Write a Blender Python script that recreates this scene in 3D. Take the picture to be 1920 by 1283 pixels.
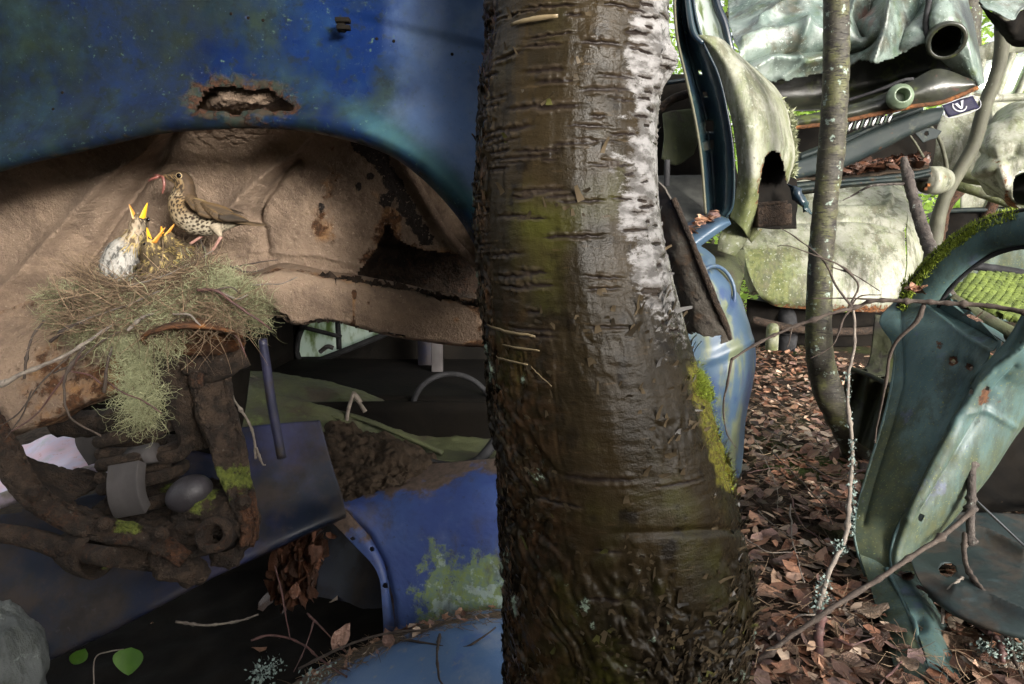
import bpy, math, random
import numpy as np
from mathutils import Vector, Matrix
random.seed(7); RNG = np.random.default_rng(11)
for _o in list(bpy.data.objects): bpy.data.objects.remove(_o)
SC = bpy.context.scene; COL = SC.collection
# ---------------------------------------------------------------- camera
CAM_Z, PITCH, LENS = 0.95, math.radians(9.0), 24.0
F_PX = 1920 * LENS / 36.0
cd = bpy.data.cameras.new('camera'); cam = bpy.data.objects.new('camera', cd); COL.objects.link(cam)
cd.lens = LENS; cd.sensor_width = 36; cd.clip_start = 0.01; cd.clip_end = 600
cam.location = (0, 0, CAM_Z); cam.rotation_euler = (math.radians(90) - PITCH, 0, 0); SC.camera = cam
# ---------------------------------------------------------------- sky, sun, exposure
SUN_AZ, SUN_EL = math.radians(148), math.radians(10)      # azimuth from +Y towards +X
wd = bpy.data.worlds.new('World'); SC.world = wd; wd.use_nodes = True
_n = wd.node_tree.nodes; _l = wd.node_tree.links; _bg = _n['Background']
_sky = _n.new('ShaderNodeTexSky'); _sky.sky_type = 'NISHITA'; _sky.sun_disc = False
_sky.sun_elevation = SUN_EL; _sky.sun_rotation = SUN_AZ; _sky.air_density = 1.0; _sky.dust_density = 6.0; _sky.ozone_density = 0.6
_hs = _n.new('ShaderNodeHueSaturation'); _hs.inputs['Saturation'].default_value = 0.22
_l.new(_sky.outputs['Color'], _hs.inputs['Color']); _l.new(_hs.outputs['Color'], _bg.inputs['Color'])
_bg.inputs['Strength'].default_value = 0.15
_sd = bpy.data.lights.new('sun', 'SUN'); _so = bpy.data.objects.new('sun', _sd); COL.objects.link(_so)
_sd.energy = 1.0; _sd.angle = math.radians(10); _sd.color = (1.0, 0.97, 0.90)
_sv = Vector((math.sin(SUN_AZ) * math.cos(SUN_EL), math.cos(SUN_AZ) * math.cos(SUN_EL), math.sin(SUN_EL)))
_so.rotation_euler = _sv.to_track_quat('Z', 'Y').to_euler(); _so.location = (3, 2, 6)
SC.view_settings.view_transform = 'Standard'; SC.view_settings.look = 'None'
SC.view_settings.gamma = 1.0; SC.view_settings.use_curve_mapping = False
SC.view_settings.exposure = 2.2
# ---------------------------------------------------------------- helpers
_cp, _sp = math.cos(PITCH), math.sin(PITCH)
def W(px, py, Y):
    """world point seen at photo pixel (px, py) and standing Y metres in front of the camera"""
    x = (px - 960) / F_PX; y = (641.5 - py) / F_PX
    dy = _cp + y * _sp; dz = -_sp + y * _cp; t = Y / dy
    return np.array((x * t, Y, CAM_Z + dz * t))
def WL(pts): return np.array([W(*p) for p in pts])
def proj(V):
    V = np.asarray(V); q = V - np.array((0, 0, CAM_Z))
    d = q[..., 1] * _cp - q[..., 2] * _sp; u = q[..., 1] * _sp + q[..., 2] * _cp
    return 960 + F_PX * q[..., 0] / d, 641.5 - F_PX * u / d
def lin(r, g, b):
    f = lambda c: (c / 255 / 12.92) if c / 255 <= 0.04045 else ((c / 255 + 0.055) / 1.055) ** 2.4
    return (f(r), f(g), f(b))
def _hash(ix, iy, iz, seed):
    h = (ix.astype(np.int64) * 374761393 + iy.astype(np.int64) * 668265263 + iz.astype(np.int64) * 2147483647 + seed * 144269) & 0x7fffffff
    h = ((h ^ (h >> 13)) * 1274126177) & 0x7fffffff
    return ((h ^ (h >> 16)) & 0xffff) / 65535.0
def vn(P, s=1.0, seed=0):
    """value noise in -1..1 at points P*s"""
    P = np.asarray(P, float) * s; i = np.floor(P); f = P - i; f = f * f * (3 - 2 * f); i = i.astype(np.int64)
    r = 0
    for a in (0, 1):
        for b in (0, 1):
            for c in (0, 1):
                w = (f[..., 0] if a else 1 - f[..., 0]) * (f[..., 1] if b else 1 - f[..., 1]) * (f[..., 2] if c else 1 - f[..., 2])
                r = r + w * _hash(i[..., 0] + a, i[..., 1] + b, i[..., 2] + c, seed)
    return r * 2 - 1
def fbm(P, s=1.0, o=4, seed=0, g=0.5):
    r = 0; a = 1.0; t = 0
    for k in range(o):
        r = r + a * vn(P, s * 2.03 ** k, seed + 17 * k); t += a; a *= g
    return r / t
def sst(x, a, b):
    t = np.clip((x - a) / (b - a), 0, 1); return t * t * (3 - 2 * t)
def cr(P, t):
    """Catmull-Rom through P along axis 0"""
    P = np.asarray(P, float); N = len(P); t = np.clip(t, 0, N - 1)
    i = np.clip(np.floor(t).astype(int), 0, N - 2); f = (t - i).reshape((-1,) + (1,) * (P.ndim - 1))
    E = np.concatenate([[2 * P[0] - P[1]], P, [2 * P[-1] - P[-2]]])
    p0, p1, p2, p3 = E[i], E[i + 1], E[i + 2], E[i + 3]
    return 0.5 * (2 * p1 + (p2 - p0) * f + (2 * p0 - 5 * p1 + 4 * p2 - p3) * f ** 2 + (3 * p1 - p0 - 3 * p2 + p3) * f ** 3)
def curve(P, n): return cr(P, np.linspace(0, len(P) - 1, n))
def curve_even(P, n):
    d = curve(P, max(200, n * 4)); s = np.concatenate([[0], np.cumsum(np.linalg.norm(np.diff(d, axis=0), axis=1))])
    t = np.linspace(0, s[-1], n); return np.stack([np.interp(t, s, d[:, k]) for k in range(d.shape[1])], 1)
def patch(C, nu, nv):
    """C: rows x cols x 3 control net -> nv x nu x 3 grid"""
    C = np.asarray(C, float)
    A = cr(C, np.linspace(0, C.shape[0] - 1, nv)); A = np.swapaxes(A, 0, 1)
    return np.swapaxes(cr(A, np.linspace(0, C.shape[1] - 1, nu)), 0, 1)
def pxpatch(rows, nu, nv): return patch([[W(*p) for p in r] for r in rows], nu, nv)
def gnorm(G):
    du = np.gradient(G, axis=1); dv = np.gradient(G, axis=0); n = np.cross(du, dv)
    n /= np.linalg.norm(n, axis=-1, keepdims=True) + 1e-12
    # face the camera side on average
    c = np.array((0, 0, CAM_Z)) - G.reshape(-1, 3).mean(0)
    if (n.reshape(-1, 3) @ c).mean() < 0: n = -n
    return n
def gfaces(nv, nu, wrap=False):
    i = np.arange(nv - 1)[:, None]; j = np.arange(nu if wrap else nu - 1)[None]; k = (j + 1) % nu
    return np.stack([i * nu + j, i * nu + k, (i + 1) * nu + k, (i + 1) * nu + j], -1).reshape(-1, 4)
def grid(G, keep=None, wrap=False):
    nv, nu = G.shape[:2]; F = gfaces(nv, nu, wrap)
    if keep is not None:
        k = keep.reshape(-1); F = F[k[F].all(1)]
    return G.reshape(-1, 3), F
def cat(items):
    Vs, Fs, o = [], [], 0
    for V, F in items:
        Vs.append(np.asarray(V, float)); Fs.append(np.asarray(F) + o); o += len(V)
    return np.concatenate(Vs), np.concatenate(Fs)
def frames(P):
    T = np.gradient(P, axis=0); T /= np.linalg.norm(T, axis=1, keepdims=True) + 1e-12
    a = np.array((0, 0, 1.0)) if abs(T[0][2]) < .9 else np.array((1.0, 0, 0))
    u = np.cross(T[0], a); u /= np.linalg.norm(u); U = [u]
    for k in range(1, len(P)):
        u = U[-1] - T[k] * (U[-1] @ T[k]); u /= np.linalg.norm(u) + 1e-12; U.append(u)
    U = np.array(U); return T, U, np.cross(T, U)
def tube(P, r, sides=8, n=None, rough=0, seed=0, cap=True, nz=60, knots=0):
    P = np.asarray(P, float); r = np.full(len(P), r, float) if np.isscalar(r) else np.asarray(r, float)
    if n:
        D = curve_even(np.c_[P, r], n) if len(P) > 2 else np.stack([np.interp(np.linspace(0, 1, n), (0, 1), np.c_[P, r][:, k]) for k in range(4)], 1)
        P, r = D[:, :3], D[:, 3]
    T, U, B = frames(P); a = np.linspace(0, 2 * np.pi, sides, endpoint=False)
    R = r[:, None] * np.ones(sides)
    d = np.cos(a)[None, :, None] * U[:, None] + np.sin(a)[None, :, None] * B[:, None]
    if rough: R = R * (1 + rough * fbm(P[:, None] + d * r[:, None, None], nz, 3, seed))
    if knots:
        kk = np.zeros(len(P)); rr = np.random.default_rng(seed)
        for c in rr.uniform(0, len(P), knots): kk += np.exp(-((np.arange(len(P)) - c) / 1.2) ** 2) * rr.uniform(.2, .6)
        R = R * (1 + kk[:, None])
    G = P[:, None] + d * R[..., None]
    if cap:
        G = np.concatenate([np.repeat(P[:1, None], sides, 1), G, np.repeat(P[-1:, None], sides, 1)])
    return grid(G, wrap=True)
def ring(c, ax, R, r, sides=10, n=40, a0=0, a1=2 * math.pi, ell=1.0, up=None):
    """torus (or arc) about axis ax"""
    ax = np.array(ax, float); ax /= np.linalg.norm(ax); u = np.cross(ax, up if up is not None else ((0, 0, 1) if abs(ax[2]) < .9 else (1, 0, 0))); u /= np.linalg.norm(u); v = np.cross(ax, u)
    t = np.linspace(a0, a1, n); P = np.array(c) + R * (np.cos(t)[:, None] * u + ell * np.sin(t)[:, None] * v)
    return tube(P, r, sides)
def lathe(c, ax, prof, n=32, up=None):
    """prof: list of (radius, height along ax)"""
    ax = np.array(ax, float); ax /= np.linalg.norm(ax); u = np.cross(ax, (0, 0, 1) if abs(ax[2]) < .9 else (1, 0, 0)); u /= np.linalg.norm(u); v = np.cross(ax, u)
    a = np.linspace(0, 2 * np.pi, n, endpoint=False); pr = np.array(prof, float)
    G = np.array(c) + pr[:, 1][:, None, None] * ax + pr[:, 0][:, None, None] * (np.cos(a)[None, :, None] * u + np.sin(a)[None, :, None] * v)
    return grid(G, wrap=True)
def box(c, sx, sy, sz, R=None):
    V = np.array([(x, y, z) for x in (-.5, .5) for y in (-.5, .5) for z in (-.5, .5)]) * (sx, sy, sz)
    if R is not None: V = V @ np.asarray(R).T
    return V + np.array(c), np.array([(0, 1, 3, 2), (4, 6, 7, 5), (0, 4, 5, 1), (2, 3, 7, 6), (0, 2, 6, 4), (1, 5, 7, 3)])
def inpoly(px, py, poly):
    r = np.zeros(np.shape(px), bool); n = len(poly)
    for i in range(n):
        x0, y0 = poly[i]; x1, y1 = poly[(i + 1) % n]
        c = ((y0 > py) != (y1 > py)) & (px < (x1 - x0) * (py - y0) / (y1 - y0 + 1e-9) + x0); r ^= c
    return r
def dpoly(px, py, poly, closed=False):
    d = np.full(np.shape(px), 1e9); n = len(poly)
    for i in range(n if closed else n - 1):
        x0, y0 = poly[i]; x1, y1 = poly[(i + 1) % n]; dx, dy = x1 - x0, y1 - y0
        t = np.clip(((px - x0) * dx + (py - y0) * dy) / (dx * dx + dy * dy + 1e-9), 0, 1)
        d = np.minimum(d, np.hypot(px - x0 - t * dx, py - y0 - t * dy))
    return d
def spots(name, G, N, pts, mat, parent, r=.003, rim=True):
    """small dark rivet holes set flush on a surface"""
    px, py = proj(G); it = []
    for (x, y) in pts:
        k = np.unravel_index(np.argmin(np.hypot(px - x, py - y)), px.shape); it.append(lathe(G[k] + N[k] * .0006, N[k], [(.0001, .0), (r * .85, .0002), (r, -.0008)], 14))
    for q in it: part(name, q, mat, parent)
OFF = {}
def mesh(name, V, F, attrs=None, smooth=True):
    V = np.asarray(V, float); F = np.asarray(F); used = np.zeros(len(V), bool); used[F] = True
    if not used.all():
        m = np.cumsum(used) - 1; F = m[F]; V = V[used]
        attrs = {k: np.asarray(a)[used] for k, a in (attrs or {}).items()}
    me = bpy.data.meshes.new(name); nf, k = F.shape
    me.vertices.add(len(V)); me.vertices.foreach_set('co', V.astype(np.float32).ravel())
    me.loops.add(nf * k); me.loops.foreach_set('vertex_index', F.astype(np.int32).ravel())
    me.polygons.add(nf); me.polygons.foreach_set('loop_start', np.arange(0, nf * k, k, dtype=np.int32))
    try: me.polygons.foreach_set('loop_total', np.full(nf, k, dtype=np.int32))
    except Exception: pass
    me.update(calc_edges=True)
    if smooth: me.polygons.foreach_set('use_smooth', np.ones(nf, bool))
    for kk, a in (attrs or {}).items():
        a = np.asarray(a, np.float32)
        if a.ndim == 2:
            at = me.attributes.new(kk, 'FLOAT_COLOR', 'POINT'); at.data.foreach_set('color', np.c_[a, np.ones(len(a), np.float32)].astype(np.float32).ravel())
        else:
            at = me.attributes.new(kk, 'FLOAT', 'POINT'); at.data.foreach_set('value', a.ravel())
    me.validate(); return me
def thing(name, label, cat_, loc, group=None):
    o = bpy.data.objects.new(name, None); COL.objects.link(o); o.empty_display_size = .05
    o.location = [float(x) for x in loc]; OFF[o.name] = np.array(loc, float)
    o['label'] = label; o['category'] = cat_
    if group: o['group'] = group
    return o
def part(name, VF, mat, parent=None, attrs=None, thick=0, smooth=True, off=-1, bevel=0, label=None):
    V, F = VF; o0 = OFF[parent.name] if parent is not None else np.zeros(3)
    me = mesh(name, np.asarray(V) - o0, F, attrs, smooth); o = bpy.data.objects.new(name, me); COL.objects.link(o)
    me.materials.append(mat)
    if parent is not None: o.parent = parent
    OFF[o.name] = o0
    if thick:
        md = o.modifiers.new('s', 'SOLIDIFY'); md.thickness = thick; md.offset = off
    if bevel:
        md = o.modifiers.new('b', 'BEVEL'); md.width = bevel; md.segments = 2
    if label: o['label'] = label
    return o
def single(name, VF, mat, label, cat_, base=None, group=None, **k):
    """a thing that is one mesh, its origin at its base"""
    V, F = VF; V = np.asarray(V)
    if base is None:
        base = V.mean(0).copy(); base[2] = V[:, 2].min()
    o = part(name, (V - base, F), mat, **k); o.location = [float(x) for x in base]; OFF[o.name] = np.array(base)
    o['label'] = label; o['category'] = cat_
    if group: o['group'] = group
    return o
def kind(o, k): o['kind'] = k; return o
# ---------------------------------------------------------------- materials
class MT:
    def __init__(s, name, rough=.7, metal=0.0, spec=.5):
        s.m = bpy.data.materials.new(name); s.m.use_nodes = True; s.t = s.m.node_tree; s.b = s.t.nodes['Principled BSDF']
        s.b.inputs['Roughness'].default_value = rough; s.b.inputs['Metallic'].default_value = metal
        s.b.inputs['Specular IOR Level'].default_value = spec
        s.co = s.t.nodes.new('ShaderNodeTexCoord').outputs['Object']; s.h = None
    def n(s, t): return s.t.nodes.new(t)
    def set(s, sock, v):
        if isinstance(v, bpy.types.NodeSocket): s.t.links.new(v, sock)
        else:
            if sock.type == 'RGBA' and len(v) == 3: v = (*v, 1)
            sock.default_value = v
    def noise(s, scale, detail=4, rough=.55, st=None, dist=0, off=0):
        n = s.n('ShaderNodeTexNoise'); c = s.co
        if st or off:
            mp = s.n('ShaderNodeMapping'); s.t.links.new(c, mp.inputs[0]); c = mp.outputs[0]
            if st: mp.inputs['Scale'].default_value = st
            mp.inputs['Location'].default_value = (off, off * .7, off * 1.3)
        s.t.links.new(c, n.inputs['Vector']); n.inputs['Scale'].default_value = scale; n.inputs['Detail'].default_value = detail
        n.inputs['Roughness'].default_value = rough; n.inputs['Distortion'].default_value = dist
        return n.outputs['Fac']
    def voro(s, scale, feature='F1', st=None):
        n = s.n('ShaderNodeTexVoronoi'); n.feature = feature; c = s.co
        if st:
            mp = s.n('ShaderNodeMapping'); s.t.links.new(c, mp.inputs[0]); mp.inputs['Scale'].default_value = st; c = mp.outputs[0]
        s.t.links.new(c, n.inputs['Vector']); n.inputs['Scale'].default_value = scale; return n.outputs['Distance']
    def ramp(s, x, lo, hi, a=0.0, b=1.0):
        n = s.n('ShaderNodeMapRange'); n.interpolation_type = 'SMOOTHSTEP'
        s.set(n.inputs[0], x); n.inputs[1].default_value = lo; n.inputs[2].default_value = hi; n.inputs[3].default_value = a; n.inputs[4].default_value = b
        return n.outputs[0]
    def math(s, op, a, b=0.0):
        n = s.n('ShaderNodeMath'); n.operation = op; s.set(n.inputs[0], a); s.set(n.inputs[1], b); return n.outputs[0]
    def mix(s, f, a, b):
        n = s.n('ShaderNodeMix'); n.data_type = 'RGBA'; s.set(n.inputs[0], f); s.set(n.inputs[6], a); s.set(n.inputs[7], b); return n.outputs[2]
    def mixf(s, f, a, b):
        n = s.n('ShaderNodeMix'); n.data_type = 'FLOAT'; s.set(n.inputs[0], f); s.set(n.inputs[2], a); s.set(n.inputs[3], b); return n.outputs[0]
    def attr(s, name, col=False):
        n = s.n('ShaderNodeAttribute'); n.attribute_name = name; return n.outputs['Color' if col else 'Fac']
    def rnd(s): return s.n('ShaderNodeObjectInfo').outputs['Random']
    def addh(s, h, k):
        v = s.math('MULTIPLY', h, k); s.h = v if s.h is None else s.math('ADD', s.h, v)
    def done(s, col=None, rough=None, bump=1.0, dist=.002):
        if col is not None: s.set(s.b.inputs['Base Color'], col)
        if rough is not None: s.set(s.b.inputs['Roughness'], rough)
        if s.h is not None:
            n = s.n('ShaderNodeBump'); n.inputs['Strength'].default_value = bump; n.inputs['Distance'].default_value = dist
            s.t.links.new(s.h, n.inputs['Height']); s.t.links.new(n.outputs[0], s.b.inputs['Normal'])
        return s.m
def layered(name, c1, c2, bs, layers=(), rough=.7, metal=0.0, bump=(), dist=.002, spec=.5, lohi=(.35, .65)):
    """paint / rust / stone: two base tones, then patchy coats.  layer: c, c2, s, lo, hi, a (mask attribute), ak, st, r, h, d"""
    m = MT(name, rough, metal, spec); col = m.mix(m.ramp(m.noise(bs, 5, .6), *lohi), c1, c2); rg = rough
    for i, L in enumerate(layers):
        f = m.noise(L['s'], L.get('d', 6), L.get('nr', .62), L.get('st'), L.get('di', 0), off=3.1 * i + 1)
        if 'a' in L: f = m.math('ADD', f, m.math('MULTIPLY', m.attr(L['a']), L.get('ak', 1.0)))
        f = m.ramp(f, L['lo'], L['hi'])
        if 'amt' in L: f = m.math('MULTIPLY', f, L['amt'])
        c = L['c']
        if 'c2' in L: c = m.mix(m.ramp(m.noise(L['s'] * 2.7, 4, .6, off=7 + i), .35, .65), L['c'], L['c2'])
        col = m.mix(f, col, c)
        if 'r' in L: rg = m.mixf(f, rg, L['r'])
        if 'h' in L: m.addh(f, L['h'])
    for (s, k) in bump: m.addh(m.noise(s, 4, .6), k)
    return m.done(col, rg, 1.0, dist)
RUST_D, RUST_M, RUST_O = (.035, .016, .009), (.11, .045, .018), (.26, .105, .03)
MOSS = (.16, .20, .03); LICH = (.34, .40, .24); GRIME = (.012, .016, .010)
m_blue = layered('blue_fender_paint', (.0022, .0065, .034), (.0045, .015, .066), 3.5, [
    dict(c=(.006, .015, .018), c2=(.016, .026, .012), s=5, lo=.46, hi=.66, d=8, amt=.85, r=.55),
    dict(c=(.006, .010, .012), s=60, lo=.52, hi=.64, d=8, amt=.7, r=.55),
    dict(c=(.11, .18, .35), c2=(.14, .20, .34), s=7, lo=.6, hi=1.3, a='right_sheen', ak=.6, d=8, amt=.85, r=.28),  # pale sheen on the fender's right side, painted into the colour
    dict(c=(.004, .007, .008), c2=(.008, .012, .005), s=9, lo=.55, hi=1.1, a='grime', ak=.45, d=10, nr=.7, amt=.9, r=.75),
    dict(c=(.06, .10, .07), s=90, lo=.60, hi=.70, d=8, nr=.75, amt=.8, r=.8),
    dict(c=(.06, .075, .12), s=260, lo=.70, hi=.76, d=2, amt=.6, r=.6), dict(c=(.035, .045, .05), s=45, lo=.58, hi=.74, d=12, nr=.8, amt=.5),
    dict(c=(.12, .14, .34), s=50, lo=.80, hi=1.15, a='halo', ak=.5, d=8, nr=.7, amt=.2),
    dict(c=(.05, .13, .14), s=9, lo=.45, hi=1.25, a='teal', ak=.6, amt=.55),  # sheen of the arch rim, painted as a teal band
    dict(c=(.014, .020, .016), c2=(.03, .022, .015), s=30, lo=.78, hi=.95, a='rust', ak=.5, r=.85, h=.6),
    dict(c=(.020, .011, .008), c2=(.045, .021, .012), s=60, lo=.93, hi=1.05, a='rust', ak=.55, r=.9, h=.8)],
    rough=.26, bump=((9, .5), (120, .18), (400, .12)), dist=.0014, spec=.12)
m_glassclear = None
m_tan = layered('dusty_tan_undercoat', (.245, .175, .124), (.185, .132, .095), 6, [
    dict(c=(.30, .222, .162), s=3, lo=.5, hi=.75, amt=.7),
    dict(c=(.11, .078, .058), s=9, lo=.47, hi=.62, d=14, nr=.72, amt=.6),
    dict(c=(.29, .15, .06), c2=(.22, .12, .06), s=16, lo=.82, hi=1.05, a='rust', ak=.5, amt=.8, r=.9),
    dict(c=(.05, .026, .015), c2=(.11, .05, .022), s=42, lo=.92, hi=1.05, a='rust', ak=.55, h=-.6, r=.9),
    dict(c=(.022, .017, .015), s=55, lo=.88, hi=.98, a='dark', ak=.62, r=.8, h=-.5),
    dict(c=(.13, .085, .06), s=110, lo=.62, hi=.72, d=3, amt=.6), dict(c=(.40, .31, .23), s=160, lo=.62, hi=.70, d=3, amt=.5)],
    rough=.92, bump=((170, 1.0), (420, .5), (45, .6)), dist=.0045, spec=.25)
m_rust = layered('orange_brown_rust', RUST_M, (.055, .028, .015), 18, [
    dict(c=RUST_O, c2=(.20, .075, .02), s=26, lo=.52, hi=.66, d=8, amt=.8, h=.4),
    dict(c=RUST_D, s=50, lo=.55, hi=.66, d=8, amt=.9, h=-.5)], rough=.93, bump=((120, .6), (400, .4)), dist=.003, spec=.25)
m_drust = layered('dark_greasy_rust', (.020, .0145, .011), (.055, .036, .024), 45, [
    dict(c=(.018, .012, .009), s=30, lo=.5, hi=.68, d=8, amt=.9, h=-.4),
    dict(c=(.11, .046, .020), c2=(.065, .032, .020), s=60, lo=.72, hi=.90, a='rust', ak=.42, d=10, nr=.75, amt=.8, h=.5), dict(c=(.16, .14, .12), s=90, lo=.64, hi=.72, d=6, amt=.55),
    dict(c=(.14, .16, .03), c2=(.08, .10, .02), s=45, lo=.86, hi=1.0, a='moss', ak=.5, r=.95, h=.5)],
    rough=.9, bump=((55, .8), (130, 1.0), (330, .8)), dist=.009, spec=.3)
m_dblue = layered('dark_blue_sheet', (.006, .010, .020), (.010, .013, .032), 4, [
    dict(c=(.040, .031, .026), c2=(.022, .018, .016), s=6, lo=.40, hi=.60, d=12, nr=.7, amt=.9, r=.85), dict(c=(.05, .045, .05), s=40, lo=.62, hi=.70, d=8, nr=.7, amt=.5),
    dict(c=(.03, .035, .10), s=5, lo=.85, hi=1.1, a='rust', ak=.4, amt=.7),
    dict(c=(.010, .010, .010), s=90, lo=.66, hi=.72, amt=.7)], rough=.38, bump=((14, .5), (150, .15)), dist=.0015, spec=.3)
m_cobalt = layered('cobalt_lichen_paint', (.024, .045, .16), (.034, .066, .19), 8, [
    dict(c=(.12, .14, .24), s=12, lo=.52, hi=.75, amt=.55),
    dict(c=(.10, .15, .12), c2=(.14, .19, .06), s=26, lo=.78, hi=.92, a='moss', ak=.50, d=12, nr=.75, r=.85, h=.5),
    dict(c=(.25, .32, .32), s=26, lo=.92, hi=1.0, a='moss', ak=.45, d=9, amt=.7, r=.85),
    dict(c=(.03, .034, .06), c2=(.045, .035, .03), s=9, lo=.48, hi=.62, st=(1, 1, .4), d=14, nr=.72, amt=.6, r=.8), dict(c=(.02, .028, .08), s=60, lo=.62, hi=.68, d=6, amt=.75),
    dict(c=(.09, .06, .045), c2=(.05, .035, .025), s=24, lo=.80, hi=1.0, a='dirt', ak=.6, d=8, r=.95, h=.4)],
    rough=.5, bump=((60, .3), (260, .2)), dist=.002)
m_skyblue = layered('chalky_blue_hood_paint', (.08, .15, .29), (.11, .18, .30), 6, [
    dict(c=(.27, .30, .34), s=9, lo=.52, hi=.75, amt=.6, r=.5),
    dict(c=(.30, .26, .20), s=40, lo=.6, hi=.72, d=8, amt=.5),
    dict(c=(.05, .10, .30), s=11, lo=.58, hi=.7, amt=.5),
    dict(c=(.07, .05, .035), c2=(.11, .08, .05), s=36, lo=.82, hi=1.0, a='dirt', ak=.6, d=8, r=.95, h=.4)],
    rough=.42, bump=((70, .25), (300, .15)), dist=.002)
m_olive = layered('olive_algae_metal', (.045, .050, .026), (.062, .070, .028), 9, [
    dict(c=(.045, .033, .022), c2=(.030, .022, .015), s=8, lo=.48, hi=.66, d=8, amt=.9, h=.3),
    dict(c=(.10, .13, .035), s=14, lo=.58, hi=.72, d=8, amt=.8)], rough=.8, bump=((60, .6), (240, .4)), dist=.003)
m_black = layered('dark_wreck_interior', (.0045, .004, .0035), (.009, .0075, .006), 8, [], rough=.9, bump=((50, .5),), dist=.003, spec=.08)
m_liner = layered('dark_mossy_liner', (.022, .024, .012), (.036, .040, .016), 10, [dict(c=(.07, .09, .02), s=12, lo=.56, hi=.7, d=8, amt=.7), dict(c=(.015, .012, .009), s=20, lo=.5, hi=.65)], rough=.7, bump=((60, .6),), dist=.004)
m_soil = layered('dark_crumbly_soil', (.022, .016, .011), (.045, .032, .022), 30, [
    dict(c=(.085, .06, .04), s=120, lo=.6, hi=.7, amt=.8, h=.4)], rough=1, bump=((80, .8), (300, .6)), dist=.006, spec=.15)
m_greyrub = layered('dusty_grey_rubber', (.042, .038, .038), (.060, .054, .054), 20, [
    dict(c=(.05, .045, .042), s=26, lo=.58, hi=.68, d=8, amt=.8)], rough=.85, bump=((200, .3),), dist=.001)
m_stone = layered('grey_lilac_rubber', (.020, .018, .021), (.038, .034, .040), 14, [
    dict(c=(.08, .07, .08), s=60, lo=.62, hi=.72, amt=.6)], rough=.5, bump=((150, .4), (40, .5)), dist=.003)
_m = MT('algae_clouded_glass', .35); _c = _m.mix(_m.ramp(_m.noise(22, 8, .6, st=(1, 1, .35)), .48, .66), (.70, .76, .72), (.22, .28, .12)); _m.set(_m.b.inputs['Base Color'], _c)
_t = _m.n('ShaderNodeBsdfTranslucent'); _m.set(_t.inputs[0], _c); _s = _m.n('ShaderNodeMixShader'); _s.inputs[0].default_value = .7
_m.t.links.new(_m.b.outputs[0], _s.inputs[1]); _m.t.links.new(_t.outputs[0], _s.inputs[2]); _m.t.links.new(_s.outputs[0], _m.t.nodes['Material Output'].inputs[0]); m_glassmoss = _m.m
m_pinkpaint = layered('faded_pink_lilac_paint', (.62, .42, .50), (.55, .50, .66), 9, [
    dict(c=(.30, .34, .30), s=12, lo=.5, hi=.7, amt=.7), dict(c=(.45, .17, .14), s=30, lo=.6, hi=.7, amt=.6)], rough=.5)
m_rubber = layered('black_rubber', (.014, .014, .015), (.028, .028, .030), 20, [dict(c=(.05, .05, .045), s=40, lo=.6, hi=.75, amt=.4)], rough=.75, spec=.15)
m_twig = layered('brown_twig_bark', (.030, .020, .015), (.058, .042, .032), 40, [
    dict(c=(.13, .115, .095), s=90, lo=.58, hi=.7, amt=.6), dict(c=(.02, .015, .012), s=60, lo=.6, hi=.7, amt=.8)], rough=.85, bump=((300, .5),), dist=.001)
m_twigr = layered('reddish_twig_bark', (.085, .035, .03), (.06, .03, .026), 40, [dict(c=(.15, .12, .10), s=90, lo=.6, hi=.7, amt=.6)], rough=.7)
m_twigg = layered('pale_grey_twig', (.20, .17, .14), (.12, .10, .085), 50, [dict(c=(.05, .04, .03), s=80, lo=.6, hi=.7, amt=.8)], rough=.9)
m_lichen = MT('pale_beard_lichen', .9)
m_lichen = m_lichen.done(m_lichen.mix(m_lichen.attr('r'), (.085, .075, .032), (.38, .39, .225)))
m_flich = layered('blue_green_leaf_lichen', (.13, .175, .155), (.20, .25, .23), 60, [], rough=.9)
m_grass = MT('dry_nest_grass', .85)
m_grass = m_grass.done(m_grass.mix(m_grass.attr('r'), (.06, .038, .022), (.26, .18, .11)))
m_col = MT('plumage', .75, spec=.3); m_col = m_col.done(m_col.attr('Col', True))
m_horn = MT('bill_gape', .4); m_horn = m_horn.done(m_horn.attr('Col', True))
m_eye = MT('black_eye', .08); m_eye = m_eye.done((.004, .003, .003))
m_leg = layered('pink_bird_leg', (.36, .20, .16), (.28, .15, .12), 300, [], rough=.5)
m_worm = layered('brown_red_worm', (.13, .045, .035), (.20, .075, .06), 160, [], rough=.35, bump=((900, .5),), dist=.0005)
m_green = MT('green_leaf', .45); _g = m_green.mix(m_green.ramp(m_green.noise(14), .4, .6), (.035, .09, .008), (.06, .13, .018)); m_green = m_green.done(_g)
# ================================================================ ground
def warp(n, inner, outer, c):
    t = np.linspace(-1, 1, n); return c + np.sign(t) * (inner * np.abs(t) + outer * np.abs(t) ** 6)
def gz(x, y):
    P = np.stack([x, y, np.zeros_like(x)], -1)
    z = .05 * fbm(P, .9, 3, 4) + .014 * fbm(P, 7, 3, 5)
    z = z - .03 * sst(x, .55, 1.1) * sst(2.3 - y, 0, .6) + .10 * sst(x, 1.6, 3.5) - .10 * sst(-x, -.2, .6) * sst(y, .2, .8) * sst(3.4 - y, 0, .8)
    return z * sst(60 - np.hypot(x, y), 0, 30)
gx, gy = warp(200, 4.0, 150, .6), warp(200, 4.0, 150, 2.6)
X, Y = np.meshgrid(gx, gy); G = np.stack([X, Y, gz(X, Y)], -1)
_m = MT('forest_floor', 1.0, spec=.2); _d = _m.noise(40, 6); _c = _m.mix(_m.ramp(_d, .35, .65), (.018, .012, .008), (.050, .032, .021))
_c = _m.mix(_m.ramp(_m.noise(1.2, 5), .55, .7), _c, (.05, .075, .015)); _m.addh(_d, 1); _m.addh(_m.noise(160, 4), .5)
m_floor = _m.done(_c, None, 1, .012)
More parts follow.
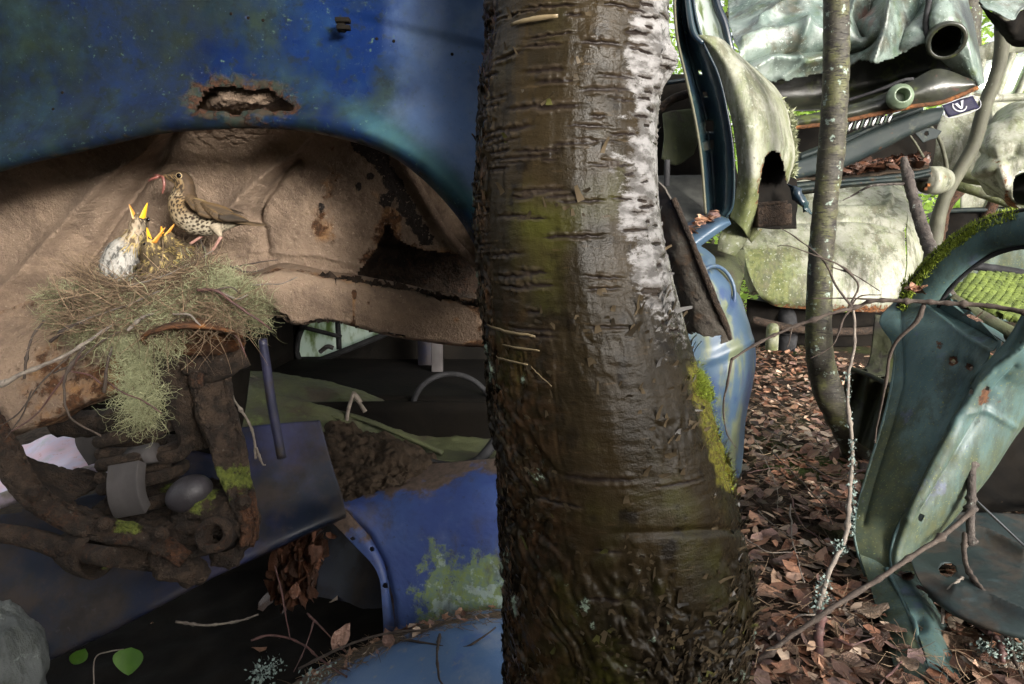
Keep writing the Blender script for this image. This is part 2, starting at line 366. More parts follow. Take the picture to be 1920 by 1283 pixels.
ground = part('ground', grid(G), m_floor); kind(ground, 'structure')
# dead leaves: a few leaf shapes, each a small curled lattice
def leafmesh(seed, kindl):
    r = np.random.default_rng(seed); t = np.array([0, .12, .3, .5, .7, .88, 1.0])
    w = {0: (.03, .42, .62, .60, .46, .22, .02), 1: (.03, .30, .50, .52, .36, .16, .02), 2: (.05, .50, .50, .62, .36, .30, .02)}[kindl]
    cl, cu, tw = r.uniform(-.4, .6), r.uniform(-.5, .4), r.uniform(-.5, .5); V = []
    for k, tt in enumerate(t):
        for a in (-1, -.5, 0, .5, 1):
            ww = w[k] * .5 * (1 + .12 * r.normal()); x = a * ww; y = tt - .5 + (.03 * r.normal() if abs(a) == 1 else 0)
            V.append((x, y, cl * (a * ww) ** 2 * 2.2 + cu * (tt - .5) ** 2 + tw * x * (tt - .5) + .012 * r.normal() + (.012 if abs(a) == .5 else 0)))
    return np.array(V), gfaces(7, 5)
LEAVES = [leafmesh(s, s % 3) for s in range(9)]
LEAVLO = [(V.reshape(7, 5, 3)[[0, 2, 4, 6]][:, [0, 2, 4]].reshape(-1, 3), gfaces(4, 3)) for V, F in LEAVES]
def leafmat(name, src):
    m = MT(name, .42, spec=.5); r = m.rnd() if src == 'obj' else m.attr('r')
    n = m.n('ShaderNodeValToRGB'); e = n.color_ramp.elements; m.t.links.new(r, n.inputs[0])
    e[0].position = 0; e[0].color = (.030, .017, .012, 1); e[1].position = 1; e[1].color = (.50, .40, .31, 1)
    for p, c in ((.2, (.12, .052, .030)), (.42, (.23, .105, .060)), (.6, (.36, .20, .125)), (.74, (.17, .105, .095)), (.88, (.44, .28, .18))):
        q = e.new(p); q.color = (*c, 1)
    c = m.mix(m.ramp(m.noise(30 if src != 'obj' else 6, 5), .5, .75), n.outputs[0], (.055, .03, .02)); m.addh(m.noise(60 if src != 'obj' else 9, 5), 1); m.addh(m.noise(200 if src != 'obj' else 26, 4), .6); return m.done(c, None, 1, .003 if src != 'obj' else .05)
m_leafo, m_leafs = leafmat('dead_leaf_brown', 'obj'), leafmat('dead_leaf_litter', 'att')
LM = []
for k, (V, F) in enumerate(LEAVES):
    me = mesh('dead_leaf', V, F); me.materials.append(m_leafo); LM.append(me)
def rotm(r, flat=.35):
    return np.array(Matrix.Rotation(r.uniform(0, 6.283), 3, 'Z') @ Matrix.Rotation(r.normal(0, flat), 3, 'X') @ Matrix.Rotation(r.normal(0, flat), 3, 'Y'))
r = np.random.default_rng(5); cnt = 0
while cnt < 300:      # the leaves nearest the camera, each one an object
    x, y = r.uniform(.40, 1.75), 1.15 + 1.5 * r.random() ** 1.5
    u, v = proj(np.array((x, y, 0.0)))
    if not (1340 < u < 1990 and v < 1360): continue
    s = r.uniform(.045, .092); o = bpy.data.objects.new('dead_leaf', LM[r.integers(0, 9)]); COL.objects.link(o); o.parent = ground
    z = float(gz(np.array(x), np.array(y))) + r.uniform(.008, .035)
    Rm = Matrix(rotm(r, .26).tolist()).to_4x4(); o.matrix_local = Matrix.Translation((x, y, z)) @ Rm @ Matrix.Scale(s, 4); cnt += 1
def litter(n, area, seed, smin=.024, smax=.078, lift=.03, flat=.28):
    r = np.random.default_rng(seed); it, rr = [], []
    for k in range(n):
        x, y = area(r); V, F = LEAVLO[r.integers(0, 9)]; s = r.uniform(smin, smax)
        z = float(gz(np.array(x), np.array(y))) + r.uniform(.002, lift); it.append(((V * s) @ rotm(r, flat).T + (x, y, z), F)); rr.append(np.full(len(V), r.random()))
    V, F = cat(it); return (V, F), np.concatenate(rr)
VF, rr = litter(9000, lambda r: (r.uniform(.15, 2.4), 1.0 + 5.0 * r.random() ** 1.3), 8)
kind(part('leaf_litter', VF, m_leafs, ground, dict(r=rr)), 'stuff')
VF, rr = litter(1500, lambda r: (r.uniform(-2.5, 5), r.uniform(-1.0, 9)), 9)
kind(part('leaf_litter', VF, m_leafs, ground, dict(r=rr)), 'stuff')
# ================================================================ upper blue wreck on the left
UC = thing('wrecked_car', 'dark blue wrecked car with rusted wheel arch over the bird nest', 'car', W(400, 700, 1.9))
lip = np.array([(-420, 470), (-200, 385), (0, 320), (150, 282), (300, 249), (400, 240), (500, 239), (600, 248), (700, 280), (780, 330), (850, 402), (892, 470), (925, 550), (960, 650)], float)
n_u = 330
L = curve_even(lip, n_u); tg = np.gradient(L, axis=0); tg /= np.linalg.norm(tg, axis=1, keepdims=True)
nm = np.stack([tg[:, 1], -tg[:, 0]], 1); nm *= np.sign(-nm[:, 1:2] + 1e-9) * 1.0
nm[nm[:, 1] > 0] *= -1
Ybase = np.interp(L[:, 0], [-420, 0, 300, 600, 800, 900, 1000], [1.15, 1.125, 1.115, 1.105, 1.08, 1.07, 1.085])
rows = []
#    offset along the arch normal (px), depth offset
for off, dy in ((14, .075), (3, .045), (-4, .018), (0, .002), (12, -.010), (28, -.012), (52, .002), (80, .016), (120, .026)):
    bulge = 1 + .5 * sst(L[:, 0], 600, 850)
    q = L + nm * off * bulge[:, None]
    rows.append([W(q[i, 0], q[i, 1], Ybase[i] + dy * (1 if dy > 0 else bulge[i])) for i in range(n_u)])
q0 = L + nm * 120 * (1 + .5 * sst(L[:, 0], 600, 850))[:, None]
for k, (f, dy) in enumerate(((.22, .028), (.45, .030), (.72, .036), (1.0, .055), (1.25, .17), (1.45, .28), (1.55, .40))):
    top = np.stack([L[:, 0] + nm[:, 0] * 60, np.full(n_u, -260.0)], 1)
    ff = min(f, 1.0)
    q = q0 * (1 - ff) + top * ff
    if f > 1: q[:, 1] -= (f - 1) * 160
    rows.append([W(q[i, 0], q[i, 1], Ybase[i] + dy) for i in range(n_u)])
G = cr(np.array(rows), np.concatenate([np.linspace(0, 8, 74), np.linspace(8, 12, 84)[1:], np.linspace(12, 15, 16)[1:]]))
N = gnorm(G); px, py = proj(G)
crease = sst((py - (22 + (px - 640) * .235)), -10, 10) * sst(px, 600, 760)
G = G + N * (-.007 * crease + .0035 * fbm(G, 5, 3, 3))[..., None]
hole = [(366, 200), (380, 172), (402, 160), (425, 158), (450, 168), (470, 166), (500, 168), (528, 184), (545, 198), (510, 198), (478, 196), (455, 200), (443, 208), (425, 202), (400, 204)]
hn = fbm(G, 90, 3, 5) * 8
ph, pyh = px + hn, py + fbm(G, 80, 3, 9) * 7
keep = ~inpoly(ph, pyh, hole)
dh = dpoly(px, py, hole, True)
rust = np.clip(1 - dh / 62, 0, 1) * (1.0 + .0 * px); rust = np.maximum(rust, np.clip(1.0 - np.abs(px - 455) / 150, 0, 1) * sst(py, 175, 205) * .9)
lipd = dpoly(px, py, [tuple(p) for p in lip]); rust = np.maximum(rust, np.clip(1 - lipd / 26, 0, 1) * .62)
halo = .5 * np.exp(-((dh - 36) / 16) ** 2) * sst(210 - py, 0, 30) + .6 * np.exp(-((lipd - 75) / 22) ** 2) * sst(px, 560, 700)
for hx, hy in ((435, 25), (462, 34), (487, 38), (98, 205), (118, 172)): halo += .9 * np.exp(-((px - hx) ** 2 + (py - hy) ** 2) / 60)
teal = np.exp(-((lipd - 42) / 26) ** 2) * sst(px, 600, 720)  # mask of the painted sheen along the right of the arch
G = G - N * (.012 * np.clip(1 - dh / 45, 0, 1) ** 2 * (.5 + fbm(G, 60, 3, 1)))[..., None]
fender = part('fender', grid(G, keep), m_blue, UC, dict(rust=rust.ravel(), halo=halo.ravel(), teal=teal.ravel(), right_sheen=(sst(px + 80 * fbm(G, 4, 3), 620, 900) * sst(lipd, 30, 90)).ravel(), grime=sst(520 - px + 120 * fbm(G, 3, 3, 8), -150, 350).ravel()), thick=.0022)
spots('rivet_hole', G, N, ((435, 26), (468, 33), (492, 39), (709, 73), (737, 79), (850, 103), (98, 205), (118, 172)), m_black, fender, .0026)
# black trim clip
c = W(644, 50, 1.105); a = []
a.append(box(c + (0, -.002, .008), .022, .014, .007)); a.append(box(c + (.001, -.004, -.003), .02, .012, .007)); a.append(box(c + (-.003, .0, .002), .012, .010, .02))
part('trim_clip', cat(a), m_black, fender, bevel=.0015, smooth=False)
# far side of the car: hood and far fender close the body so that it shades what lies below
hood = [[W(-420, -330, 1.52), W(0, -330, 1.5), W(500, -330, 1.5), W(1000, -330, 1.62)],
        [np.array((-1.9, 2.0, 2.08)), np.array((-1.2, 2.0, 2.1)), np.array((-.45, 2.0, 2.1)), np.array((.1, 2.0, 1.98))],
        [np.array((-1.9, 2.7, 2.0)), np.array((-1.2, 2.7, 2.02)), np.array((-.45, 2.7, 2.0)), np.array((.1, 2.7, 1.9))],
        [np.array((-1.9, 2.95, 1.5)), np.array((-1.2, 2.95, 1.5)), np.array((-.45, 2.95, 1.5)), np.array((.1, 2.95, 1.45))],
        [np.array((-1.9, 2.95, 1.05)), np.array((-1.2, 2.95, 1.05)), np.array((-.45, 2.95, 1.1)), np.array((.1, 2.95, 1.1))]]
hood = [[np.array((max(p[0], -1.45) if p[1] > 1.7 else p[0], p[1], p[2])) for p in r] for r in hood]
hood[0] = [G[-1, int(t)] for t in np.linspace(0, n_u - 1, 4)]
Gh = patch(hood, 40, 50); part('hood', grid(Gh), m_blue, UC, dict(rust=np.full(2000, .1)), thick=.003)
# nose panel closes the car towards the right, behind the birch
nose = [[G[-1, -1], np.array((.12, 2.0, 1.95)), np.array((.1, 2.7, 1.85))], [G[100, -1], np.array((.16, 1.9, 1.4)), np.array((.12, 2.75, 1.4))], [G[20, -1] + (0, .03, 0), np.array((.1, 1.9, 1.0)), np.array((.1, 2.75, 1.1))]]
part('front_panel', grid(patch(nose, 24, 24)), m_blue, UC, thick=.003)
# ---- wheel well
rows = []
cx = [-420, -150, 60, 260, 430, 560, 680, 780, 900, 980]
for yy, Ys in ((130, (1.22, 1.22, 1.21, 1.19, 1.165, 1.165, 1.20, 1.22, 1.28, 1.34)), (190, (1.27, 1.27, 1.26, 1.21, 1.165, 1.17, 1.23, 1.27, 1.33, 1.40)), (235, (1.32, 1.32, 1.30, 1.28, 1.27, 1.27, 1.30, 1.34, 1.40, 1.46)), (300, (1.37, 1.37, 1.37, 1.36, 1.36, 1.36, 1.38, 1.41, 1.45, 1.51)),
               (420, (1.41, 1.41, 1.41, 1.41, 1.40, 1.40, 1.42, 1.45, 1.49, 1.55)), (520, (1.42, 1.42, 1.42, 1.42, 1.42, 1.42, 1.44, 1.47, 1.51, 1.57)), (640, (1.38, 1.40, 1.42, 1.43, 1.43, 1.44, 1.46, 1.48, 1.52, 1.57))):
    rows.append([(x, yy, y) for x, y in zip(cx, Ys)])
G = pxpatch(rows, 340, 165); N = gnorm(G); px, py = proj(G)
def rib(poly, w): return np.exp(-(dpoly(px, py, poly) / (w * .6)) ** 1.2)
def side(x0, y0, x1, y1):   # signed px distance to a line, positive on the upper-left
    dx, dy = x1 - x0, y1 - y0; l = math.hypot(dx, dy); return ((px - x0) * dy - (py - y0) * dx) / l * -1
H = .036 * rib([(-40, 590), (60, 505), (160, 385), (270, 262), (330, 180)], 34)
H -= .042 * rib([(60, 590), (150, 500), (215, 410), (290, 315), (345, 245), (390, 180)], 13)
H += .030 * rib([(432, 395), (480, 345), (545, 272), (600, 200)], 24)
H -= .034 * rib([(480, 408), (492, 378), (530, 330), (562, 308)], 9)
H -= .016 * rib([(500, 475), (494, 435), (480, 408)], 12)
H += .018 * rib([(215, 470), (270, 400), (330, 350)], 30)
H += .008 * rib([(470, 470), (600, 478), (700, 505)], 7)
H += .010 * np.exp(-((px - 172) ** 2 + (py - 285) ** 2) / 50) + .009 * np.exp(-((px - 138) ** 2 + (py - 340) ** 2) / 36)
H += .0030 * fbm(G, 130, 2, 2) + .0042 * fbm(G, 9, 3, 8)
H += .0050 * np.maximum(0, vn(G, 210, 4) - .35)
H += .004 * sst(fbm(G, 34, 3, 12), .05, .25) * np.exp(-((px - 640) ** 2 / 60 ** 2 + (py - 450) ** 2 / 30 ** 2))
G = G + N * H[..., None]
opening = [(728, 425), (705, 470), (672, 512), (690, 535), (760, 545), (905, 575), (1010, 600), (1010, 520), (895, 502), (860, 480), (775, 466), (742, 448)]
jx, jy = px + 6 * fbm(G, 60, 3, 7), py + 6 * fbm(G, 60, 3, 6)
keep = ~inpoly(jx, jy, opening)
keep &= ~((px > 700 + 20 * fbm(G, 30, 3, 2)) & (py > 560)) & ~((py > 600 + 10 * fbm(G, 40, 3, 3)) & (px > 460))
rust = .75 * np.exp(-(dpoly(px, py, [(600, 250), (625, 330), (600, 420)]) / 32) ** 2) + .8 * np.clip(1 - dpoly(px, py, opening, True) / 40, 0, 1)
rust += .9 * sst(py, 540, 640) * sst(140 - px, 0, 120) + .5 * np.exp(-((px - 640) ** 2 / 60 ** 2 + (py - 450) ** 2 / 34 ** 2))
rust += .7 * np.exp(-(dpoly(px, py, [(700, 360), (740, 400), (728, 430)]) / 24) ** 2) + .55 * np.exp(-(dpoly(px, py, [(172, 285), (138, 340)]) / 14) ** 2)
rust += .5 * np.exp(-((px - 530) ** 2 / 50 ** 2 + (py - 500) ** 2 / 20 ** 2))
dark = 1.1 * np.exp(-(dpoly(px, py, [(668, 268), (712, 290), (735, 340), (770, 400), (800, 450)]) / 20) ** 2)
for hx, hy, s in ((694, 330, 9), (672, 352, 10), (604, 388, 10), (720, 380, 15), (700, 290, 14)): dark += 1.0 * np.exp(-((px - hx) ** 2 + (py - hy) ** 2 * .6) / s ** 2)
well = part('wheel_well', grid(G, keep), m_tan, UC, dict(rust=np.clip(rust, 0, 1.2).ravel(), dark=np.clip(dark, 0, 1.2).ravel()))
# raised flange on the right of the well, seen beside the birch
fl = WL([(735, 270, 1.37), (762, 310, 1.39), (790, 360, 1.42), (830, 425, 1.445), (885, 490, 1.47), (930, 520, 1.49)])
V1, F1 = tube(fl, .009, 8, 60, .25, 3); part('well_flange', (V1, F1), m_tan, well, dict(rust=np.full(len(V1), .35), dark=np.zeros(len(V1))))
# dark recess panel between flange and arch
G = pxpatch([[(760, 290, 1.47), (840, 330, 1.42), (960, 420, 1.36)], [(800, 370, 1.50), (870, 420, 1.48), (970, 500, 1.44)], [(860, 470, 1.53), (900, 500, 1.52), (980, 580, 1.5)]], 60, 60)
G = G + gnorm(G) * (.006 * fbm(G, 30, 3))[..., None]
part('splash_panel', grid(G), m_tan, UC, dict(rust=np.full(3600, .55), dark=np.full(3600, .28) + .3 * fbm(G, 40, 3).ravel()), thick=.002)
# cavity behind the opening
G = pxpatch([[(640, 380, 1.6), (780, 400, 1.66), (1000, 420, 1.7)], [(640, 470, 1.64), (780, 480, 1.72), (1000, 500, 1.78)], [(640, 560, 1.62), (780, 570, 1.70), (1000, 600, 1.75)], [(640, 590, 1.48), (780, 600, 1.5), (1000, 640, 1.56)]], 50, 40)
G = G + gnorm(G) * (.010 * fbm(G, 25, 3))[..., None]
part('inner_panel', grid(G), m_drust, UC, dict(rust=np.full(2000, .5), moss=np.zeros(2000)), thick=.003)
# ---- chassis beam
top = curve_even(np.array([(440, 525), (490, 516), (530, 508), (600, 518), (690, 533), (770, 548), (850, 566), (940, 585), (1010, 600)]), 160)
bot = curve_even(np.array([(450, 548), (505, 566), (548, 602), (600, 598), (650, 604), (720, 622), (800, 636), (870, 645), (950, 648), (1020, 650)]), 160)
rows = []
for f, y in ((-.12, .06), (0, .012), (.10, -.004), (.35, -.010), (.6, -.008), (.85, .0), (1.0, .012), (1.02, .07)):
    q = top * (1 - f) + bot * f; rows.append([W(q[i, 0], q[i, 1], 1.335 + y + .10 * i / 160) for i in range(160)])
G = cr(np.array(rows), np.linspace(0, 7, 64)); N = gnorm(G); px, py = proj(G)
dT = dpoly(px, py, [tuple(p) for p in top[::6]]); dB = dpoly(px, py, [tuple(p) for p in bot[::6]])
G = G + N * (.003 * fbm(G, 22, 4) + .0008 * fbm(G, 160, 2) - .006 * np.clip(1 - dT / 10, 0, 1) * np.maximum(0, fbm(G, 70, 3, 5)))[..., None]
er = 14 * np.maximum(0, fbm(G, 28, 4, 8)) * sst(py, 0, 1)
keep = ~((dB < er) & (px < 760)) & ~((dT < 12 * np.maximum(0, fbm(G, 35, 3, 2))) & (px > 620))
rust = .85 * np.clip(1 - dT / 16, 0, 1) + .75 * np.clip(1 - dB / 10, 0, 1) + .8 * np.exp(-((px - 664) / 5) ** 2) * sst(py, 540, 560) * sst(620 - py, 0, 20)
for hx, hy in ((665, 548), (690, 568), (855, 600)): rust += .9 * np.exp(-((px - hx) ** 2 + (py - hy) ** 2) / 60)
rust += .7 * sst(px, 850, 905)
part('chassis_beam', grid(G, keep), m_tan, UC, dict(rust=np.clip(rust, 0, 1.2).ravel(), dark=(.55 * np.clip(1 - dT / 9, 0, 1)).ravel()), thick=.004)
# flaking rust scales along the top of the beam
def scales(pts, n, size, seed):
    r = np.random.default_rng(seed); C = curve_even(np.asarray(pts, float), 300); it = []
    for k in range(n):
        c = C[r.integers(0, 300)] + r.normal(0, size * .35, 3); u = r.normal(0, 1, 3); u /= np.linalg.norm(u); v = np.cross(u, r.normal(0, 1, 3)); v /= np.linalg.norm(v)
        s = size * r.uniform(.4, 1.2); q = np.linspace(-1, 1, 4)
        g = np.array([[c + s * (a * u + .5 * b * v) + .18 * s * np.cross(u, v) * (a * a + r.normal(0, .3)) for a in q] for b in q]); it.append(grid(g))
    return cat(it)
V, F = scales([W(p[0], p[1] + 2, 1.345 + .10 * i / 160) for i, p in enumerate(top) if p[0] > 600], 260, .013, 4)
kind(part('rust_scale', (V, F), m_drust, UC, dict(rust=np.full(len(V), .55), moss=np.zeros(len(V))), smooth=False), 'stuff')
V, F = scales([W(p[0], p[1] - 3, 1.345 + .10 * i / 160) for i, p in enumerate(bot) if 540 < p[0] < 700], 70, .009, 6)
kind(part('rust_scale', (V, F), m_drust, UC, dict(rust=np.full(len(V), .45), moss=np.zeros(len(V))), smooth=False), 'stuff')
# ---- rusty spring tower panel on the far left
rows = [[(-420, 560, 1.40), (-150, 560, 1.42), (0, 575, 1.43), (120, 560, 1.42), (260, 560, 1.42), (420, 560, 1.42)],
        [(-420, 640, 1.34), (-150, 640, 1.36), (0, 640, 1.36), (120, 630, 1.36), (260, 630, 1.36), (420, 640, 1.36)],
        [(-420, 720, 1.30), (-150, 720, 1.31), (0, 720, 1.31), (120, 705, 1.31), (260, 690, 1.32), (420, 690, 1.33)],
        [(-420, 830, 1.28), (-150, 830, 1.28), (0, 812, 1.28), (110, 778, 1.29), (225, 732, 1.30), (420, 700, 1.33)],
        [(-420, 840, 1.36), (-150, 840, 1.36), (0, 825, 1.36), (110, 790, 1.36), (225, 745, 1.37), (420, 710, 1.38)]]
G = pxpatch(rows, 180, 100); N = gnorm(G); px, py = proj(G)
G = G + N * (.010 * fbm(G, 14, 4, 3) + .003 * fbm(G, 70, 3, 5) + .012 * np.exp(-(dpoly(px, py, [(-50, 600), (40, 560), (110, 575)]) / 26) ** 2))[..., None]
rust = .35 + .5 * sst(py, 600, 700) * sst(px, -20, 120) + .4 * np.exp(-(dpoly(px, py, [(0, 575), (60, 560), (130, 600)]) / 30) ** 2) + .2 * fbm(G, 12, 3)
part('spring_tower', grid(G), m_tan, UC, dict(rust=np.clip(rust, 0, 1.1).ravel(), dark=(.25 + .2 * fbm(G, 18, 3)).ravel()))
# ---- spring seat disc
ax = np.array((.10, -.42, -.9)); c = W(366, 622, 1.18)
V, F = lathe(c, -ax, [(.005, .012), (.035, .012), (.044, .010), (.050, .0), (.066, -.003), (.078, -.010), (.084, -.018), (.081, -.021), (.070, -.012), (.045, -.006), (.005, -.004)], 64)
V = V + .0026 * np.stack([fbm(V, 70, 3, s) for s in (1, 2, 3)], 1)
part('spring_seat', (V, F), m_rust, UC)
# strut body under the disc, bolts
V, F = tube(WL([(330, 640, 1.30), (345, 700, 1.30), (362, 760, 1.31), (375, 830, 1.32)]), [.055, .048, .045, .04], 20, 40, .12, 5, nz=30)
part('strut', (V, F), m_drust, UC, dict(rust=np.full(len(V), .25), moss=np.zeros(len(V))))
V, F = tube(WL([(368, 694, 1.235), (369, 724, 1.235)]), [.0135, .0135], 6, 4); part('bolt', (V, F), m_drust, UC, dict(rust=np.full(len(V), .7), moss=np.zeros(len(V))), smooth=False)
V, F = lathe(W(367, 690, 1.24), (.1, -.4, -.9), [(.001, .012), (.021, .012), (.024, .006), (.024, -.006), (.02, -.012), (.001, -.012)], 20); part('washer', (V, F), m_drust, UC, dict(rust=np.full(len(V), .5), moss=np.zeros(len(V))))
V, F = tube(WL([(300, 700, 1.29), (400, 690, 1.27), (450, 660, 1.30)]), [.03, .026, .03], 12, 30, .2, 8); part('bracket', (V, F), m_drust, UC, dict(rust=np.full(len(V), .3), moss=np.zeros(len(V))))
# ---- control arm: two rusty channels meeting at the ball joint
def channel(pts, w, h, n=110, rough=.05, seed=0, tw=0.0):
    D = curve_even(np.asarray(pts, float), n); T, U, B = frames(D)
    view = D - np.array((0, 0, CAM_Z)); view /= np.linalg.norm(view, axis=1, keepdims=True)
    S = np.cross(T, view); S /= np.linalg.norm(S, axis=1, keepdims=True); Dp = np.cross(S, T)
    cyc = [(-1, 1.2), (-1, .2), (-1, -.85), (-.96, -1), (-.8, -1), (-.72, -.86), (0, -.84), (.72, -.86), (.8, -1), (.96, -1), (1, -.85), (1, 1.2)]
    wv = w if np.ndim(w) else np.full(n, w); wv = np.interp(np.linspace(0, 1, n), np.linspace(0, 1, len(wv)), wv)
    G = np.stack([D + (a * wv)[:, None] * S + b * h * Dp for a, b in cyc], 1)
    G = np.swapaxes(cr(np.swapaxes(G, 0, 1), np.linspace(0, len(cyc) - 1, 36)), 0, 1); rgh = np.maximum(0, fbm(G, 60, 3, seed + 9))
    G = G + gnorm(G) * (rough * .06 * fbm(G, 28, 4, seed) + 0.0022 * fbm(G, 150, 3, seed + 4) - .006 * rgh)[..., None]
    return G
P = WL([(-70, 730, 1.22), (-30, 790, 1.20), (10, 850, 1.18), (50, 915, 1.165), (110, 962, 1.155), (190, 992, 1.15), (260, 1005, 1.145), (310, 1025, 1.14), (350, 1050, 1.14)])
G = channel(P, np.array([.022, .024, .022, .020, .019, .018, .017, .015, .012]), .02, 150, .06, 2); px, py = proj(G)
part('control_arm', grid(G), m_drust, UC, dict(rust=np.clip(.5 + .45 * fbm(G, 16, 3) + .4 * sst(px, 270, 330), 0, 1).ravel(), moss=np.clip(1.1 * np.exp(-((px - 240) / 40) ** 2) * sst(1005 - py, -8, 8) + .5 * np.exp(-((px - 75) ** 2 + (py - 925) ** 2) / 300), 0, 1).ravel()), thick=.004)
P = WL([(392, 700, 1.30), (405, 770, 1.27), (425, 830, 1.24), (440, 890, 1.21), (455, 935, 1.19), (468, 985, 1.18), (466, 1010, 1.18)])
G = channel(P, np.array([.034, .032, .03, .026, .022, .016, .008]), .03, 120, .08, 5); px, py = proj(G)
part('control_arm', grid(G), m_drust, UC, dict(rust=np.clip(.35 + .3 * fbm(G, 16, 3) + .6 * sst(py, 915, 935) * sst(px, 440, 460), 0, 1).ravel(), moss=np.clip(1.2 * np.exp(-((py - 895) / 30) ** 2) + .5 * np.exp(-((py - 940) / 14) ** 2), 0, 1).ravel()), thick=.004)
# soil-filled dish between the arms
G = pxpatch([[(20, 880, 1.30), (120, 880, 1.36), (240, 900, 1.38), (350, 900, 1.36), (450, 900, 1.30)], [(70, 925, 1.22), (160, 950, 1.27), (260, 965, 1.29), (370, 955, 1.27), (455, 950, 1.24)],
             [(130, 968, 1.17), (220, 985, 1.19), (300, 990, 1.20), (390, 985, 1.20), (462, 985, 1.20)], [(180, 995, 1.15), (260, 1010, 1.15), (330, 1045, 1.15), (400, 1040, 1.16), (460, 1020, 1.18)]], 140, 100)
px, py = proj(G); G = G + gnorm(G) * (.016 * fbm(G, 30, 4, 2) + .005 * fbm(G, 110, 3, 4))[..., None]
cut = inpoly(px, py, [(125, 940), (150, 920), (215, 880), (240, 890), (190, 940), (165, 965)])
part('arm_dish', grid(G, ~cut), m_drust, UC, dict(rust=np.clip(.2 + .4 * fbm(G, 12, 3), 0, 1).ravel(), moss=np.clip(.4 + .9 * fbm(G, 14, 3, 8), 0, 1).ravel()), thick=.006)
# triangular web on the left of the dish
G = pxpatch([[(25, 850, 1.25), (110, 880, 1.30), (200, 900, 1.33)], [(60, 900, 1.21), (130, 930, 1.24), (215, 930, 1.30)], [(105, 955, 1.17), (140, 955, 1.18), (180, 955, 1.22)]], 60, 50)
px, py = proj(G); G = G + gnorm(G) * (.006 * fbm(G, 40, 4, 2))[..., None]
part('arm_web', grid(G, ~inpoly(px, py, [(130, 948), (165, 925), (230, 895), (235, 925), (190, 950), (160, 968)])), m_drust, UC, dict(rust=np.full(3000, .35), moss=np.full(3000, .1)), thick=.004)
# rotten lumps round the bushing
def lump(c, r, seed, amp=.35, sc=28):
    a = np.linspace(0, 2 * np.pi, 56, endpoint=False); b = np.linspace(.02, np.pi - .02, 36)
    d = np.stack([np.sin(b)[:, None] * np.cos(a), np.sin(b)[:, None] * np.sin(a), np.cos(b)[:, None] * np.ones(56)], -1)
    r = np.asarray(r); R = 1 + amp * fbm(d * r + c, sc, 4, seed) + amp * .25 * fbm(d * r + c, sc * 4, 3, seed + 3)
    return grid(np.asarray(c) + d * r * R[..., None], wrap=True)
it = [lump(W(335, 1065, 1.15), (.04, .035, .026), 2, .6), lump(W(318, 1050, 1.15), (.03, .03, .026), 3, .5), lump(W(305, 1070, 1.15), (.022, .022, .016), 33, .6), lump(W(442, 985, 1.19), (.04, .04, .05), 4, .5), lump(W(400, 950, 1.21), (.06, .04, .03), 5, .5), lump(W(370, 985, 1.2), (.05, .04, .035), 6, .6), lump(W(362, 1072, 1.155), (.026, .026, .02), 7, .7), lump(W(425, 1040, 1.18), (.03, .03, .025), 8, .7)]
V, F = cat(it); part('ball_joint', (V, F), m_drust, UC, dict(rust=np.clip(.25 + .4 * fbm(V, 20, 3), 0, 1), moss=np.clip(.25 + .8 * fbm(V, 16, 3, 9) + 6 * (V[:, 2] - W(0, 985, 1.18)[2]), 0, 1)))
ax = np.array((.12, -.9, .42))
V, F = lathe(W(401, 1003, 1.115), ax, [(.010, -.03), (.0155, -.028), (.016, .004), (.020, .010), (.027, .009), (.031, .003), (.031, -.012), (.027, -.03), (.03, -.06), (.001, -.06)], 48)
V = V + .0008 * np.stack([fbm(V, 120, 3, s) for s in (1, 2, 3)], 1)
part('bushing', (V, F), m_drust, UC, dict(rust=np.full(len(V), .55), moss=np.zeros(len(V))))
# torsion rod and clevis housing
V, F = tube(WL([(-150, 985, 1.17), (0, 1000, 1.155), (60, 1010, 1.15), (120, 1030, 1.14)]), [.017, .017, .018, .02], 18, 60, .1, 3, nz=40)
part('torsion_rod', (V, F), m_drust, UC, dict(rust=np.clip(.45 + .5 * fbm(V, 50, 2), 0, 1), moss=np.zeros(len(V))))
c = W(160, 1036, 1.15); axd = W(222, 1048, 1.10) - W(100, 1022, 1.16)
V, F = lathe(c, axd, [(.004, -.062), (.022, -.06), (.030, -.048), (.037, -.02), (.041, .01), (.041, .034), (.036, .036), (.033, .02), (.027, -.02), (.004, -.03)], 40)
V = V + .004 * np.stack([fbm(V, 30, 3, s) for s in (1, 2, 3)], 1)
part('clevis_housing', (V, F), m_drust, UC, dict(rust=np.clip(.3 + .4 * fbm(V, 30, 2), 0, 1), moss=np.clip(.3 + .6 * fbm(V, 30, 2, 7), 0, 1)))
V, F = tube(WL([(150, 1035, 1.13), (210, 1046, 1.07)]), [.0165, .0165], 18, 6, .05); part('clevis_pin', (V, F), m_drust, UC, dict(rust=np.full(len(V), .55), moss=np.zeros(len(V))))
# lower plate running right from the housing
G = channel(WL([(190, 1030, 1.15), (250, 1042, 1.155), (320, 1050, 1.16)]), .02, .012, 40, .05, 7); part('arm_plate', grid(G), m_drust, UC, dict(rust=np.full(40 * 36, .4), moss=np.zeros(40 * 36)), thick=.004)
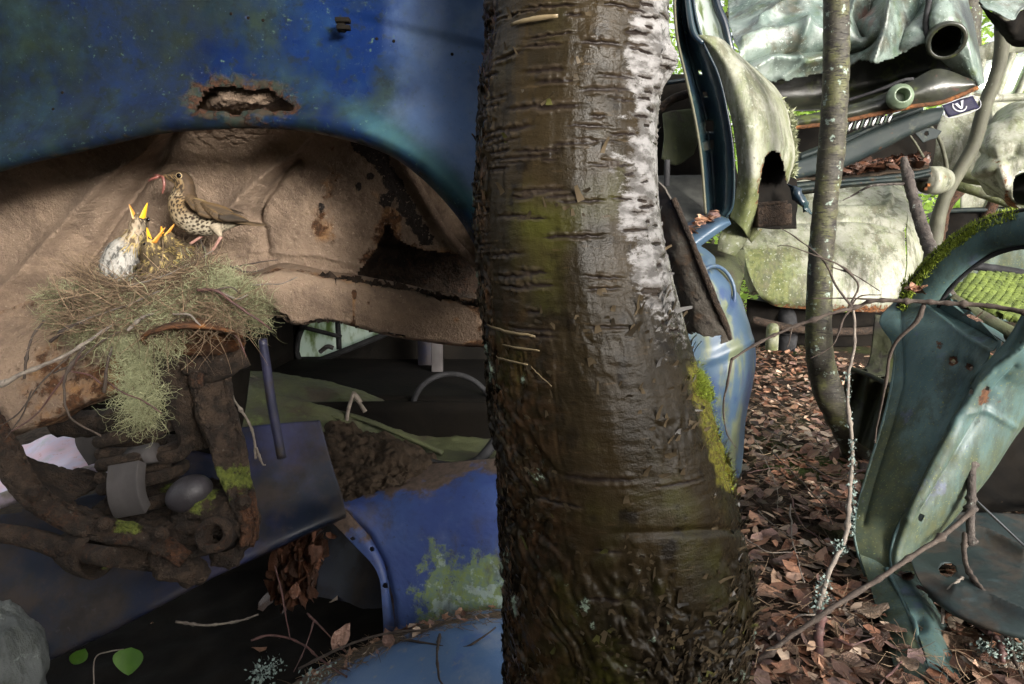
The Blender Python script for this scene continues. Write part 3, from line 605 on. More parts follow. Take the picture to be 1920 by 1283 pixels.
# ---- coil spring with rubber sleeve, bump stop, fan blade
c0 = W(275, 945, 1.30); c1 = W(262, 790, 1.33); ax = (c1 - c0); hgt = np.linalg.norm(ax); ax /= hgt
u = np.cross(ax, (0, 1, 0)); u /= np.linalg.norm(u); v = np.cross(ax, u)
t = np.linspace(0, 2 * np.pi * 3.6, 190); P = c0 + (t / t[-1])[:, None] * hgt * ax + .072 * (np.cos(t + 1)[:, None] * u + np.sin(t + 1)[:, None] * v)
V, F = tube(P, .0125, 12, None, .22, 4, nz=90); part('coil_spring', (V, F), m_drust, UC, dict(rust=np.full(len(V), .12), moss=np.zeros(len(V))))
q = np.linspace(-1, 1, 14); A, B = W(219, 878, 1.235), W(276, 868, 1.225); Cc, D = W(226, 957, 1.225), W(284, 946, 1.215)
out = np.array((0, -1, -.1)); G = np.array([[A * (1 - x) * (1 - y) + B * x * (1 - y) + Cc * (1 - x) * y + D * x * y + out * .012 * (1 - (2 * y - 1) ** 2) for x in np.linspace(0, 1, 20)] for y in np.linspace(0, 1, 24)])
sl = part('spring_sleeve', grid(G), m_greyrub, UC, thick=.022, bevel=.002)
V, F = tube(WL([(245, 860, 1.27), (292, 848, 1.26)]), [.02, .02], 8, 4); part('sleeve_collar', (V, F), m_greyrub, sl, smooth=False)
V, F = lump(W(355, 925, 1.205), (.044, .036, .032), 4, .04, 12); th = .5
c = W(355, 925, 1.205); R = np.array(Matrix.Rotation(-.45, 3, 'Y')); part('bump_stop', ((V - c) @ R.T + c, F), m_stone, UC)
G = pxpatch([[(150, 790, 1.5), (185, 788, 1.5), (225, 800, 1.5)], [(143, 830, 1.49), (180, 835, 1.48), (226, 838, 1.49)], [(168, 872, 1.48), (182, 868, 1.47), (215, 858, 1.48)]], 20, 20)
part('fan_blade', grid(G), m_greyrub, UC, thick=.003)
for pts, rr_ in (([(335, 760, 1.33), (352, 810, 1.29), (340, 850, 1.27), (290, 858, 1.27), (215, 850, 1.28), (188, 852, 1.30)], .0125), ([(185, 895, 1.27), (220, 902, 1.26), (262, 885, 1.28), (320, 870, 1.30)], .012)):
    V, F = tube(WL(pts), rr_, 12, 60, .12, 7, nz=70); part('hose', (V, F), m_drust, UC, dict(rust=np.full(len(V), .1), moss=np.zeros(len(V))))
for (x, y, Y_) in ((456, 942, 1.15), (300, 1002, 1.12), (196, 985, 1.125), (64, 926, 1.14), (430, 850, 1.21), (118, 1030, 1.10)):
    V, F = tube(np.array([W(x, y, Y_), W(x - 1, y - 1, Y_ - .014)]), .0085, 6, 3); part('bolt', (V, F), m_drust, UC, dict(rust=np.full(len(V), .35), moss=np.zeros(len(V))), smooth=False)
    V, F = lathe(W(x, y, Y_), (0, -1, .1), [(.001, .004), (.013, .004), (.0135, 0), (.0135, -.004)], 18); part('washer', (V, F), m_drust, UC, dict(rust=np.full(len(V), .5), moss=np.zeros(len(V))))
# dark underbody behind the suspension
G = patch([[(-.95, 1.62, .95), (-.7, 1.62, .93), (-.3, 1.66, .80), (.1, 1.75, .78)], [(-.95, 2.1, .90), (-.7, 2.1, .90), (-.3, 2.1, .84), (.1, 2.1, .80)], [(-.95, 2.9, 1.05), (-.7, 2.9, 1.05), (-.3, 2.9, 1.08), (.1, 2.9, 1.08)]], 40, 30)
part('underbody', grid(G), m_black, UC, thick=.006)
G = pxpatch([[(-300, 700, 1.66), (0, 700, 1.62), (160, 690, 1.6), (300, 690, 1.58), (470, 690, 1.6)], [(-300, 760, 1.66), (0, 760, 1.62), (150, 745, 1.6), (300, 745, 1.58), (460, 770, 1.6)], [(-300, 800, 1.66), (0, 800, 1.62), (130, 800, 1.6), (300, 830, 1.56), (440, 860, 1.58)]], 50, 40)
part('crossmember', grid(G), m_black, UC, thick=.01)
V, F = tube(WL([(110, 795, 1.5), (190, 792, 1.48), (240, 780, 1.45)]), [.03, .03, .025], 10, 20, .2); part('exhaust_stub', (V, F), m_drust, UC, dict(rust=np.zeros(len(V)), moss=np.zeros(len(V))))
# ================================================================ birch trunk in the middle
BT = thing('birch_tree', 'thick leaning birch trunk in the centre, dark bark with white right side, partly painted glare', 'tree', (0.1, .9, 0))
ctl = [(-900, 930, 1295), (-500, 922, 1285), (-200, 912, 1272), (0, 906, 1264), (70, 904, 1262), (130, 897, 1256), (220, 892, 1242), (300, 889, 1240), (380, 886, 1242), (450, 887, 1250), (530, 893, 1266), (600, 899, 1284), (680, 908, 1306), (760, 914, 1332), (850, 922, 1358), (940, 930, 1380), (1040, 936, 1398), (1110, 939, 1404), (1180, 941, 1398), (1283, 942, 1372), (1400, 938, 1356), (1560, 930, 1350), (1900, 925, 1370)]
D = np.array(ctl, float); YC = .90
nr = 620
tz = np.concatenate([np.linspace(0, 2, 60, endpoint=False), np.linspace(2, 20, nr - 90), np.linspace(20, 22, 31)[1:]])
Dm = cr(D, tz)
wl = np.array([W(d[1], d[0], YC) for d in Dm]); wr = np.array([W(d[2], d[0], YC) for d in Dm])
Cn = (wl + wr) / 2; Rd = np.linalg.norm(wr - wl, axis=1) / 2 * .985
Cn[:, 1] = YC + np.interp(Cn[:, 2], [-.1, .3, .8, 1.6], [-.02, 0, .01, .05])
na = 400; a = np.concatenate([np.linspace(-2.0, 2.0, 300), np.linspace(2.0, 2 * np.pi - 2.0, 40)[1:-1]]); na = len(a)   # 0 faces the camera
d = np.stack([np.sin(a), -np.cos(a), 0 * a], 1)
G = Cn[:, None] + Rd[:, None, None] * d[None]; px, py = proj(G); A = a[None] + 0 * px
Z = G[..., 2]; S = A * .125                      # arc length
P2 = np.stack([S, Z, 0 * S], -1)
low = sst(py, 520, 900)                           # rough bark grows towards the foot
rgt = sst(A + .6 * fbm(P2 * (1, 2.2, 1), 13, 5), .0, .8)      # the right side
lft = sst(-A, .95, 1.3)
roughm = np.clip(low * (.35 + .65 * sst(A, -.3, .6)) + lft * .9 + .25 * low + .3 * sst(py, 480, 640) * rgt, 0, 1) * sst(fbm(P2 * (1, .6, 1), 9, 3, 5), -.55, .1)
smoothband = np.exp(-((py - (1015 - .02 * (px - 1100))) / 28) ** 2) * sst(px, 1180, 1280); roughm *= (1 - .85 * smoothband)
H = .004 * fbm(P2 * (1, .35, 1), 7, 3, 1) + .0007 * fbm(P2 * (.35, 1.6, 1), 90, 3, 2) + .0012 * fbm(P2 * (1, .12, 1), 60, 3, 31)
crk = 1 - np.abs(fbm(P2 * (1.0, .32, 1) + .04 * np.stack([fbm(P2, 14, 2, 3), 0 * S, 0 * S], -1), 62, 3, 6))
plate = sst(crk, .72, .97)
cells = np.abs(fbm(P2 * (1, .22, 1), 95, 4, 13))
H += roughm * (-.007 * plate + .0055 * cells + .0035 * fbm(P2 * (1, .5, 1), 190, 2, 9))
H -= .006 * np.exp(-((py - (1002 - .03 * (px - 1150))) / 7) ** 2) * sst(px, 1120, 1200) * (.6 + .4 * vn(P2, 50))
# swelling knot on the right near the top
kn = np.exp(-((px - 1252) ** 2 / 26 ** 2 + (py - 118) ** 2 / 34 ** 2)); H += kn * (.010 + .012 * fbm(P2, 90, 3, 3))
# lenticels
r = np.random.default_rng(21); LN = np.zeros_like(H); RI = np.zeros_like(H)
zs = np.linspace(Z.min(), Z.max(), 10)
lent = []
for k in range(235):
    ly = r.uniform(-120, 1300) if k < 170 else r.uniform(-100, 560); la = r.uniform(-1.5, 1.55)
    if ly > 560 and r.random() < .85: continue
    ii = np.argmin(np.abs(py[:, 150] - ly)); z0 = Z[ii, 0]; ln = r.uniform(.008, .030) * (1.25 if la < .6 else .8); th = r.uniform(.0011, .0026); tl = r.normal(.02, .05)
    i0, i1 = max(0, ii - 14), min(len(Z), ii + 15)
    ds = S[i0:i1] - la * .125; dz = Z[i0:i1] - z0 - tl * ds + .0012 * vn(P2[i0:i1], 160, k)
    e = np.exp(-(np.abs(ds) / ln) ** 4); LN[i0:i1] = np.maximum(LN[i0:i1], e * np.exp(-(dz / th) ** 2)); RI[i0:i1] = np.maximum(RI[i0:i1], e * (np.exp(-((dz - 1.9 * th) / (1.2 * th)) ** 2) + .8 * np.exp(-((dz + 1.9 * th) / (1.2 * th)) ** 2)))
H += .0020 * RI * np.clip(.35 + .9 * vn(P2, 220, 2) + .5 * vn(P2, 40, 8), 0, 2) - .0028 * LN
N = gnorm(G); Gd = G + d[None] * H[..., None]
white = rgt * (1 - .9 * sst(py, 470, 790)) * sst(fbm(P2 * (.5, 1.3, 1), 14, 4, 9) + 1.1 * sst(A, .15, .8), .0, .7)  # white bark and the glare on it, both put into the colour
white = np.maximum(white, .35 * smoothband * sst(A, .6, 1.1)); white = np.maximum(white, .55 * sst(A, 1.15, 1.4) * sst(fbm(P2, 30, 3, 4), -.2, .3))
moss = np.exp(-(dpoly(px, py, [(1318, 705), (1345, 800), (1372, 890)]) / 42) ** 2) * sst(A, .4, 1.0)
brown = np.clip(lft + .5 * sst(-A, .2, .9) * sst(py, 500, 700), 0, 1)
_m = MT('birch_bark', .35, spec=.12)
c = _m.mix(_m.ramp(_m.noise(9, 5, .6, st=(1, 1, .6)), .35, .68), (.011, .0085, .0048), (.025, .0175, .0085))
c = _m.mix(_m.ramp(_m.noise(7, 4, .5, off=4), .52, .74), c, (.036, .036, .008))
c = _m.mix(_m.ramp(_m.noise(26, 6, .6, off=9), .55, .7), c, (.007, .005, .003))
c = _m.mix(_m.ramp(_m.noise(120, 3, .6, st=(.25, .25, 1.2), off=2), .62, .75), c, (.044, .030, .015))
c = _m.mix(_m.math('MULTIPLY', _m.attr('brown'), _m.ramp(_m.noise(45, 5), .4, .6)), c, (.060, .031, .016))
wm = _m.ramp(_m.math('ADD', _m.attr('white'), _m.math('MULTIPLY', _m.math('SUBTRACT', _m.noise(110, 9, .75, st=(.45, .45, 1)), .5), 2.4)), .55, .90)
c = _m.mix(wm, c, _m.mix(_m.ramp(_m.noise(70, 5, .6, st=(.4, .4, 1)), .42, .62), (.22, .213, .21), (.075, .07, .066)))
c = _m.mix(_m.ramp(_m.math('ADD', _m.attr('rough'), _m.math('SUBTRACT', _m.noise(80, 5), .5)), .55, .9), c, _m.mix(_m.ramp(_m.noise(75, 5, .6, off=3), .45, .65), (.010, .0075, .005), (.036, .028, .018)))
c = _m.mix(_m.ramp(_m.math('ADD', _m.attr('moss'), _m.math('SUBTRACT', _m.noise(50, 6), .5)), .45, .75), c, _m.mix(_m.ramp(_m.noise(150, 3), .4, .6), (.07, .055, .015), (.13, .12, .02)))
c = _m.mix(_m.ramp(_m.math('ADD', _m.math('MULTIPLY', _m.attr('rough'), .12), _m.noise(26, 6, .7, off=13)), .70, .76), c, (.22, .28, .22))
c = _m.mix(_m.ramp(_m.attr('lent'), .25, .6), c, (.014, .010, .008))
c = _m.mix(_m.math('MULTIPLY', _m.ramp(_m.attr('rim'), .3, .8), .45), c, (.045, .034, .024))
_m.addh(_m.noise(240, 4, .6, st=(.5, .5, 1)), .6); _m.addh(_m.noise(500, 3), .35); _m.addh(_m.noise(90, 5, .65, st=(1, 1, .3)), .6)
m_birch = _m.done(c, _m.mixf(_m.ramp(_m.noise(18, 5, .6, off=21), .4, .7), .19, .42), 1, .0013)
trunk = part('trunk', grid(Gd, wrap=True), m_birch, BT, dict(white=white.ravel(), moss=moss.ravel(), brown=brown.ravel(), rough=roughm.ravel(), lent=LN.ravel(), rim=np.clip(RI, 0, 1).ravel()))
# peeling flakes
_m = MT('bark_flake', .3, spec=.3); _m.set(_m.b.inputs['Base Color'], _m.attr('Col', True)); m_flake = _m.m
it, cols = [], []
fr = np.random.default_rng(3)
for k in range(11000):
    ii = fr.integers(70, len(Gd) - 25); jj = fr.integers(10, 290); p = roughm[ii, jj]; ex = py[ii, jj]
    pr = .012 + 1.0 * p * (.45 + .55 * sst(al_ := A[ii, jj], -.2, .5)) + .12 * (lft[ii, jj] > .3)
    if fr.random() > pr: continue
    al = A[ii, jj]; nrm = d[jj]; tgd = np.array((math.cos(al), math.sin(al), 0)); up = np.array((0, 0, 1.0))
    th = fr.normal(0, .35) + (0 if fr.random() < .8 else 1.4); uu = math.cos(th) * up + math.sin(th) * tgd; vv = -math.sin(th) * up + math.cos(th) * tgd
    l, w = fr.uniform(.004, .013) * (1.7 if fr.random() < .15 else 1) * (1.25 if al > .3 else 1), fr.uniform(.0015, .0055); cur = fr.uniform(.1, .6) * (.45 if lft[ii, jj] > .3 else 1)
    g = np.array([[Gd[ii, jj] - .0006 * nrm + uu * l * (s - .3) + vv * w * q * (1 - .55 * s) + nrm * (cur * l * max(0, s) ** 2 + .0004) for q in (-1, 0, 1)] for s in (0, .4, .75, 1.0)])
    it.append(grid(g)); wv = white[ii, jj]; base = np.array((.038, .029, .018)) * fr.uniform(.4, 2.6) if fr.random() > wv * .8 else np.array((.17, .165, .16)) * fr.uniform(.5, 1.1)
    if lft[ii, jj] > .3: base = np.array((.085, .048, .025)) * fr.uniform(.5, 1.6)
    if fr.random() < .03: base = np.array((.08, .078, .025))
    cols.append(np.tile(base, (12, 1)))
V, F = cat(it); kind(part('bark_flake', (V, F), m_flake, BT, dict(Col=np.concatenate(cols)), smooth=False), 'stuff')
# pale torn strips where the bark has been broken
for (x0, y0, x1, y1, w) in ((912, 630, 1002, 634, 5), (945, 662, 1012, 660, 4), (930, 690, 992, 692, 4), (992, 695, 1028, 728, 2), (960, 32, 1040, 30, 6)):
    al0, al1 = [math.asin(max(-1, min(1, (x - (np.interp(y0, D[:, 0], D[:, 1]) + np.interp(y0, D[:, 0], D[:, 2])) / 2) / ((np.interp(y0, D[:, 0], D[:, 2]) - np.interp(y0, D[:, 0], D[:, 1])) / 2)))) for x in (x0, x1)]
    ii0 = np.argmin(np.abs(py[:, 150] - y0)); ii1 = np.argmin(np.abs(py[:, 150] - y1)); rows = []
    for s in np.linspace(0, 1, 12):
        al = al0 + (al1 - al0) * s; ii = int(ii0 + (ii1 - ii0) * s); jj = np.argmin(np.abs(a - al)); b = Gd[ii, jj] + d[jj] * (.003 + .004 * s)
        ww = w * .0004 * (1.0 if s < .5 else 1.2) * (.4 + .6 * math.sin(math.pi * min(1, s * .8 + .15))); rows.append([b + (0, 0, q * ww) + d[jj] * .001 * q for q in (-1, 0, 1)])
    G2 = np.array(rows); part('torn_strip', grid(G2), m_flake, BT, dict(Col=np.tile((.20, .155, .09), (36, 1))), thick=.0008)
# moss cushion on the right edge
def mosstuft(name, centers, mat, parent, n, ln, seed, nrmfn):
    r = np.random.default_rng(seed); C = np.asarray(centers); b = C[r.integers(0, len(C), n)] + r.normal(0, .004, (n, 3)); nr_ = nrmfn(b)
    dr = nr_ + r.normal(0, .55, (n, 3)); dr /= np.linalg.norm(dr, axis=1, keepdims=True); L = ln * r.uniform(.5, 1.3, n)
    sd = np.cross(dr, r.normal(0, 1, (n, 3))); sd /= np.linalg.norm(sd, axis=1, keepdims=True) + 1e-9; w = L * .13
    V = np.stack([b - sd * w[:, None], b + sd * w[:, None], b + dr * (L * .6)[:, None] + sd * (w * .6)[:, None], b + dr * L[:, None]], 1).reshape(-1, 3)
    F = (np.arange(n)[:, None] * 4 + np.arange(4)[None]); o = part(name, (V, F), mat, parent, dict(r=np.repeat(r.random(n), 4)), smooth=False); return kind(o, 'stuff')
_m = MT('bright_moss', .9); m_moss = _m.done(_m.mix(_m.attr('r'), (.10, .13, .012), (.26, .33, .03)))
sel = (np.hypot((px - 1322) / .7, py - 722) < 28) & (np.abs(A) < 1.75) & (A > .8)
mosstuft('moss', Gd[sel], m_moss, BT, 2600, .0055, 4, lambda b: np.tile((.8, -.3, .5), (len(b), 1)))
sel = (dpoly(px, py, [(1318, 705), (1345, 800), (1372, 890)]) < 30) & (A > .5) & (A < 1.7)
mosstuft('moss', Gd[sel], m_moss, BT, 2200, .0032, 5, lambda b: np.tile((.8, -.3, .5), (len(b), 1)))
# ================================================================ lower blue wreck under it
LC = thing('wrecked_car', 'sunken cobalt blue car wreck with steering wheel, lying beneath the dark blue wreck', 'car', W(700, 1150, 1.7))
# long flat wing panel
G = pxpatch([[(-260, 900, 1.42), (60, 860, 1.52), (330, 820, 1.60), (470, 800, 1.63), (600, 788, 1.66)], [(-260, 1010, 1.36), (60, 980, 1.45), (330, 920, 1.54), (480, 890, 1.58), (622, 870, 1.62)],
             [(-260, 1160, 1.30), (60, 1080, 1.38), (330, 1010, 1.49), (490, 960, 1.54), (640, 925, 1.59)], [(-260, 1330, 1.25), (60, 1232, 1.32), (250, 1150, 1.37), (430, 1058, 1.45), (648, 962, 1.56)], [(-260, 1345, 1.28), (60, 1244, 1.35), (250, 1160, 1.40), (430, 1066, 1.48), (650, 970, 1.60)]], 150, 90)
px, py = proj(G); G = G + gnorm(G) * (.006 * fbm(G, 5, 3))[..., None]; keep = np.ones(px.shape, bool)
keep &= ~inpoly(px, py, [(-400, 650), (300, 650), (262, 880), (180, 925), (60, 950), (-60, 980), (-400, 1020)])
wp = part('wing_panel', grid(G, keep), m_dblue, LC, dict(rust=sst(px, 100, 400).ravel()), thick=.003)
spots('rivet_hole', G, gnorm(G), ((66, 1115), (525, 945)), m_black, wp, .005)
# cobalt body side with door seam
G = pxpatch([[(560, 880, 1.80), (680, 880, 1.80), (800, 872, 1.77), (920, 862, 1.72), (1060, 850, 1.70)], [(610, 935, 1.64), (700, 930, 1.66), (800, 915, 1.66), (920, 905, 1.63), (1060, 900, 1.62)],
             [(655, 965, 1.60), (720, 985, 1.60), (800, 985, 1.59), (920, 980, 1.56), (1060, 980, 1.55)], [(712, 1060, 1.56), (760, 1060, 1.56), (830, 1060, 1.55), (920, 1060, 1.52), (1060, 1060, 1.5)],
             [(735, 1150, 1.53), (780, 1150, 1.53), (840, 1150, 1.52), (920, 1150, 1.50), (1060, 1150, 1.48)], [(740, 1260, 1.50), (790, 1260, 1.5), (850, 1260, 1.5), (930, 1260, 1.48), (1060, 1260, 1.46)]], 150, 130)
px, py = proj(G); N = gnorm(G)
seam = [(648, 960), (690, 1005), (718, 1060), (735, 1130), (745, 1260)]
G = G + N * (-.016 * np.exp(-(dpoly(px, py, seam) / 8) ** 2) + .004 * fbm(G, 6, 3) + .0008 * fbm(G, 120, 3))[..., None]
keep = np.ones(px.shape, bool)
mo = sst(py, 930, 1110) * sst(1250 - py, 0, 90) * sst(px, 720, 830) * 1.15 + .45 * fbm(G, 11, 4) + .25 * fbm(G * (1, 1, .3), 40, 3, 5)
dirt = sst(985 - py, 0, 90) * (1 - .75 * sst(px, 780, 900)) + .6 * sst(905 - py, 0, 30) + .8 * np.exp(-(dpoly(px, py, seam) / 9) ** 2)
bs_ = part('body_side', grid(G, keep), m_cobalt, LC, dict(moss=np.clip(mo, 0, 1).ravel(), dirt=np.clip(dirt, 0, 1).ravel()), thick=.003)
spots('rivet_hole', G, gnorm(G), ((776, 1074), (914, 1000), (860, 900)), m_black, bs_, .0045)
# flange strip left of the seam
G = pxpatch([[(618, 975, 1.60), (640, 962, 1.605), (655, 960, 1.615)], [(662, 1020, 1.575), (682, 1010, 1.58), (700, 1008, 1.6)], [(705, 1070, 1.555), (715, 1066, 1.56), (728, 1064, 1.58)], [(716, 1130, 1.54), (726, 1130, 1.545), (740, 1130, 1.565)], [(722, 1260, 1.51), (732, 1260, 1.515), (748, 1260, 1.53)]], 20, 120)
px, py = proj(G); kk = (np.hypot(px - 722, py - 1098) > 4) & (np.hypot(px - 697, py - 1030) > 3) & (np.hypot(px - 662, py - 1010) > 3)
part('door_flange', grid(G, kk), m_cobalt, LC, dict(moss=np.full(2400, .1), dirt=np.clip(sst(1060 - py, 0, 90) * .9, 0, 1).ravel()), thick=.003)
# dark blue inner door panel, black wheel cavity
G = pxpatch([[(600, 960, 1.88), (640, 970, 1.86), (700, 980, 1.8), (760, 1000, 1.75)], [(596, 1080, 1.83), (640, 1080, 1.79), (690, 1080, 1.74), (760, 1080, 1.7)], [(590, 1220, 1.72), (640, 1220, 1.69), (690, 1220, 1.66), (760, 1220, 1.62)]], 40, 40)
part('inner_door', grid(G), m_dblue, LC, dict(rust=np.full(1600, .2)), thick=.003)
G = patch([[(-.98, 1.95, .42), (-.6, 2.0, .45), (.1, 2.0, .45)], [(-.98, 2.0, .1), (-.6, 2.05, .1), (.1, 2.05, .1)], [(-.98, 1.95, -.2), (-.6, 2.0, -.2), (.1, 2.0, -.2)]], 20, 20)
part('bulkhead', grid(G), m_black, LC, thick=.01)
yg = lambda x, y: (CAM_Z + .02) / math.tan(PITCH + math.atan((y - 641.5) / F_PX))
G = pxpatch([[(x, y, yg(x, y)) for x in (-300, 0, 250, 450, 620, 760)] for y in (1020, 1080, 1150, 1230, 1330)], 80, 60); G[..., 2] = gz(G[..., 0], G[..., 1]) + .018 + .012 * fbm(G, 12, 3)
part('shade_sheet', grid(G), m_black, LC, thick=.004)  # black sheet over the ground, put in for the cavity's deep shade
# cowl and hood remains: olive, earth covered
G = pxpatch([[(250, 830, 1.66), (380, 805, 1.68), (480, 815, 1.72), (600, 830, 1.76), (700, 880, 1.78), (800, 885, 1.78), (1000, 885, 1.74)],
             [(260, 790, 1.80), (400, 770, 1.82), (490, 770, 1.86), (600, 790, 1.88), (700, 835, 1.88), (800, 866, 1.86), (1000, 872, 1.80)],
             [(300, 770, 1.95), (420, 740, 1.97), (500, 738, 1.99), (600, 762, 2.0), (700, 800, 1.98), (800, 842, 1.95), (1000, 850, 1.9)],
             [(330, 730, 2.12), (440, 715, 2.13), (510, 706, 2.14), (600, 725, 2.12), (700, 752, 2.1), (800, 800, 2.07), (1000, 830, 2.0)],
             [(340, 712, 2.24), (450, 700, 2.26), (510, 697, 2.27), (600, 712, 2.25), (700, 742, 2.2), (800, 790, 2.14), (1000, 820, 2.06)],
             [(340, 740, 2.34), (450, 730, 2.34), (510, 725, 2.34), (600, 735, 2.32), (700, 765, 2.26), (800, 815, 2.2), (1000, 850, 2.1)]], 170, 110)
px, py = proj(G); N = gnorm(G); G = G + N * (.012 * fbm(G, 12, 4) + .004 * fbm(G, 60, 3) + .02 * np.exp(-(dpoly(px, py, [(470, 735), (560, 762), (700, 800), (800, 850)]) / 8) ** 2))[..., None]
part('cowl', grid(G, (px > 372) | (py > 770)), m_olive, LC)
# wiper channel strips
for pts, rr_ in (([(462, 700, 2.16), (560, 752, 2.02), (690, 790, 1.95), (830, 850, 1.88)], .008), ([(462, 712, 2.10), (560, 764, 1.97), (640, 785, 1.93)], .006)):
    V, F = tube(WL(pts), rr_, 6, 60, .15); part('wiper_channel', (V, F), m_olive, LC)
V, F = tube(WL([(663, 735, 2.0), (653, 770, 1.96), (650, 800, 1.94), (656, 835, 1.9)]), [.005, .006, .006, .012], 8, 30, .1); part('wiper_arm', (V, F), m_twigg, LC)
V, F = tube(WL([(662, 738, 2.0), (672, 750, 2.0), (685, 772, 2.0)]), [.010, .009, .008], 8, 14, .1); part('wiper_arm', (V, F), m_twigg, LC)
# windscreen rubber
V, F = tube(WL([(690, 830, 1.84), (740, 852, 1.82), (800, 868, 1.79), (850, 876, 1.77), (890, 868, 1.77), (915, 845, 1.80), (940, 810, 1.84), (960, 770, 1.9)]), .014, 10, 80, .1, 3); part('windscreen_rubber', (V, F), m_rubber, LC)
# earth pile
G = pxpatch([[(590, 800, 1.86), (680, 810, 1.86), (760, 830, 1.84), (820, 870, 1.8)], [(600, 850, 1.74), (690, 850, 1.74), (760, 860, 1.74), (810, 885, 1.74)], [(625, 910, 1.66), (690, 900, 1.68), (740, 895, 1.70), (790, 892, 1.72)], [(645, 950, 1.60), (690, 935, 1.64), (735, 920, 1.66), (780, 900, 1.70)]], 90, 80)
G = G + gnorm(G) * (.03 * fbm(G, 22, 4, 2) + .012 * fbm(G, 80, 3, 4) + .012)[..., None]; part('soil_pile', grid(G), m_soil, LC)
# cabin: back wall with mossy window, posts, roof and floor
win = [(556, 660), (560, 632), (574, 606), (600, 594), (660, 596), (735, 615), (735, 622), (690, 640), (640, 660), (590, 678), (566, 682)]
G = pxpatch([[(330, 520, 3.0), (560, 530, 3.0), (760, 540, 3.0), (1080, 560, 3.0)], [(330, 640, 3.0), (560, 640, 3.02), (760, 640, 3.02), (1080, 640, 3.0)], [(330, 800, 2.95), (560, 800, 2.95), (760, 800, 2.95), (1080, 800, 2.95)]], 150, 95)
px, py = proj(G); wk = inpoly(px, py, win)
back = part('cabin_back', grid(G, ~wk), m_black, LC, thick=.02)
d_ = [W(x, y, 2.99) for x, y in win]; V, F = tube(np.array(d_ + [d_[0]]), .013, 8, 120); part('window_rubber', (V, F), m_rubber, back)
G = pxpatch([[(540, 585, 3.06), (750, 590, 3.06)], [(540, 695, 3.06), (750, 695, 3.06)]], 20, 12); part('window_pane', grid(G), m_glassmoss, back, thick=.004)
V, F = tube(WL([(632, 585, 2.96), (636, 655, 2.96)]), .012, 6, 6); part('window_post', (V, F), m_rubber, back)
V, F = tube(WL([(570, 614, 2.94), (640, 632, 2.94)]), .010, 6, 6); part('window_bar', (V, F), m_rubber, back)
V, F = tube(WL([(600, 660, 2.93), (614, 650, 2.92), (625, 653, 2.92)]), .010, 8, 12); part('window_latch', (V, F), m_greyrub, back)
part('seat_post', box(W(820, 690, 2.7), .045, .03, .28), m_greyrub, LC, bevel=.004, smooth=False)
part('seat_post', box(W(797, 655, 2.85), .06, .03, .20), m_dblue, LC, dict(rust=np.zeros(8)), bevel=.004, smooth=False)
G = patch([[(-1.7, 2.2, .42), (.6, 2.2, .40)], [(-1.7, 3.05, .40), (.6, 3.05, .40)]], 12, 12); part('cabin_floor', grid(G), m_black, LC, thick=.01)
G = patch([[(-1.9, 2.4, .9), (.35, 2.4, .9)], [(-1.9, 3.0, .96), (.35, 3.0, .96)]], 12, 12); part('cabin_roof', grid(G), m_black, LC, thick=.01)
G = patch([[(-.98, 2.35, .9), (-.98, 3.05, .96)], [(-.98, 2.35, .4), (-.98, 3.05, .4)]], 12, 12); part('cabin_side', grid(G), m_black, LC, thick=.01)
# steering wheel, column, olive dash piece
c = W(850, 772, 2.20); axw = np.array((.25, -.80, .55)); sw = part('steering_wheel', ring(c, axw, .135, .0095, 10, 60), m_rubber, LC)
V, F = tube(np.array([c + (-.12, 0, -.02), c, c + (.12, 0, .02)]), [.006, .008, .006], 6, 10); part('spoke', (V, F), m_rubber, sw)
V, F = tube(np.array([c, c + (.02, .25, -.17)]), [.02, .02], 10, 5); part('steering_column', (V, F), m_rubber, sw)
G = pxpatch([[(806, 790, 2.42), (860, 745, 2.5), (960, 700, 2.55)], [(830, 810, 2.38), (890, 790, 2.42), (980, 750, 2.5)]], 24, 14); part('dash_panel', grid(G), m_olive, LC, thick=.004)
part('heater_box', box(W(868, 788, 2.3), .075, .06, .07, np.array(Matrix.Rotation(.5, 3, 'Y'))), m_rubber, LC, bevel=.004, smooth=False)
G = pxpatch([[(800, 840, 1.98), (850, 838, 1.98), (910, 850, 1.96)], [(800, 862, 1.86), (860, 868, 1.84), (905, 862, 1.84)]], 30, 16); part('dash_shelf', grid(G), m_olive, LC, thick=.004)
# ---- bare blue strip hanging from above
single('metal_strip', tube(WL([(492, 636, 1.36), (500, 690, 1.37), (510, 760, 1.38), (528, 858, 1.39)]), [.009, .010, .0105, .0105], 8, 24), layered('lilac_blue_strip', (.013, .015, .032), (.028, .028, .060), 12, [dict(c=(.03, .025, .02), s=16, lo=.5, hi=.65)], rough=.5), 'narrow blue grey metal strip hanging below the nest beside the steering wheel gap', 'metal strip')
# ---- pink lit panel seen through the suspension on the left
G = pxpatch([[(-120, 850, 2.5), (40, 838, 2.5), (95, 818, 2.5), (160, 830, 2.45), (250, 850, 2.4)], [(-120, 900, 2.35), (40, 880, 2.35), (100, 880, 2.3), (170, 870, 2.3), (250, 880, 2.28)], [(-120, 960, 2.15), (40, 940, 2.15), (110, 920, 2.15), (170, 905, 2.15), (250, 900, 2.15)]], 70, 40)
G = G + gnorm(G) * (.02 * fbm(G, 7, 3))[..., None]
single('car_sheet', grid(G), m_pinkpaint, 'faded pink and lilac car panel glimpsed through the rusty suspension', 'car panel', thick=.004)
single('plank', tube(WL([(-60, 960, 1.75), (60, 920, 1.85), (150, 890, 1.95), (250, 860, 2.05)]), [.02, .022, .02, .012], 7, 40, .35, 5, nz=25), layered('lilac_weathered_wood', (.36, .30, .38), (.18, .16, .13), 20, [dict(c=(.16, .22, .06), s=12, lo=.5, hi=.64)], rough=.9), 'weathered lilac grey strip of wood behind the coil spring', 'plank')
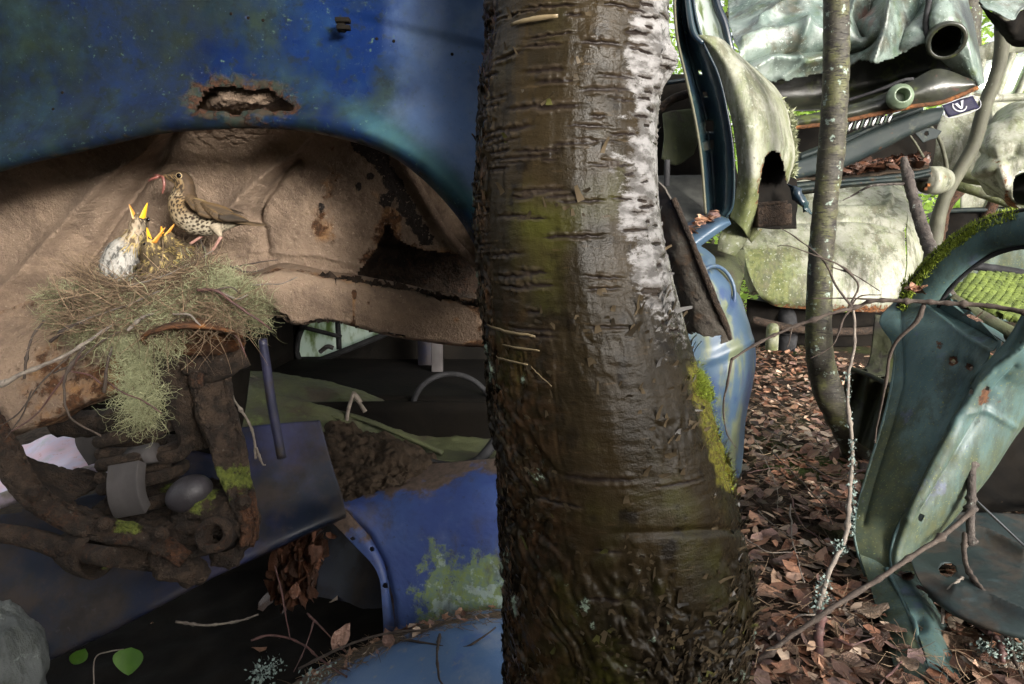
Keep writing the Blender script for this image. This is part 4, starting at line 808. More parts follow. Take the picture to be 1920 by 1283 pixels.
# ---- bottom blue hood corner
G = pxpatch([[(380, 1345, 1.40), (520, 1290, 1.46), (640, 1235, 1.50), (760, 1185, 1.52), (880, 1150, 1.52), (1000, 1140, 1.5)], [(420, 1370, 1.32), (545, 1300, 1.38), (650, 1240, 1.42), (765, 1188, 1.44), (880, 1158, 1.44), (1000, 1155, 1.43)],
             [(480, 1400, 1.22), (590, 1330, 1.27), (680, 1268, 1.32), (780, 1218, 1.34), (885, 1195, 1.34), (1000, 1200, 1.33)], [(560, 1440, 1.14), (650, 1390, 1.18), (720, 1335, 1.21), (800, 1290, 1.23), (890, 1270, 1.23), (1000, 1275, 1.22)], [(600, 1520, 1.10), (680, 1480, 1.12), (740, 1440, 1.14), (810, 1400, 1.16), (900, 1380, 1.16), (1000, 1380, 1.15)]], 125, 82)
px, py = proj(G); edge = dpoly(px, py, [(420, 1370), (545, 1300), (650, 1240), (765, 1188), (880, 1158), (1000, 1155)])
G = G + gnorm(G) * (.003 * fbm(G, 9, 3))[..., None]
FH = single('fender_panel', grid(G), m_skyblue, 'light blue curved fender strewn with needles at the birch foot', 'car fender', attrs=dict(dirt=np.clip(1 - edge / np.interp(px, [500, 700, 900], [70, 38, 14]), 0, 1).ravel()), thick=.003)
HOODG = (px.copy(), py.copy(), G.copy())
# ---- grey weathered log, bottom left
D = curve_even(WL([(-120, 1500, .80), (-60, 1360, .82), (-10, 1230, .84), (5, 1130, .87)]), 60); ra = np.interp(np.linspace(0, 1, 60), [0, .5, .85, 1], [.085, .078, .05, .012])
V, F = tube(D, ra, 60, None, .22, 9, nz=22); V = V + (V - np.array(W(-40, 1300, .82))) * (.16 * (np.abs(fbm(V * (1, 1, .08), 50, 3, 4)) - .2) + .04 * fbm(V * (1, 1, .08), 160, 2, 6))[:, None]
m_log = layered('silver_weathered_wood', (.035, .040, .040), (.075, .082, .08), 12, [dict(c=(.035, .04, .035), s=20, lo=.5, hi=.66, st=(1, 1, .25), h=-.5), dict(c=(.20, .23, .21), s=40, lo=.62, hi=.7, amt=.6, h=.4), dict(c=(.24, .10, .03), s=30, lo=.72, hi=.78)], rough=.85, bump=((120, .6),), dist=.004)
single('tree_stump', (V, F), m_log, 'silver grey splintered stump in the bottom left corner', 'stump')
# ---- green leaf sapling at the bottom left
SP = thing('seedling', 'small seedling with one round bright green leaf near the stump', 'plant', W(180, 1330, 1.25))
V, F = tube(WL([(172, 1340, 1.25), (176, 1290, 1.27), (178, 1235, 1.28), (205, 1222, 1.28), (232, 1218, 1.28)]), .0014, 5, 30); part('stem', (V, F), m_twigg, SP)
def leafblade(c, u, v, n=12, cup=.15, tip=.3):
    t = np.linspace(0, 1, n); w = np.sin(np.pi * t ** .75) ** .7 * (1 - tip * t); w[-1] = 0
    nn = np.cross(u, v); nn /= np.linalg.norm(nn); lu = np.linalg.norm(u)
    return grid(np.array([[c + u * tt + v * ww * q + nn * lu * cup * (abs(q) ** 1.5 * ww - .6 * tt * tt) for q in np.linspace(-1, 1, 7)] for tt, ww in zip(t, w)]))
u = W(238, 1268, 1.26) - W(246, 1214, 1.28)
part('leaf', leafblade(W(246, 1214, 1.28), u, (W(278, 1240, 1.28) - W(246, 1240, 1.28)) * 1.0), m_green, SP)
part('leaf', leafblade(W(160, 1216, 1.32), W(135, 1250, 1.33) - W(160, 1216, 1.32), (W(160, 1230, 1.35) - W(143, 1226, 1.35))), m_green, SP)
# dry leaf wad hanging in the dark cavity
VF = []; r = np.random.default_rng(12); rr = []
for k in range(230):
    V, F = LEAVES[r.integers(0, 9)]; s = r.uniform(.04, .09); t = r.random()
    c = W(575 - 30 * t + r.normal(0, 18), 1010 + 110 * t + r.normal(0, 10), 1.62 + r.normal(0, .03)); VF.append(((V * s) @ np.array(Matrix.Rotation(r.normal(0, .5), 3, 'X') @ Matrix.Rotation(1.4 + r.normal(0, .4), 3, 'Y') @ Matrix.Rotation(r.normal(0, .6), 3, 'Z')).T + c, F)); rr.append(np.full(len(V), .2 * r.random()))
kind(part('leaf_wad', cat(VF), m_leafs, None, dict(r=np.concatenate(rr))), 'stuff')
# ================================================================ nest
NS = thing('bird_nest', 'shaggy nest of pale green lichen, grass and twigs on the rusty spring seat', 'nest', W(300, 620, 1.26))
def strands(P, rad, cr_=None):
    """P: n x k x 3 -> thin three-sided tubes"""
    n, k, _ = P.shape; T = np.gradient(P, axis=1); T /= np.linalg.norm(T, axis=2, keepdims=True) + 1e-9
    U = np.cross(T, np.array((.31, .52, .79))); U /= np.linalg.norm(U, axis=2, keepdims=True) + 1e-9; B = np.cross(T, U)
    a = np.array((0, 2.094, 4.189)); taper = np.linspace(1, .45, k)[None, :, None, None]; rad = np.broadcast_to(np.asarray(rad), (n,))
    G = P[:, :, None] + (np.cos(a)[None, None, :, None] * U[:, :, None] + np.sin(a)[None, None, :, None] * B[:, :, None]) * rad[:, None, None, None] * taper
    V = G.reshape(-1, 3); f = gfaces(k, 3, True); F = (np.arange(n)[:, None, None] * (k * 3) + f[None]).reshape(-1, 4); return V, F
def wander(r, start, dirs, n, k, step, jit, grav=0.0):
    P = [start]; d = dirs / (np.linalg.norm(dirs, axis=1, keepdims=True) + 1e-9)
    w = r.normal(0, 1, (n, 3))
    for i in range(k - 1):
        w = w * .7 + r.normal(0, 1, (n, 3)) * .7; d = d + jit * w; d[:, 2] -= grav; d /= np.linalg.norm(d, axis=1, keepdims=True) + 1e-9
        P.append(P[-1] + d * np.asarray(step)[:, None])
    return np.stack(P, 1)
r = np.random.default_rng(31)
# body of the nest: dark core so that nothing shines through
core = [lump(W(285, 552, 1.285), (.13, .09, .036), 3, .25, 14), lump(W(200, 568, 1.28), (.075, .075, .04), 4, .3, 14), lump(W(395, 548, 1.28), (.075, .07, .03), 5, .3, 14), lump(W(255, 640, 1.25), (.035, .02, .045), 6, .4, 14)]
V, F = cat(core); part('nest_core', (V, F), layered('nest_lining', (.06, .055, .025), (.10, .09, .045), 60, [], rough=1, bump=((150, 1.0), (400, .6)), dist=.006), NS)
# lichen beards: clusters given in photo pixels (x, y, spread x, spread y, depth, weight, droop)
CL = [(110, 560, 34, 22, 1.25, 7, .05), (160, 590, 42, 26, 1.20, 10, .08), (210, 600, 50, 26, 1.17, 12, .1), (250, 560, 60, 18, 1.16, 9, .05), (300, 585, 55, 26, 1.15, 12, .08), (350, 560, 50, 24, 1.16, 10, .05), (400, 530, 50, 26, 1.17, 10, .05), (440, 545, 45, 22, 1.19, 9, .05),
      (470, 570, 34, 22, 1.20, 7, .05), (380, 500, 45, 8, 1.22, 5, .02), (180, 545, 60, 14, 1.20, 8, .03), (120, 590, 30, 22, 1.22, 6, .1), (240, 640, 34, 24, 1.17, 10, .2), (255, 690, 32, 30, 1.19, 10, .25), (262, 740, 34, 26, 1.20, 10, .25), (265, 780, 26, 22, 1.20, 8, .22), (312, 640, 28, 20, 1.16, 6, .15), (165, 630, 30, 18, 1.18, 5, .15), (430, 590, 36, 14, 1.18, 5, .1), (488, 600, 18, 20, 1.21, 3, .1)]
tot = sum(c[5] for c in CL); NSTR = 8200
VF, rr = [], []
for (x, y, sx, sy, Yd, wt, dr) in CL:
    n = int(NSTR * wt / tot); S = np.array([W(x + a * sx, y + b * sy, Yd + c * .022) for a, b, c in np.clip(r.normal(0, .55, (n, 3)), -1.2, 1.2)])
    hang = y > 625; kk = 16 if hang else 10; n = int(n * .62) if hang else n; S = S[:n]
    dirs = r.normal(0, 1, (n, 3)) * (1, .5, .8) + (0, -.1, -dr * 2)
    P = wander(r, S, dirs, n, kk, r.uniform(.0024, .0052, n), .72 if hang else .55, dr * (.22 if hang else .5))
    VF.append(strands(P, r.uniform(.0003, .0006, n))); sh = np.clip(r.normal(.5, .3, n) + r.uniform(-.2, .2) + .18 * (wt > 9) + (.25 if y > 660 else 0), 0, 1); rr.append(np.repeat(sh, kk * 3))
V, F = cat(VF); kind(part('lichen', (V, F), m_lichen, NS, dict(r=np.concatenate(rr))), 'stuff')
# woven rim of dry grass
n = 1500; t = r.uniform(-.2, 1.15, n); rim = np.array([(168, 520, 1.19), (195, 536, 1.165), (240, 541, 1.15), (300, 527, 1.15), (360, 500, 1.17), (385, 488, 1.20), (360, 478, 1.26), (290, 488, 1.31), (210, 500, 1.29)])
C = cr(WL(rim), (t % 1.0) * 8); C2 = cr(WL(rim), ((t + .02) % 1.0) * 8); dirs = (C2 - C); dirs = dirs / (np.linalg.norm(dirs, axis=1, keepdims=True) + 1e-9) + r.normal(0, .22, (n, 3)); dirs *= np.where(r.random(n) < .5, 1, -1)[:, None]
qx, qy = proj(C); C = C - np.array((0, 0, .014)) * ((qx > 330) & (qy < 515))[:, None]; P = wander(r, C + r.normal(0, .006, (n, 3)), dirs, n, 8, r.uniform(.004, .012, n), .10)
V, F = strands(P, r.uniform(.0004, .0011, n)); kind(part('dry_grass', (V, F), m_grass, NS, dict(r=np.repeat(r.random(n), 24))), 'stuff')
n = 900; S = np.array([W(280 + a * 170, 585 + b * 40, 1.15 + c * .03) for a, b, c in r.uniform(-1, 1, (n, 3))]); P = wander(r, S, r.normal(0, 1, (n, 3)) * (1, .3, .5), n, 8, r.uniform(.005, .014, n), .08, .01)
V, F = strands(P, r.uniform(.0004, .0009, n)); kind(part('dry_grass', (V, F), m_grass, NS, dict(r=np.repeat(r.random(n), 24))), 'stuff')
# twigs woven in and sticking out
TW = [([(0, 722, 1.12), (55, 695, 1.12), (120, 668, 1.12), (180, 630, 1.13), (235, 592, 1.15)], .0042, .002, m_twigg), ([(230, 540, 1.14), (300, 520, 1.14), (345, 500, 1.16), (400, 470, 1.2)], .0014, .001, m_twigg), ([(370, 545, 1.13), (405, 545, 1.12), (440, 570, 1.12), (480, 598, 1.13), (508, 618, 1.14)], .0026, .0014, m_twigr), ([(378, 548, 1.13), (430, 540, 1.13), (452, 552, 1.14)], .002, .001, m_twig), ([(415, 548, 1.13), (445, 560, 1.125), (465, 552, 1.13)], .0018, .001, m_twigg),
      ([(325, 590, 1.12), (355, 592, 1.11), (378, 612, 1.11)], .0022, .0012, m_twigg), ([(95, 640, 1.14), (130, 612, 1.13), (165, 605, 1.13)], .003, .0018, m_twig), ([(110, 628, 1.14), (160, 600, 1.13), (240, 572, 1.13), (300, 545, 1.13)], .0016, .001, m_twigg), ([(46, 710, 1.12), (50, 670, 1.12), (62, 630, 1.13), (82, 600, 1.14)], .0022, .0016, m_twig), ([(130, 668, 1.12), (75, 720, 1.11), (40, 770, 1.11), (0, 800, 1.11)], .0014, .001, m_twig), ([(150, 665, 1.12), (100, 735, 1.11), (65, 780, 1.11), (20, 810, 1.1)], .002, .001, m_twigr), ([(60, 735, 1.11), (40, 780, 1.11), (10, 822, 1.1)], .0013, .0008, m_twig),
      ([(160, 650, 1.12), (125, 698, 1.11), (120, 740, 1.11), (130, 780, 1.11), (155, 800, 1.12), (190, 818, 1.13)], .0024, .0016, m_twig), ([(130, 696, 1.12), (165, 703, 1.12), (192, 720, 1.12)], .0015, .001, m_twigr), ([(200, 715, 1.13), (230, 735, 1.12), (270, 752, 1.13), (305, 775, 1.14)], .0013, .001, m_twigr), ([(196, 735, 1.13), (200, 690, 1.12), (210, 650, 1.13)], .003, .0016, m_twig), ([(440, 500, 1.2), (490, 492, 1.2), (520, 488, 1.2)], .0013, .0008, m_twig), ([(470, 535, 1.18), (520, 532, 1.18), (558, 520, 1.18)], .0012, .0009, m_twigg),
      ([(430, 620, 1.16), (452, 645, 1.15), (462, 668, 1.15)], .0016, .001, m_twigr), ([(300, 618, 1.12), (330, 600, 1.12), (355, 590, 1.12)], .0012, .0008, m_twig), ([(430, 500, 1.2), (470, 510, 1.2), (495, 505, 1.21)], .002, .001, m_twig), ([(385, 500, 1.19), (384, 470, 1.23), (376, 450, 1.25)], .0024, .0014, m_twig), ([(365, 500, 1.2), (372, 470, 1.24), (368, 455, 1.25)], .0014, .0009, m_twig), ([(100, 700, 1.12), (140, 680, 1.12), (190, 640, 1.13), (230, 620, 1.14)], .0016, .001, m_twig), ([(240, 620, 1.12), (262, 598, 1.12), (290, 588, 1.12)], .003, .0018, m_twigg)]
for i, (pts, r0, r1, mt) in enumerate(TW):
    P = WL(pts); n = max(16, len(pts) * 9); D = curve_even(P, n); D = D + .0018 * np.stack([fbm(D, 45, 2, i * 3 + s) for s in range(3)], 1)
    part('twig', tube(D, np.linspace(r0, r1, n), 6, None, .2, i, nz=200, knots=max(2, n // 8)), mt, NS)
# ================================================================ birds
def loft(sp, hh, ww, n, sides, YY, turn=0.0, c0=(160, 280), sc=4.5825):
    """rings along a spine drawn in enlarged-photo coordinates"""
    k = sc; S = np.array([W(c0[0] + x / k, c0[1] + y / k, YY) for x, y in sp]); u = YY / F_PX / k
    D = curve_even(np.c_[S, np.array(hh) * u, np.array(ww) * u], n); P = D[:, :3]; T = np.gradient(P, axis=0); T /= np.linalg.norm(T, axis=1, keepdims=True)
    Yd = np.array((0, 1.0, 0)); Uv = np.cross(T, Yd); Uv /= np.linalg.norm(Uv, axis=1, keepdims=True); Lt = np.cross(Uv, T)
    a = np.linspace(0, 2 * np.pi, sides, endpoint=False)      # 0 = Uv side
    G = P[:, None] + np.cos(a)[None, :, None] * (Uv * D[:, 3:4])[:, None] + np.sin(a)[None, :, None] * (Lt * D[:, 4:5])[:, None]
    return G, P, T, Uv, Lt, a, D[:, 3], D[:, 4]
def ball(c, r, n=16): return lump(c, np.full(3, r) if np.ndim(r) == 0 else r, 1, 0.0)
K = lambda x, y, Y=1.25: W(160 + x / 4.5825, 280 + y / 4.5825, Y)
TH = thing('thrush', 'adult speckled thrush with a worm in its bill, standing on the nest rim', 'bird', K(1040, 915))
sp = [(672, 222), (690, 224), (722, 234), (775, 240), (828, 262), (852, 315), (848, 385), (852, 468), (905, 560), (1010, 612), (1120, 632), (1235, 625), (1330, 628)]
hh = [5, 17, 37, 58, 75, 83, 102, 134, 152, 134, 98, 58, 26]; ww = [5, 15, 32, 52, 64, 70, 86, 114, 132, 120, 92, 54, 26]
G, P, T, Uv, Lt, a, hr, wr_ = loft(sp, hh, ww, 190, 120, 1.25)
s = np.linspace(0, 1, 190)[:, None] + 0 * a[None]; A = np.cos(a)[None] + 0 * s     # which side is the back?
back = -A if Uv[90][2] < 0 else A                                                  # +1 on the back, -1 on the belly
seg = np.concatenate([[0], np.cumsum(np.linalg.norm(np.diff(P, axis=0), axis=1))]); SL = seg[:, None] + 0 * s
AR = np.arccos(np.clip(-back, -1, 1)) * np.sign(np.sin(a))[None] * ((hr + wr_) / 2)[:, None]   # arc length from the belly line
G = G + gnorm(G) * 0 + .0006 * np.stack([fbm(G, 160, 3, q) for q in (1, 2, 3)], -1)
brown = np.array((.075, .046, .024)); dbrown = np.array((.032, .020, .011)); white = np.array((.36, .31, .225)); buff = np.array((.27, .18, .085)); spot = np.array((.035, .022, .013))
nz = fbm(G, 90, 3, 7); bk = sst(back + .18 * nz, np.where(s < .3, .05, .12), np.where(s < .3, .35, .42))
bl = white + (buff - white) * (sst(.62 - s, 0, .2) * .75 * sst(s, .25, .4) + .3 * sst(back, -.3, .2))[..., None]
rs = np.random.default_rng(8); d = np.full(s.shape, 9.0)
SP = []
for k in range(9000):
    sl = rs.uniform(.038, .185); ar = rs.uniform(-.08, .08)
    if all(math.hypot(sl - q[0], ar - q[1]) > (.0052 if sl > .07 else .0042) for q in SP): SP.append((sl, ar))
for sl, ar in SP:
    sz = rs.uniform(.0013, .0023) * (1.0 if sl > .06 else .75)
    du, dv = SL - sl, AR - ar; d = np.minimum(d, np.hypot(du / 1.35, dv * (1 + .25 * np.sign(du))) / sz + .25 * nz)
spm = sst(1.25 - d, 0, .45) * (s > .25) * sst(.93 - s, 0, .1)
bl = bl * (1 - spm[..., None]) + spot * spm[..., None]
top = brown * (1 + .5 * nz[..., None]); top = top * (1 - .45 * sst(.36 - s, 0, .25)[..., None])
col = bl * (1 - bk[..., None]) + top * bk[..., None]
# head: streaked cheek
hd = sst(.34 - s, 0, .06); st = sst(fbm(np.stack([SL * .35, AR, 0 * SL], -1), 420, 2, 5), -.15, .15)
cheek = buff * .75 * st[..., None] + dbrown * (1 - st[..., None]); hm = (hd * sst(.45 - back, 0, .3) * sst(back, -.95, -.75))[..., None]; col = col * (1 - hm) + cheek * hm
col = np.clip(col * (.85 + .3 * fbm(G, 300, 2, 3))[..., None], .004, 1)
part('body', grid(G, wrap=True), m_col, TH, dict(Col=col.reshape(-1, 3)))
def feather(base, tip, width, c1, c2, nrm, n=9, lift=0.0, bow=.06):
    base, tip = np.asarray(base), np.asarray(tip); u = tip - base; L = np.linalg.norm(u); v = np.cross(nrm, u / L); v /= np.linalg.norm(v); rows, cl = [], []
    for t in np.linspace(0, 1, n):
        w = width * (math.sin(math.pi * min(.98, t * .62 + .22)) ** .8) * (1 if t < .85 else (1 - t) / .15 * .8 + .15)
        rows.append([base + u * t + v * q * w + nrm * (lift * t - .35 * w * q * q + bow * L * math.sin(math.pi * t) * .3) for q in (-1, -.5, 0, .5, 1)])
        cl.append([np.asarray(c2) if q >= .9 else (np.asarray(c1) * (.55 if q == 0 else 1)) for q in (-1, -.5, 0, .5, 1)])
    return np.array(rows), np.array(cl)
def wing(parent, rows_, yoff, ns, nrm):
    it, cl = [], []
    for (bx, by, tx, ty, w, c1, c2, lay) in rows_:
        g, c = feather(K(bx, by, yoff - .0012 * lay), K(tx, ty, yoff + .010 - .0010 * lay), w, c1, c2, nrm); it.append(grid(g)); cl.append(c.reshape(-1, 3))
    V, F = cat(it); return part('wing', (V, F), m_col, parent, dict(Col=np.concatenate(cl) * (.8 + .4 * np.abs(fbm(V, 200, 2)))[:, None]), thick=.0004)
ol, ob, dk = (.080, .050, .024), (.17, .105, .042), (.038, .025, .014)
fe = []
for i in range(7): fe.append((1060 + i * 14, 520 + i * 9, 1405 - i * 20, 618 - i * 2, .0065, dk, ob, i * .5))            # primaries
for i in range(6): fe.append((985 + i * 20, 470 + i * 16, 1270 - i * 12, 545 + i * 12, .0075, ol, ob, 4 + i * .4))         # secondaries
for i in range(6): fe.append((920 + i * 10, 440 + i * 18, 1080 + i * 6, 500 + i * 14, .008, ol, (.24, .17, .08), 7 + i * .3))   # coverts
for i in range(5): fe.append((860 + i * 12, 415 + i * 15, 985 + i * 8, 455 + i * 16, .008, ol, ol, 9 + i * .2))
wing(TH, fe, 1.213, 0, np.array((.1, -1, .25)))
fe2 = [(1000 + 20 * i, 470 + i * 6, 1362 - 22 * i, 553 - i * 6, .006, dk, dk, i * .4) for i in range(5)]
wing(TH, fe2, 1.272, 0, np.array((.0, -.5, .8)))
it, cl = [], []
for i in range(6):
    g, c = feather(K(1250, 604 + i * 5, 1.247 + .004 * (i - 3)), K(1566 - 12 * abs(i - 2), 656 - i * 3, 1.247 + .008 * (i - 3)), .0075, (.085, .056, .03), (.12, .08, .04), np.array((-.15, -.35, .9))); it.append(grid(g)); cl.append(c.reshape(-1, 3))
V, F = cat(it); part('tail', (V, F), m_col, TH, dict(Col=np.concatenate(cl)), thick=.0005)
# bill, eye
def bill(base, tip, up, w, h, c1, c2, parent, name='bill'):
    base, tip = np.asarray(base), np.asarray(tip); u = tip - base; L = np.linalg.norm(u); u = u / L; up = up - u * (up @ u); up /= np.linalg.norm(up); sdv = np.cross(u, up); rows = []
    for t in np.linspace(0, 1, 9):
        f = (1 - t ** 1.6) ** .8 + .02; rows.append([base + u * L * t + sdv * w * f * math.cos(q) + up * (h * f * math.sin(q) - .10 * L * t * t) for q in np.linspace(0, 2 * np.pi, 12, endpoint=False)])
    G = np.array(rows); cc = np.array([np.tile(np.asarray(c1) * (1 - t) + np.asarray(c2) * t, (12, 1)) for t in np.linspace(0, 1, 9)])
    return part(name, grid(G, wrap=True), m_horn, parent, dict(Col=cc.reshape(-1, 3)))
bill(K(700, 216), K(602, 215), np.array((0, 0, 1.0)), .0030, .0028, (.05, .032, .02), (.03, .02, .014), TH, 'upper_bill')
bill(K(702, 236), K(618, 228), np.array((0, 0, -1.0)), .0028, .0022, (.16, .11, .05), (.05, .03, .02), TH, 'lower_bill')
zi = np.argmin(np.abs(seg - seg[-1] * .115)); ec = K(804, 228, 1.2375)
part('eye_ring', ring(ec + (0, .0006, 0), (0, -1, .05), .0046, .0011, 8, 28), layered('eye_ring_feathers', (.36, .27, .15), (.30, .22, .12), 300, []), TH)
part('eye', ball(ec, np.array((.0044, .0030, .0044))), m_eye, TH)
# legs
def leg(parent, th, kn, ft, toes, yy, thick=.0024):
    if th is not None:
        V, F = tube(np.array([K(*th[0], yy + .004), K(*th[1], yy + .002), K(*kn, yy)]), [.013, .0075, .0026], 14, 14, .15); part('thigh', (V, F), m_col, parent, dict(Col=np.tile((.30, .25, .18), (len(V), 1)) * (.8 + .4 * np.random.default_rng(1).random((len(V), 1)))))
    it = [tube(np.array([K(*kn, yy), K((kn[0] + ft[0]) / 2 + 2, (kn[1] + ft[1]) / 2, yy - .001), K(*ft, yy - .003)]), [.003, thick, .0026], 9, 14, .08, nz=300)]
    for (tx, ty, ty2) in toes: it.append(tube(np.array([K(*ft, yy - .003), K((ft[0] + tx) / 2, (ft[1] + ty) / 2 - 6, yy - .003 + ty2 / 2), K(tx, ty, yy - .003 + ty2)]), [.0019, .0016, .0006], 7, 8))
    part('leg', cat(it), m_leg, parent)
leg(TH, ((1120, 655), (1140, 705)), (1166, 752), (1074, 896), ((1015, 918, -.012), (1030, 925, .0), (1060, 930, -.02), (1110, 905, .012)), 1.232)
leg(TH, ((1050, 670), (1040, 705)), (1030, 726), (872, 832), ((835, 838, -.008), (850, 850, .006), (880, 852, -.014), (915, 830, .01)), 1.256)
WM = thing('worm', 'reddish brown earthworm dangling from the adult thrush bill', 'worm', K(660, 380))
part('coil', tube(np.array([K(545, 272, 1.243), K(575, 255, 1.238), K(610, 242, 1.236), K(628, 228, 1.238), K(600, 224, 1.245), K(640, 240, 1.24)]), [.0018, .0026, .0027, .0026, .0022, .002], 9, 50, .1, nz=300), m_worm, WM)
part('loop', tube(np.array([K(632, 230, 1.24), K(662, 240, 1.235), K(674, 270, 1.233), K(676, 320, 1.233), K(662, 380, 1.234)]), [.002, .0027, .0025, .0023, .0014], 9, 50, .1, nz=300), m_worm, WM)
# ---- chicks
def chick(label, sp, hh, ww, Y, colfn, beak, eye, tufts, seed):
    R = thing('chick', label, 'chick', K(sp[-1][0], sp[-1][1] + hh[-1], Y), 'thrush chicks in the nest')
    G, P, T, Uv, Lt, a, hr, wr_ = loft(sp, hh, ww, 90, 64, Y); s = np.linspace(0, 1, 90)[:, None] + 0 * a[None]
    G = G + .0016 * np.stack([fbm(G, 130, 3, seed + q) for q in (1, 2, 3)], -1)
    part('body', grid(G, wrap=True), m_col, R, dict(Col=np.clip(colfn(G, s, seed), .005, 1).reshape(-1, 3)))
    for (bx, by, tx, ty, wd, yy, inner, outer, upx) in beak:
        base, tip = K(bx, by, Y - .004), K(tx, ty, Y + yy); u = tip - base; L = np.linalg.norm(u); u /= L; sd = np.array((0, 1.0, 0)); sd = sd - u * (sd @ u); sd /= np.linalg.norm(sd); nn = np.cross(u, sd) * upx
        rows, cl = [], []
        for t in np.linspace(0, 1, 10):
            w = wd * (1 - t) ** .75 + .0004; rows.append([base + u * L * t + sd * w * q + nn * (.45 * w * (1 - q * q) + .0012 * t) for q in np.linspace(-1, 1, 9)]); cl.append([np.asarray(inner) if abs(q) < .8 else np.asarray(outer) for q in np.linspace(-1, 1, 9)])
        part('mandible', grid(np.array(rows)), m_horn, R, dict(Col=np.array(cl).reshape(-1, 3)), thick=.0012)
    if eye: part('eye', ball(K(eye[0], eye[1], Y - eye[2]), np.array((.0036, .0026, .0036))), m_eye, R)
    # downy feather tips
    r = np.random.default_rng(seed); it, cl = [], []; N = gnorm(G); cen = P.mean(0)
    for (s0, s1, n, L, c) in tufts:
        for k in range(n):
            i = int(r.uniform(s0, s1) * 89); j = r.integers(0, 64); b = G[i, j]; nn = b - P[i]; nn /= np.linalg.norm(nn)
            if nn[1] > .4: continue
            dr = T[i] * 1.0 + nn * r.uniform(.2, .8) + r.normal(0, .3, 3); dr /= np.linalg.norm(dr); l = L * r.uniform(.5, 1.3); sv = np.cross(dr, nn); sv /= np.linalg.norm(sv) + 1e-9
            it.append((np.array([b - sv * l * .10, b + sv * l * .10, b + dr * l * .6 + sv * l * .09, b + dr * l + nn * l * .15]), np.array([[0, 1, 2, 3]]))); cl.append(np.tile(np.asarray(c) * r.uniform(.6, 1.3), (4, 1)))
    V, F = cat(it); kind(part('down', (V, F), m_col, R, dict(Col=np.clip(np.concatenate(cl), 0, 1)), smooth=False), 'stuff')
    return R
YEL, ORG, PNK = (.75, .42, .02), (.62, .25, .04), (.50, .26, .12)
def c1(G, s, sd):
    n = fbm(G, 110, 3, sd); sp_ = sst(fbm(G * (1, 1, .45), 190, 2, sd + 5), .06, .22)
    w = np.array((.33, .315, .285)) * np.ones(G.shape); x = (G[..., 0] - K(300, 0)[0]) / .05; dk_ = sst(x * .8 + .3 * n, .35, .7)
    hdm = sst(.48 - s, 0, .12); c = w * (1 - .75 * sp_[..., None]); st = sst(fbm(np.stack([G[..., 0], G[..., 1], G[..., 2] * .3], -1), 260, 2, 3), -.1, .2)
    c = c * (1 - dk_[..., None]) + np.array((.085, .06, .035)) * dk_[..., None]; h = np.array((.42, .34, .24)) * st[..., None] + np.array((.10, .07, .04)) * (1 - st[..., None])
    x2 = (G[..., 0] - K(440, 0)[0]) / .03; h = h * (1 - .75 * sst(x2 + .2 * n, .1, .8))[..., None]
    return c * (1 - hdm[..., None]) + h * hdm[..., None]
def c2(G, s, sd):
    st = sst(fbm(np.stack([G[..., 0], G[..., 1], G[..., 2] * .4], -1), 200, 2, sd), .18, .36)
    c = np.array((.070, .050, .028)) * (1 - st[..., None]) + np.array((.36, .27, .10)) * st[..., None]
    w = sst(G[..., 2] * -1 + K(0, 1040)[2] + .006 * fbm(G, 60, 2), 0, .006); return c * (1 - .7 * w[..., None]) + np.array((.45, .42, .36)) * .7 * w[..., None]
chick('tall white-breasted speckled chick on the left, bill gaping upward', [(438, 560), (452, 590), (462, 640), (440, 720), (400, 790), (330, 880), (295, 980), (285, 1070), (290, 1150)], [34, 62, 74, 70, 82, 125, 148, 142, 90], [30, 54, 62, 60, 70, 105, 125, 125, 90], 1.225, c1,
      [(430, 600, 370, 474, .0085, -.004, ORG, (.55, .42, .26), -1), (488, 600, 528, 458, .0095, .004, YEL, (.80, .52, .05), -1)], (540, 604, .0065), [(.25, .5, 200, .009, (.36, .27, .11)), (.5, .95, 420, .008, (.33, .315, .285)), (.05, .3, 160, .006, (.30, .23, .15))], 5)
chick('dark chick in front with yellow flecked down, bill gaping to the right', [(585, 770), (570, 800), (560, 840), (580, 900), (620, 960), (620, 1040), (600, 1110)], [40, 66, 74, 92, 140, 165, 110], [36, 58, 66, 80, 120, 140, 110], 1.195, c2,
      [(566, 800, 538, 672, .0075, .006, YEL, (.70, .40, .05), 1), (590, 800, 682, 668, .0085, -.002, ORG, (.66, .34, .06), -1)], (513, 815, .0105), [(.0, .45, 260, .006, (.20, .145, .06)), (.4, .95, 300, .009, (.30, .23, .08)), (.3, .95, 400, .010, (.055, .04, .022))], 6)
chick('brown chick at the back of the brood, half hidden behind its siblings', [(690, 720), (705, 745), (715, 790), (760, 860), (830, 910), (880, 960)], [34, 52, 62, 90, 105, 80], [34, 50, 58, 80, 95, 80], 1.245, c2,
      [(690, 745, 775, 622, .0070, 0, ORG, (.70, .36, .04), -1), (670, 745, 660, 660, .006, .004, YEL, ORG, 1)], None, [(.0, .5, 200, .006, (.18, .13, .05)), (.4, .95, 240, .009, (.22, .16, .06)), (.3, .95, 300, .010, (.05, .036, .02))], 7)
